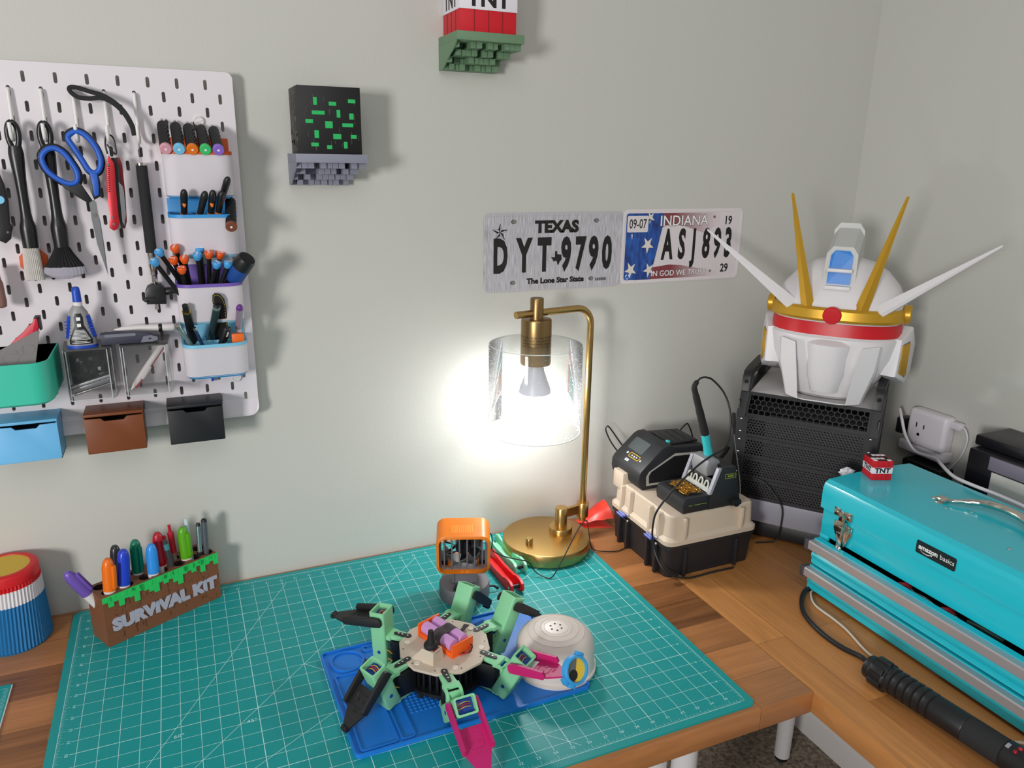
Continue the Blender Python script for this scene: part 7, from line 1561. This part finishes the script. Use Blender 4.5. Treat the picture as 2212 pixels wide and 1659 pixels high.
b = MB(); b.text('amazon', tag_w, BM_ @ T((-0.0130, 0.0012, 0.0009)), 0.0112, 0.0001, 0.98, 0.00035); b.text('basics', tag_w, BM_ @ T((0.0200, 0.0008, 0.0009)), 0.0112, 0.0001, 0.95)
b.tube([BM_ @ Vector((-0.0265 + 0.021 * q, -0.0042 - 0.0028 * math.sin(PI * q), 0.0010)) for q in [k / 10 for k in range(11)]], [0.00025, 0.0005, 0.0006, 0.0006, 0.0005], tag_w, 5)
b.tube([BM_ @ Vector(v) for v in ((-0.0075, -0.0040, 0.001), (-0.0050, -0.0036, 0.001), (-0.0058, -0.0062, 0.001))], 0.0004, tag_w, 5); b.build('badge_lettering', tb_)
# chrome carrying handle folded on the lid
for yc in (0.0640, -0.1040):
    s = 1 if yc > 0 else -1
    b = MB(); b.box((1.3430, yc - 0.006, 0.2148), (1.3690, yc + 0.006, 0.2165), chrome, 0.0006); b.box((1.3480, yc - 0.009 + s * 0.0, 0.2160), (1.3640, yc + 0.009, 0.2235), chrome, 0.003); b.box((1.3520, yc + s * 0.010 - 0.006, 0.2148), (1.3600, yc + s * 0.010 + 0.010 * s, 0.2162), chrome, 0.0006)
    for x in (1.3455, 1.3665): b.ball((x, yc, 0.2168), 0.0022, chrome, 12, (1, 1, 0.5))
    b.build('handle_bracket', tb_)
b = MB(); b.tube([(1.3560, 0.0620, 0.2205), (1.3600, 0.0500, 0.2215), (1.3760, 0.0340, 0.2245), (1.3900, 0.0120, 0.2280), (1.3950, -0.0200, 0.2295), (1.3900, -0.0520, 0.2280), (1.3760, -0.0740, 0.2245), (1.3600, -0.0900, 0.2215), (1.3560, -0.1020, 0.2205)], [0.0030, 0.0036, 0.0052, 0.0064, 0.0066, 0.0064, 0.0052, 0.0036, 0.0030], chrome, 16, sub=5); b.build('carry_handle', tb_)
b = MB()
for x, y in ((1.3520, 0.0450), (1.3780, 0.0180), (1.3130, -0.0900)): b.ball((x - 0.012, y, 0.2150), 0.0026, chrome, 12, (1, 1, 0.5))
b.build('lid_rivets', tb_)
grip_r = mat('tool_red', (168, 28, 44), 0.45)
t = thing('drawer_tool', 'red-handled tool lying under the toolbox badge, left of two in the open drawer', 'tool', (1.262, 0.0300, 0.080), 0, 'red-handled tools in the open drawer')
b = MB(); b.tube([(1.2560, 0.0420, 0.0930), (1.2570, 0.0320, 0.0965), (1.2590, 0.0220, 0.0945)], [0.0040, 0.0052, 0.0044], grip_r, 12, sub=4); b.build('grip', t)
b = MB(); b.tube([(1.2590, 0.0220, 0.0945), (1.2580, 0.0080, 0.0900)], [0.0028, 0.0022], steel, 10); b.build('shaft', t)
t = thing('drawer_tool', 'red-handled tool right of a silver bit in the open drawer', 'tool', (1.262, -0.0450, 0.080), 0, 'red-handled tools in the open drawer')
b = MB(); b.tube([(1.2560, -0.0380, 0.0935), (1.2570, -0.0480, 0.0965), (1.2590, -0.0580, 0.0925)], [0.0040, 0.0048, 0.0040], grip_r, 12, sub=4); b.build('grip', t)
b = MB(); b.tube([(1.2590, -0.0580, 0.0925), (1.2580, -0.0780, 0.0880)], [0.0030, 0.0024], steel, 10); b.build('shaft', t)
b = MB(); b.tube([(1.2530, 0.0080, 0.0960), (1.2540, -0.0080, 0.0965), (1.2560, -0.0230, 0.0930)], [0.0016, 0.0022, 0.0030], chrome, 10, sub=3); tag(b.build('silver_bit'), 'silver tool bit between the two red-handled tools in the open drawer', 'tool')
b = MB(); b.tube([(1.2540, -0.0820, 0.0980), (1.2560, -0.1050, 0.1000), (1.2600, -0.1350, 0.0960)], [0.004, 0.0055, 0.004], mat('dark_green_grip', (30, 58, 54), 0.4), 12, sub=4); tag(b.build('green_grip_tool'), 'dark green gripped tool at the right of the open drawer', 'tool')

cube = banded_box('small red box with white lettered band standing on the turquoise toolbox lid', -0.018, 0.018, -0.018, 0.018, 0.0, 0.036, 0.0125, (1.3395, 0.1865, 0.2152), -22)
b = MB(); rr = random.Random(6)
for i in range(4):
    for j in range(4):
        b.box((-0.0165 + 0.0084 * i, -0.0165 + 0.0084 * j, 0.036), (-0.0165 + 0.0084 * i + 0.0072, -0.0165 + 0.0084 * j + 0.0072, 0.0368), black_pl if rr.random() < 0.6 else wht_b, 0.0004, 1)
b.build('top_tiles', cube, local=True)
b = MB(); tbm = bmesh.new(); bmesh.ops.create_icosphere(tbm, subdivisions=3, radius=1.0); rr = random.Random(12)
for v in tbm.verts: k = 0.72 + 0.45 * rr.random(); v.co = Vector((1.318 + v.co.x * 0.016 * k, 0.2330 + v.co.y * 0.010 * k, 0.2080 + v.co.z * 0.0085 * k))
b.add(tbm, mat('crumpled_white', (222, 218, 224), 0.35)); b.tube([(1.318, 0.233, 0.205), (1.318, 0.231, 0.12), (1.318, 0.230, DZ + 0.001)], [0.006, 0.009, 0.012], mat('crumpled_white'), 8)
tag(b.build('crumpled_wrapper', None, 15), 'crumpled white wrapper poking up between the toolbox and the perforated rack', 'wrapper')

# ------------------------------------------------------------------ outlet, chargers, black box, cables
plug_w = mat('plug_white', (226, 220, 226), 0.4)
t = thing('outlet_adapter', 'white outlet adapter block plugged into the right wall beside the helmet rack', 'adapter', (XW, 0.33, 0.17))
b = MB(); b.box((1.6400, 0.2830, 0.1745), (XW - 0.001, 0.3760, 0.2560), plug_w, 0.010, 4); b.build('housing', t)
b = MB(); b.box((1.6440, 0.2800, 0.1560), (XW - 0.001, 0.3920, 0.1790), plug_w, 0.004, 2); b.build('wall_plate', t)
b = MB()
for y, h in ((0.3510, 0.0105), (0.3330, 0.0090)): b.box((1.6392, y - 0.0012, 0.2180), (1.6405, y + 0.0012, 0.2180 + h), black_pl)
b.cyl((1.6392, 0.3440, 0.2035), (1.6405, 0.3440, 0.2035), 0.0030, black_pl, n=18); b.box((1.6392, 0.3410, 0.2005), (1.6405, 0.3470, 0.2035), black_pl); b.cyl((1.6394, 0.3460, 0.1860), (1.6405, 0.3460, 0.1860), 0.0010, black_pl, n=10); b.build('sockets', t)
t = thing('usb_plug', 'small white USB plug with a looped white lead on the side of the outlet adapter', 'plug', (1.66, 0.275, 0.24))
b = MB(); b.box((1.6520, 0.2610, 0.2360), (1.6660, 0.2825, 0.2500), plug_w, 0.0015); b.build('plug_body', t)
b = MB(); b.tube([(1.659, 0.2610, 0.2430), (1.657, 0.2520, 0.2400), (1.654, 0.2430, 0.2240), (1.652, 0.2440, 0.2000), (1.650, 0.2520, 0.1750), (1.650, 0.2700, 0.1450), (1.650, 0.285, 0.115)], 0.0019, plug_w, 8, sub=5); b.build('lead', t)
t = thing('power_brick', 'black power brick plugged in low behind the turquoise toolbox', 'adapter', (1.65, 0.32, 0.08))
b = MB(); b.box((1.630, 0.270, 0.060), (XW - 0.001, 0.365, 0.145), black_pl, 0.005); b.box((1.640, 0.385, 0.190), (XW - 0.001, 0.402, 0.225), black_pl, 0.003); b.build('brick', t)
tag(MB().tube([(1.6380, 0.3960, 0.2440), (1.6200, 0.3720, 0.2280), (1.6100, 0.3500, 0.2020), (1.6040, 0.3200, 0.1800), (1.5900, 0.2800, 0.1840), (1.5600, 0.2350, 0.1980), (1.5150, 0.1900, 0.2100), (1.4760, 0.1350, 0.2140), (1.4660, 0.0900, 0.2165), (1.4680, 0.0450, 0.2165), (1.4640, -0.0100, 0.2165), (1.4450, -0.0700, 0.2180)], 0.0032, plug_w, 10, sub=5).build('charging_cable'), 'thick white charging cable running from the outlet along the toolbox back edge', 'cable')
bb = thing('black_case', 'black box with grey front and white sheet, at the right edge behind the toolbox', 'box', (1.61, -0.02, DZ))
bk_ = mat('satin_black', (26, 24, 30), 0.35)
b = MB(); b.box((1.553, -0.22, DZ), (1.672, 0.168, 0.2490), bk_, 0.004); b.build('body', bb)
b = MB(); b.box((1.576, -0.22, 0.2492), (1.672, 0.176, 0.2700), bk_, 0.004); b.build('top_lid', bb)
b = MB(); b.box((1.5515, -0.215, 0.2200), (1.5535, 0.125, 0.2460), mat('case_grey_front', (132, 126, 142), 0.4), 0.0008); b.build('grey_front', bb)
b = MB(); b.box((1.5505, -0.215, 0.060), (1.5532, 0.116, 0.2180), mat('sheet_white', (214, 212, 206), 0.3), 0.0005); b.build('white_sheet', bb)

# ------------------------------------------------------------------ flashlight and wires on the right desk
t = thing('flashlight', 'black ribbed flashlight with red accents lying in front of the turquoise toolbox', 'flashlight', (1.13, -0.14, DZ))
p0 = Vector((1.1225, -0.0330, 0.0225)); p1 = Vector((1.1455, -0.2800, 0.0225)); M = T(p0) @ _frame(p1 - p0)
b = MB(); b.lathe([(0.012, -0.002), (0.0175, -0.002), (0.0185, 0.001), (0.0185, 0.007), (0.0178, 0.008), (0.0178, 0.011), (0.0195, 0.012), (0.0205, 0.018), (0.0205, 0.030), (0.0185, 0.033), (0.0185, 0.034)], black_pl, M, 32); 
for k in range(6): b.box((0.013, -0.0055, 0.010), (0.0240, 0.0055, 0.032), black_pl, 0.002, M=M @ RZ(60 * k + 20))
b.build('tail_cap', t, 30)
b = MB(); z = 0.034; pr = []
for k in range(6): pr += [(0.0195, z), (0.0200, z + 0.001), (0.0200, z + 0.0085), (0.0180, z + 0.0098), (0.0180, z + 0.0110)]; z += 0.0118
pr += [(0.0195, z), (0.0195, z + 0.045), (0.0188, z + 0.0465)]; b.lathe(pr, black_pl, M, 32)
for k in range(5): b.box((0.0165, -0.004, 0.038 + 0.0118 * k), (0.0205, 0.004, 0.0455 + 0.0118 * k), mat('lamp_gloss', (18, 18, 20), 0.18), 0.001, M=M @ RZ(70))
b.build('ribbed_body', t, 30)
b = MB(); b.lathe([(0.0180, z + 0.0465), (0.0195, z + 0.0475), (0.0195, z + 0.0965), (0.0180, z + 0.0975)], foam, M, 32); b.build('rubber_sleeve', t, 30)
b = MB(); b.lathe([(0.0185, z + 0.0975), (0.0200, z + 0.0985), (0.0215, z + 0.125), (0.0225, z + 0.142)], black_pl, M, 32); b.build('head', t, 30)
b = MB(); b.lathe([(0.0228, z + 0.1300), (0.0232, z + 0.1310), (0.0232, z + 0.1345), (0.0228, z + 0.1355)], mat('ring_red', (170, 26, 46), 0.3, 0.4), M, 32, False); b.build('red_ring', t)
b = MB()
for a, zz, c in ((118, z + 0.112, 'ring_red'), (96, z + 0.114, 'tool_red')): b.ball((0.0205 * math.cos(math.radians(a)), 0.0205 * math.sin(math.radians(a)), zz), 0.0030, mat(c), 12, (1, 1, 1), M)
b.build('red_dots', t)
b = MB(); b.box((-0.004, -0.0206, z + 0.099), (0.004, -0.0190, z + 0.104), mat('lug_silver', (190, 186, 196), 0.3, 0.6), 0.0006, M=M @ RZ(-160)); b.build('silver_lug', t)
tag(MB().tube([(1.2300, 0.1990, 0.0020), (1.2150, 0.1960, 0.0018), (1.1865, 0.1747, 0.0018), (1.1585, 0.1384, 0.0018), (1.1443, 0.0894, 0.0018), (1.1441, 0.0438, 0.0018), (1.1510, 0.0080, 0.0040), (1.1400, -0.0150, 0.0100), (1.1270, -0.0300, 0.0180)], 0.0042, cable_black, 10, sub=5).build('charging_lead'), 'black cord curving from under the toolbox corner to the flashlight tail', 'cable')
tag(MB().tube([(1.2310, 0.1940, 0.0000), (1.2188, 0.1860, 0.0005), (1.1990, 0.1554, 0.0005), (1.1960, 0.1096, 0.0005), (1.1916, 0.0746, 0.0005), (1.1744, 0.0196, 0.0010), (1.1640, -0.0130, 0.0080), (1.1560, -0.0600, 0.0060), (1.1620, -0.1300, 0.0010), (1.1850, -0.1800, 0.0005), (1.1957, -0.2061, 0.0005), (1.2113, -0.2163, 0.0005), (1.2200, -0.2350, 0.0005)], 0.0020, mat('cable_cream', (212, 202, 184), 0.5), 8, sub=5).build('cream_wire'), 'thin cream wire running beside the black cord past the flashlight', 'cable')
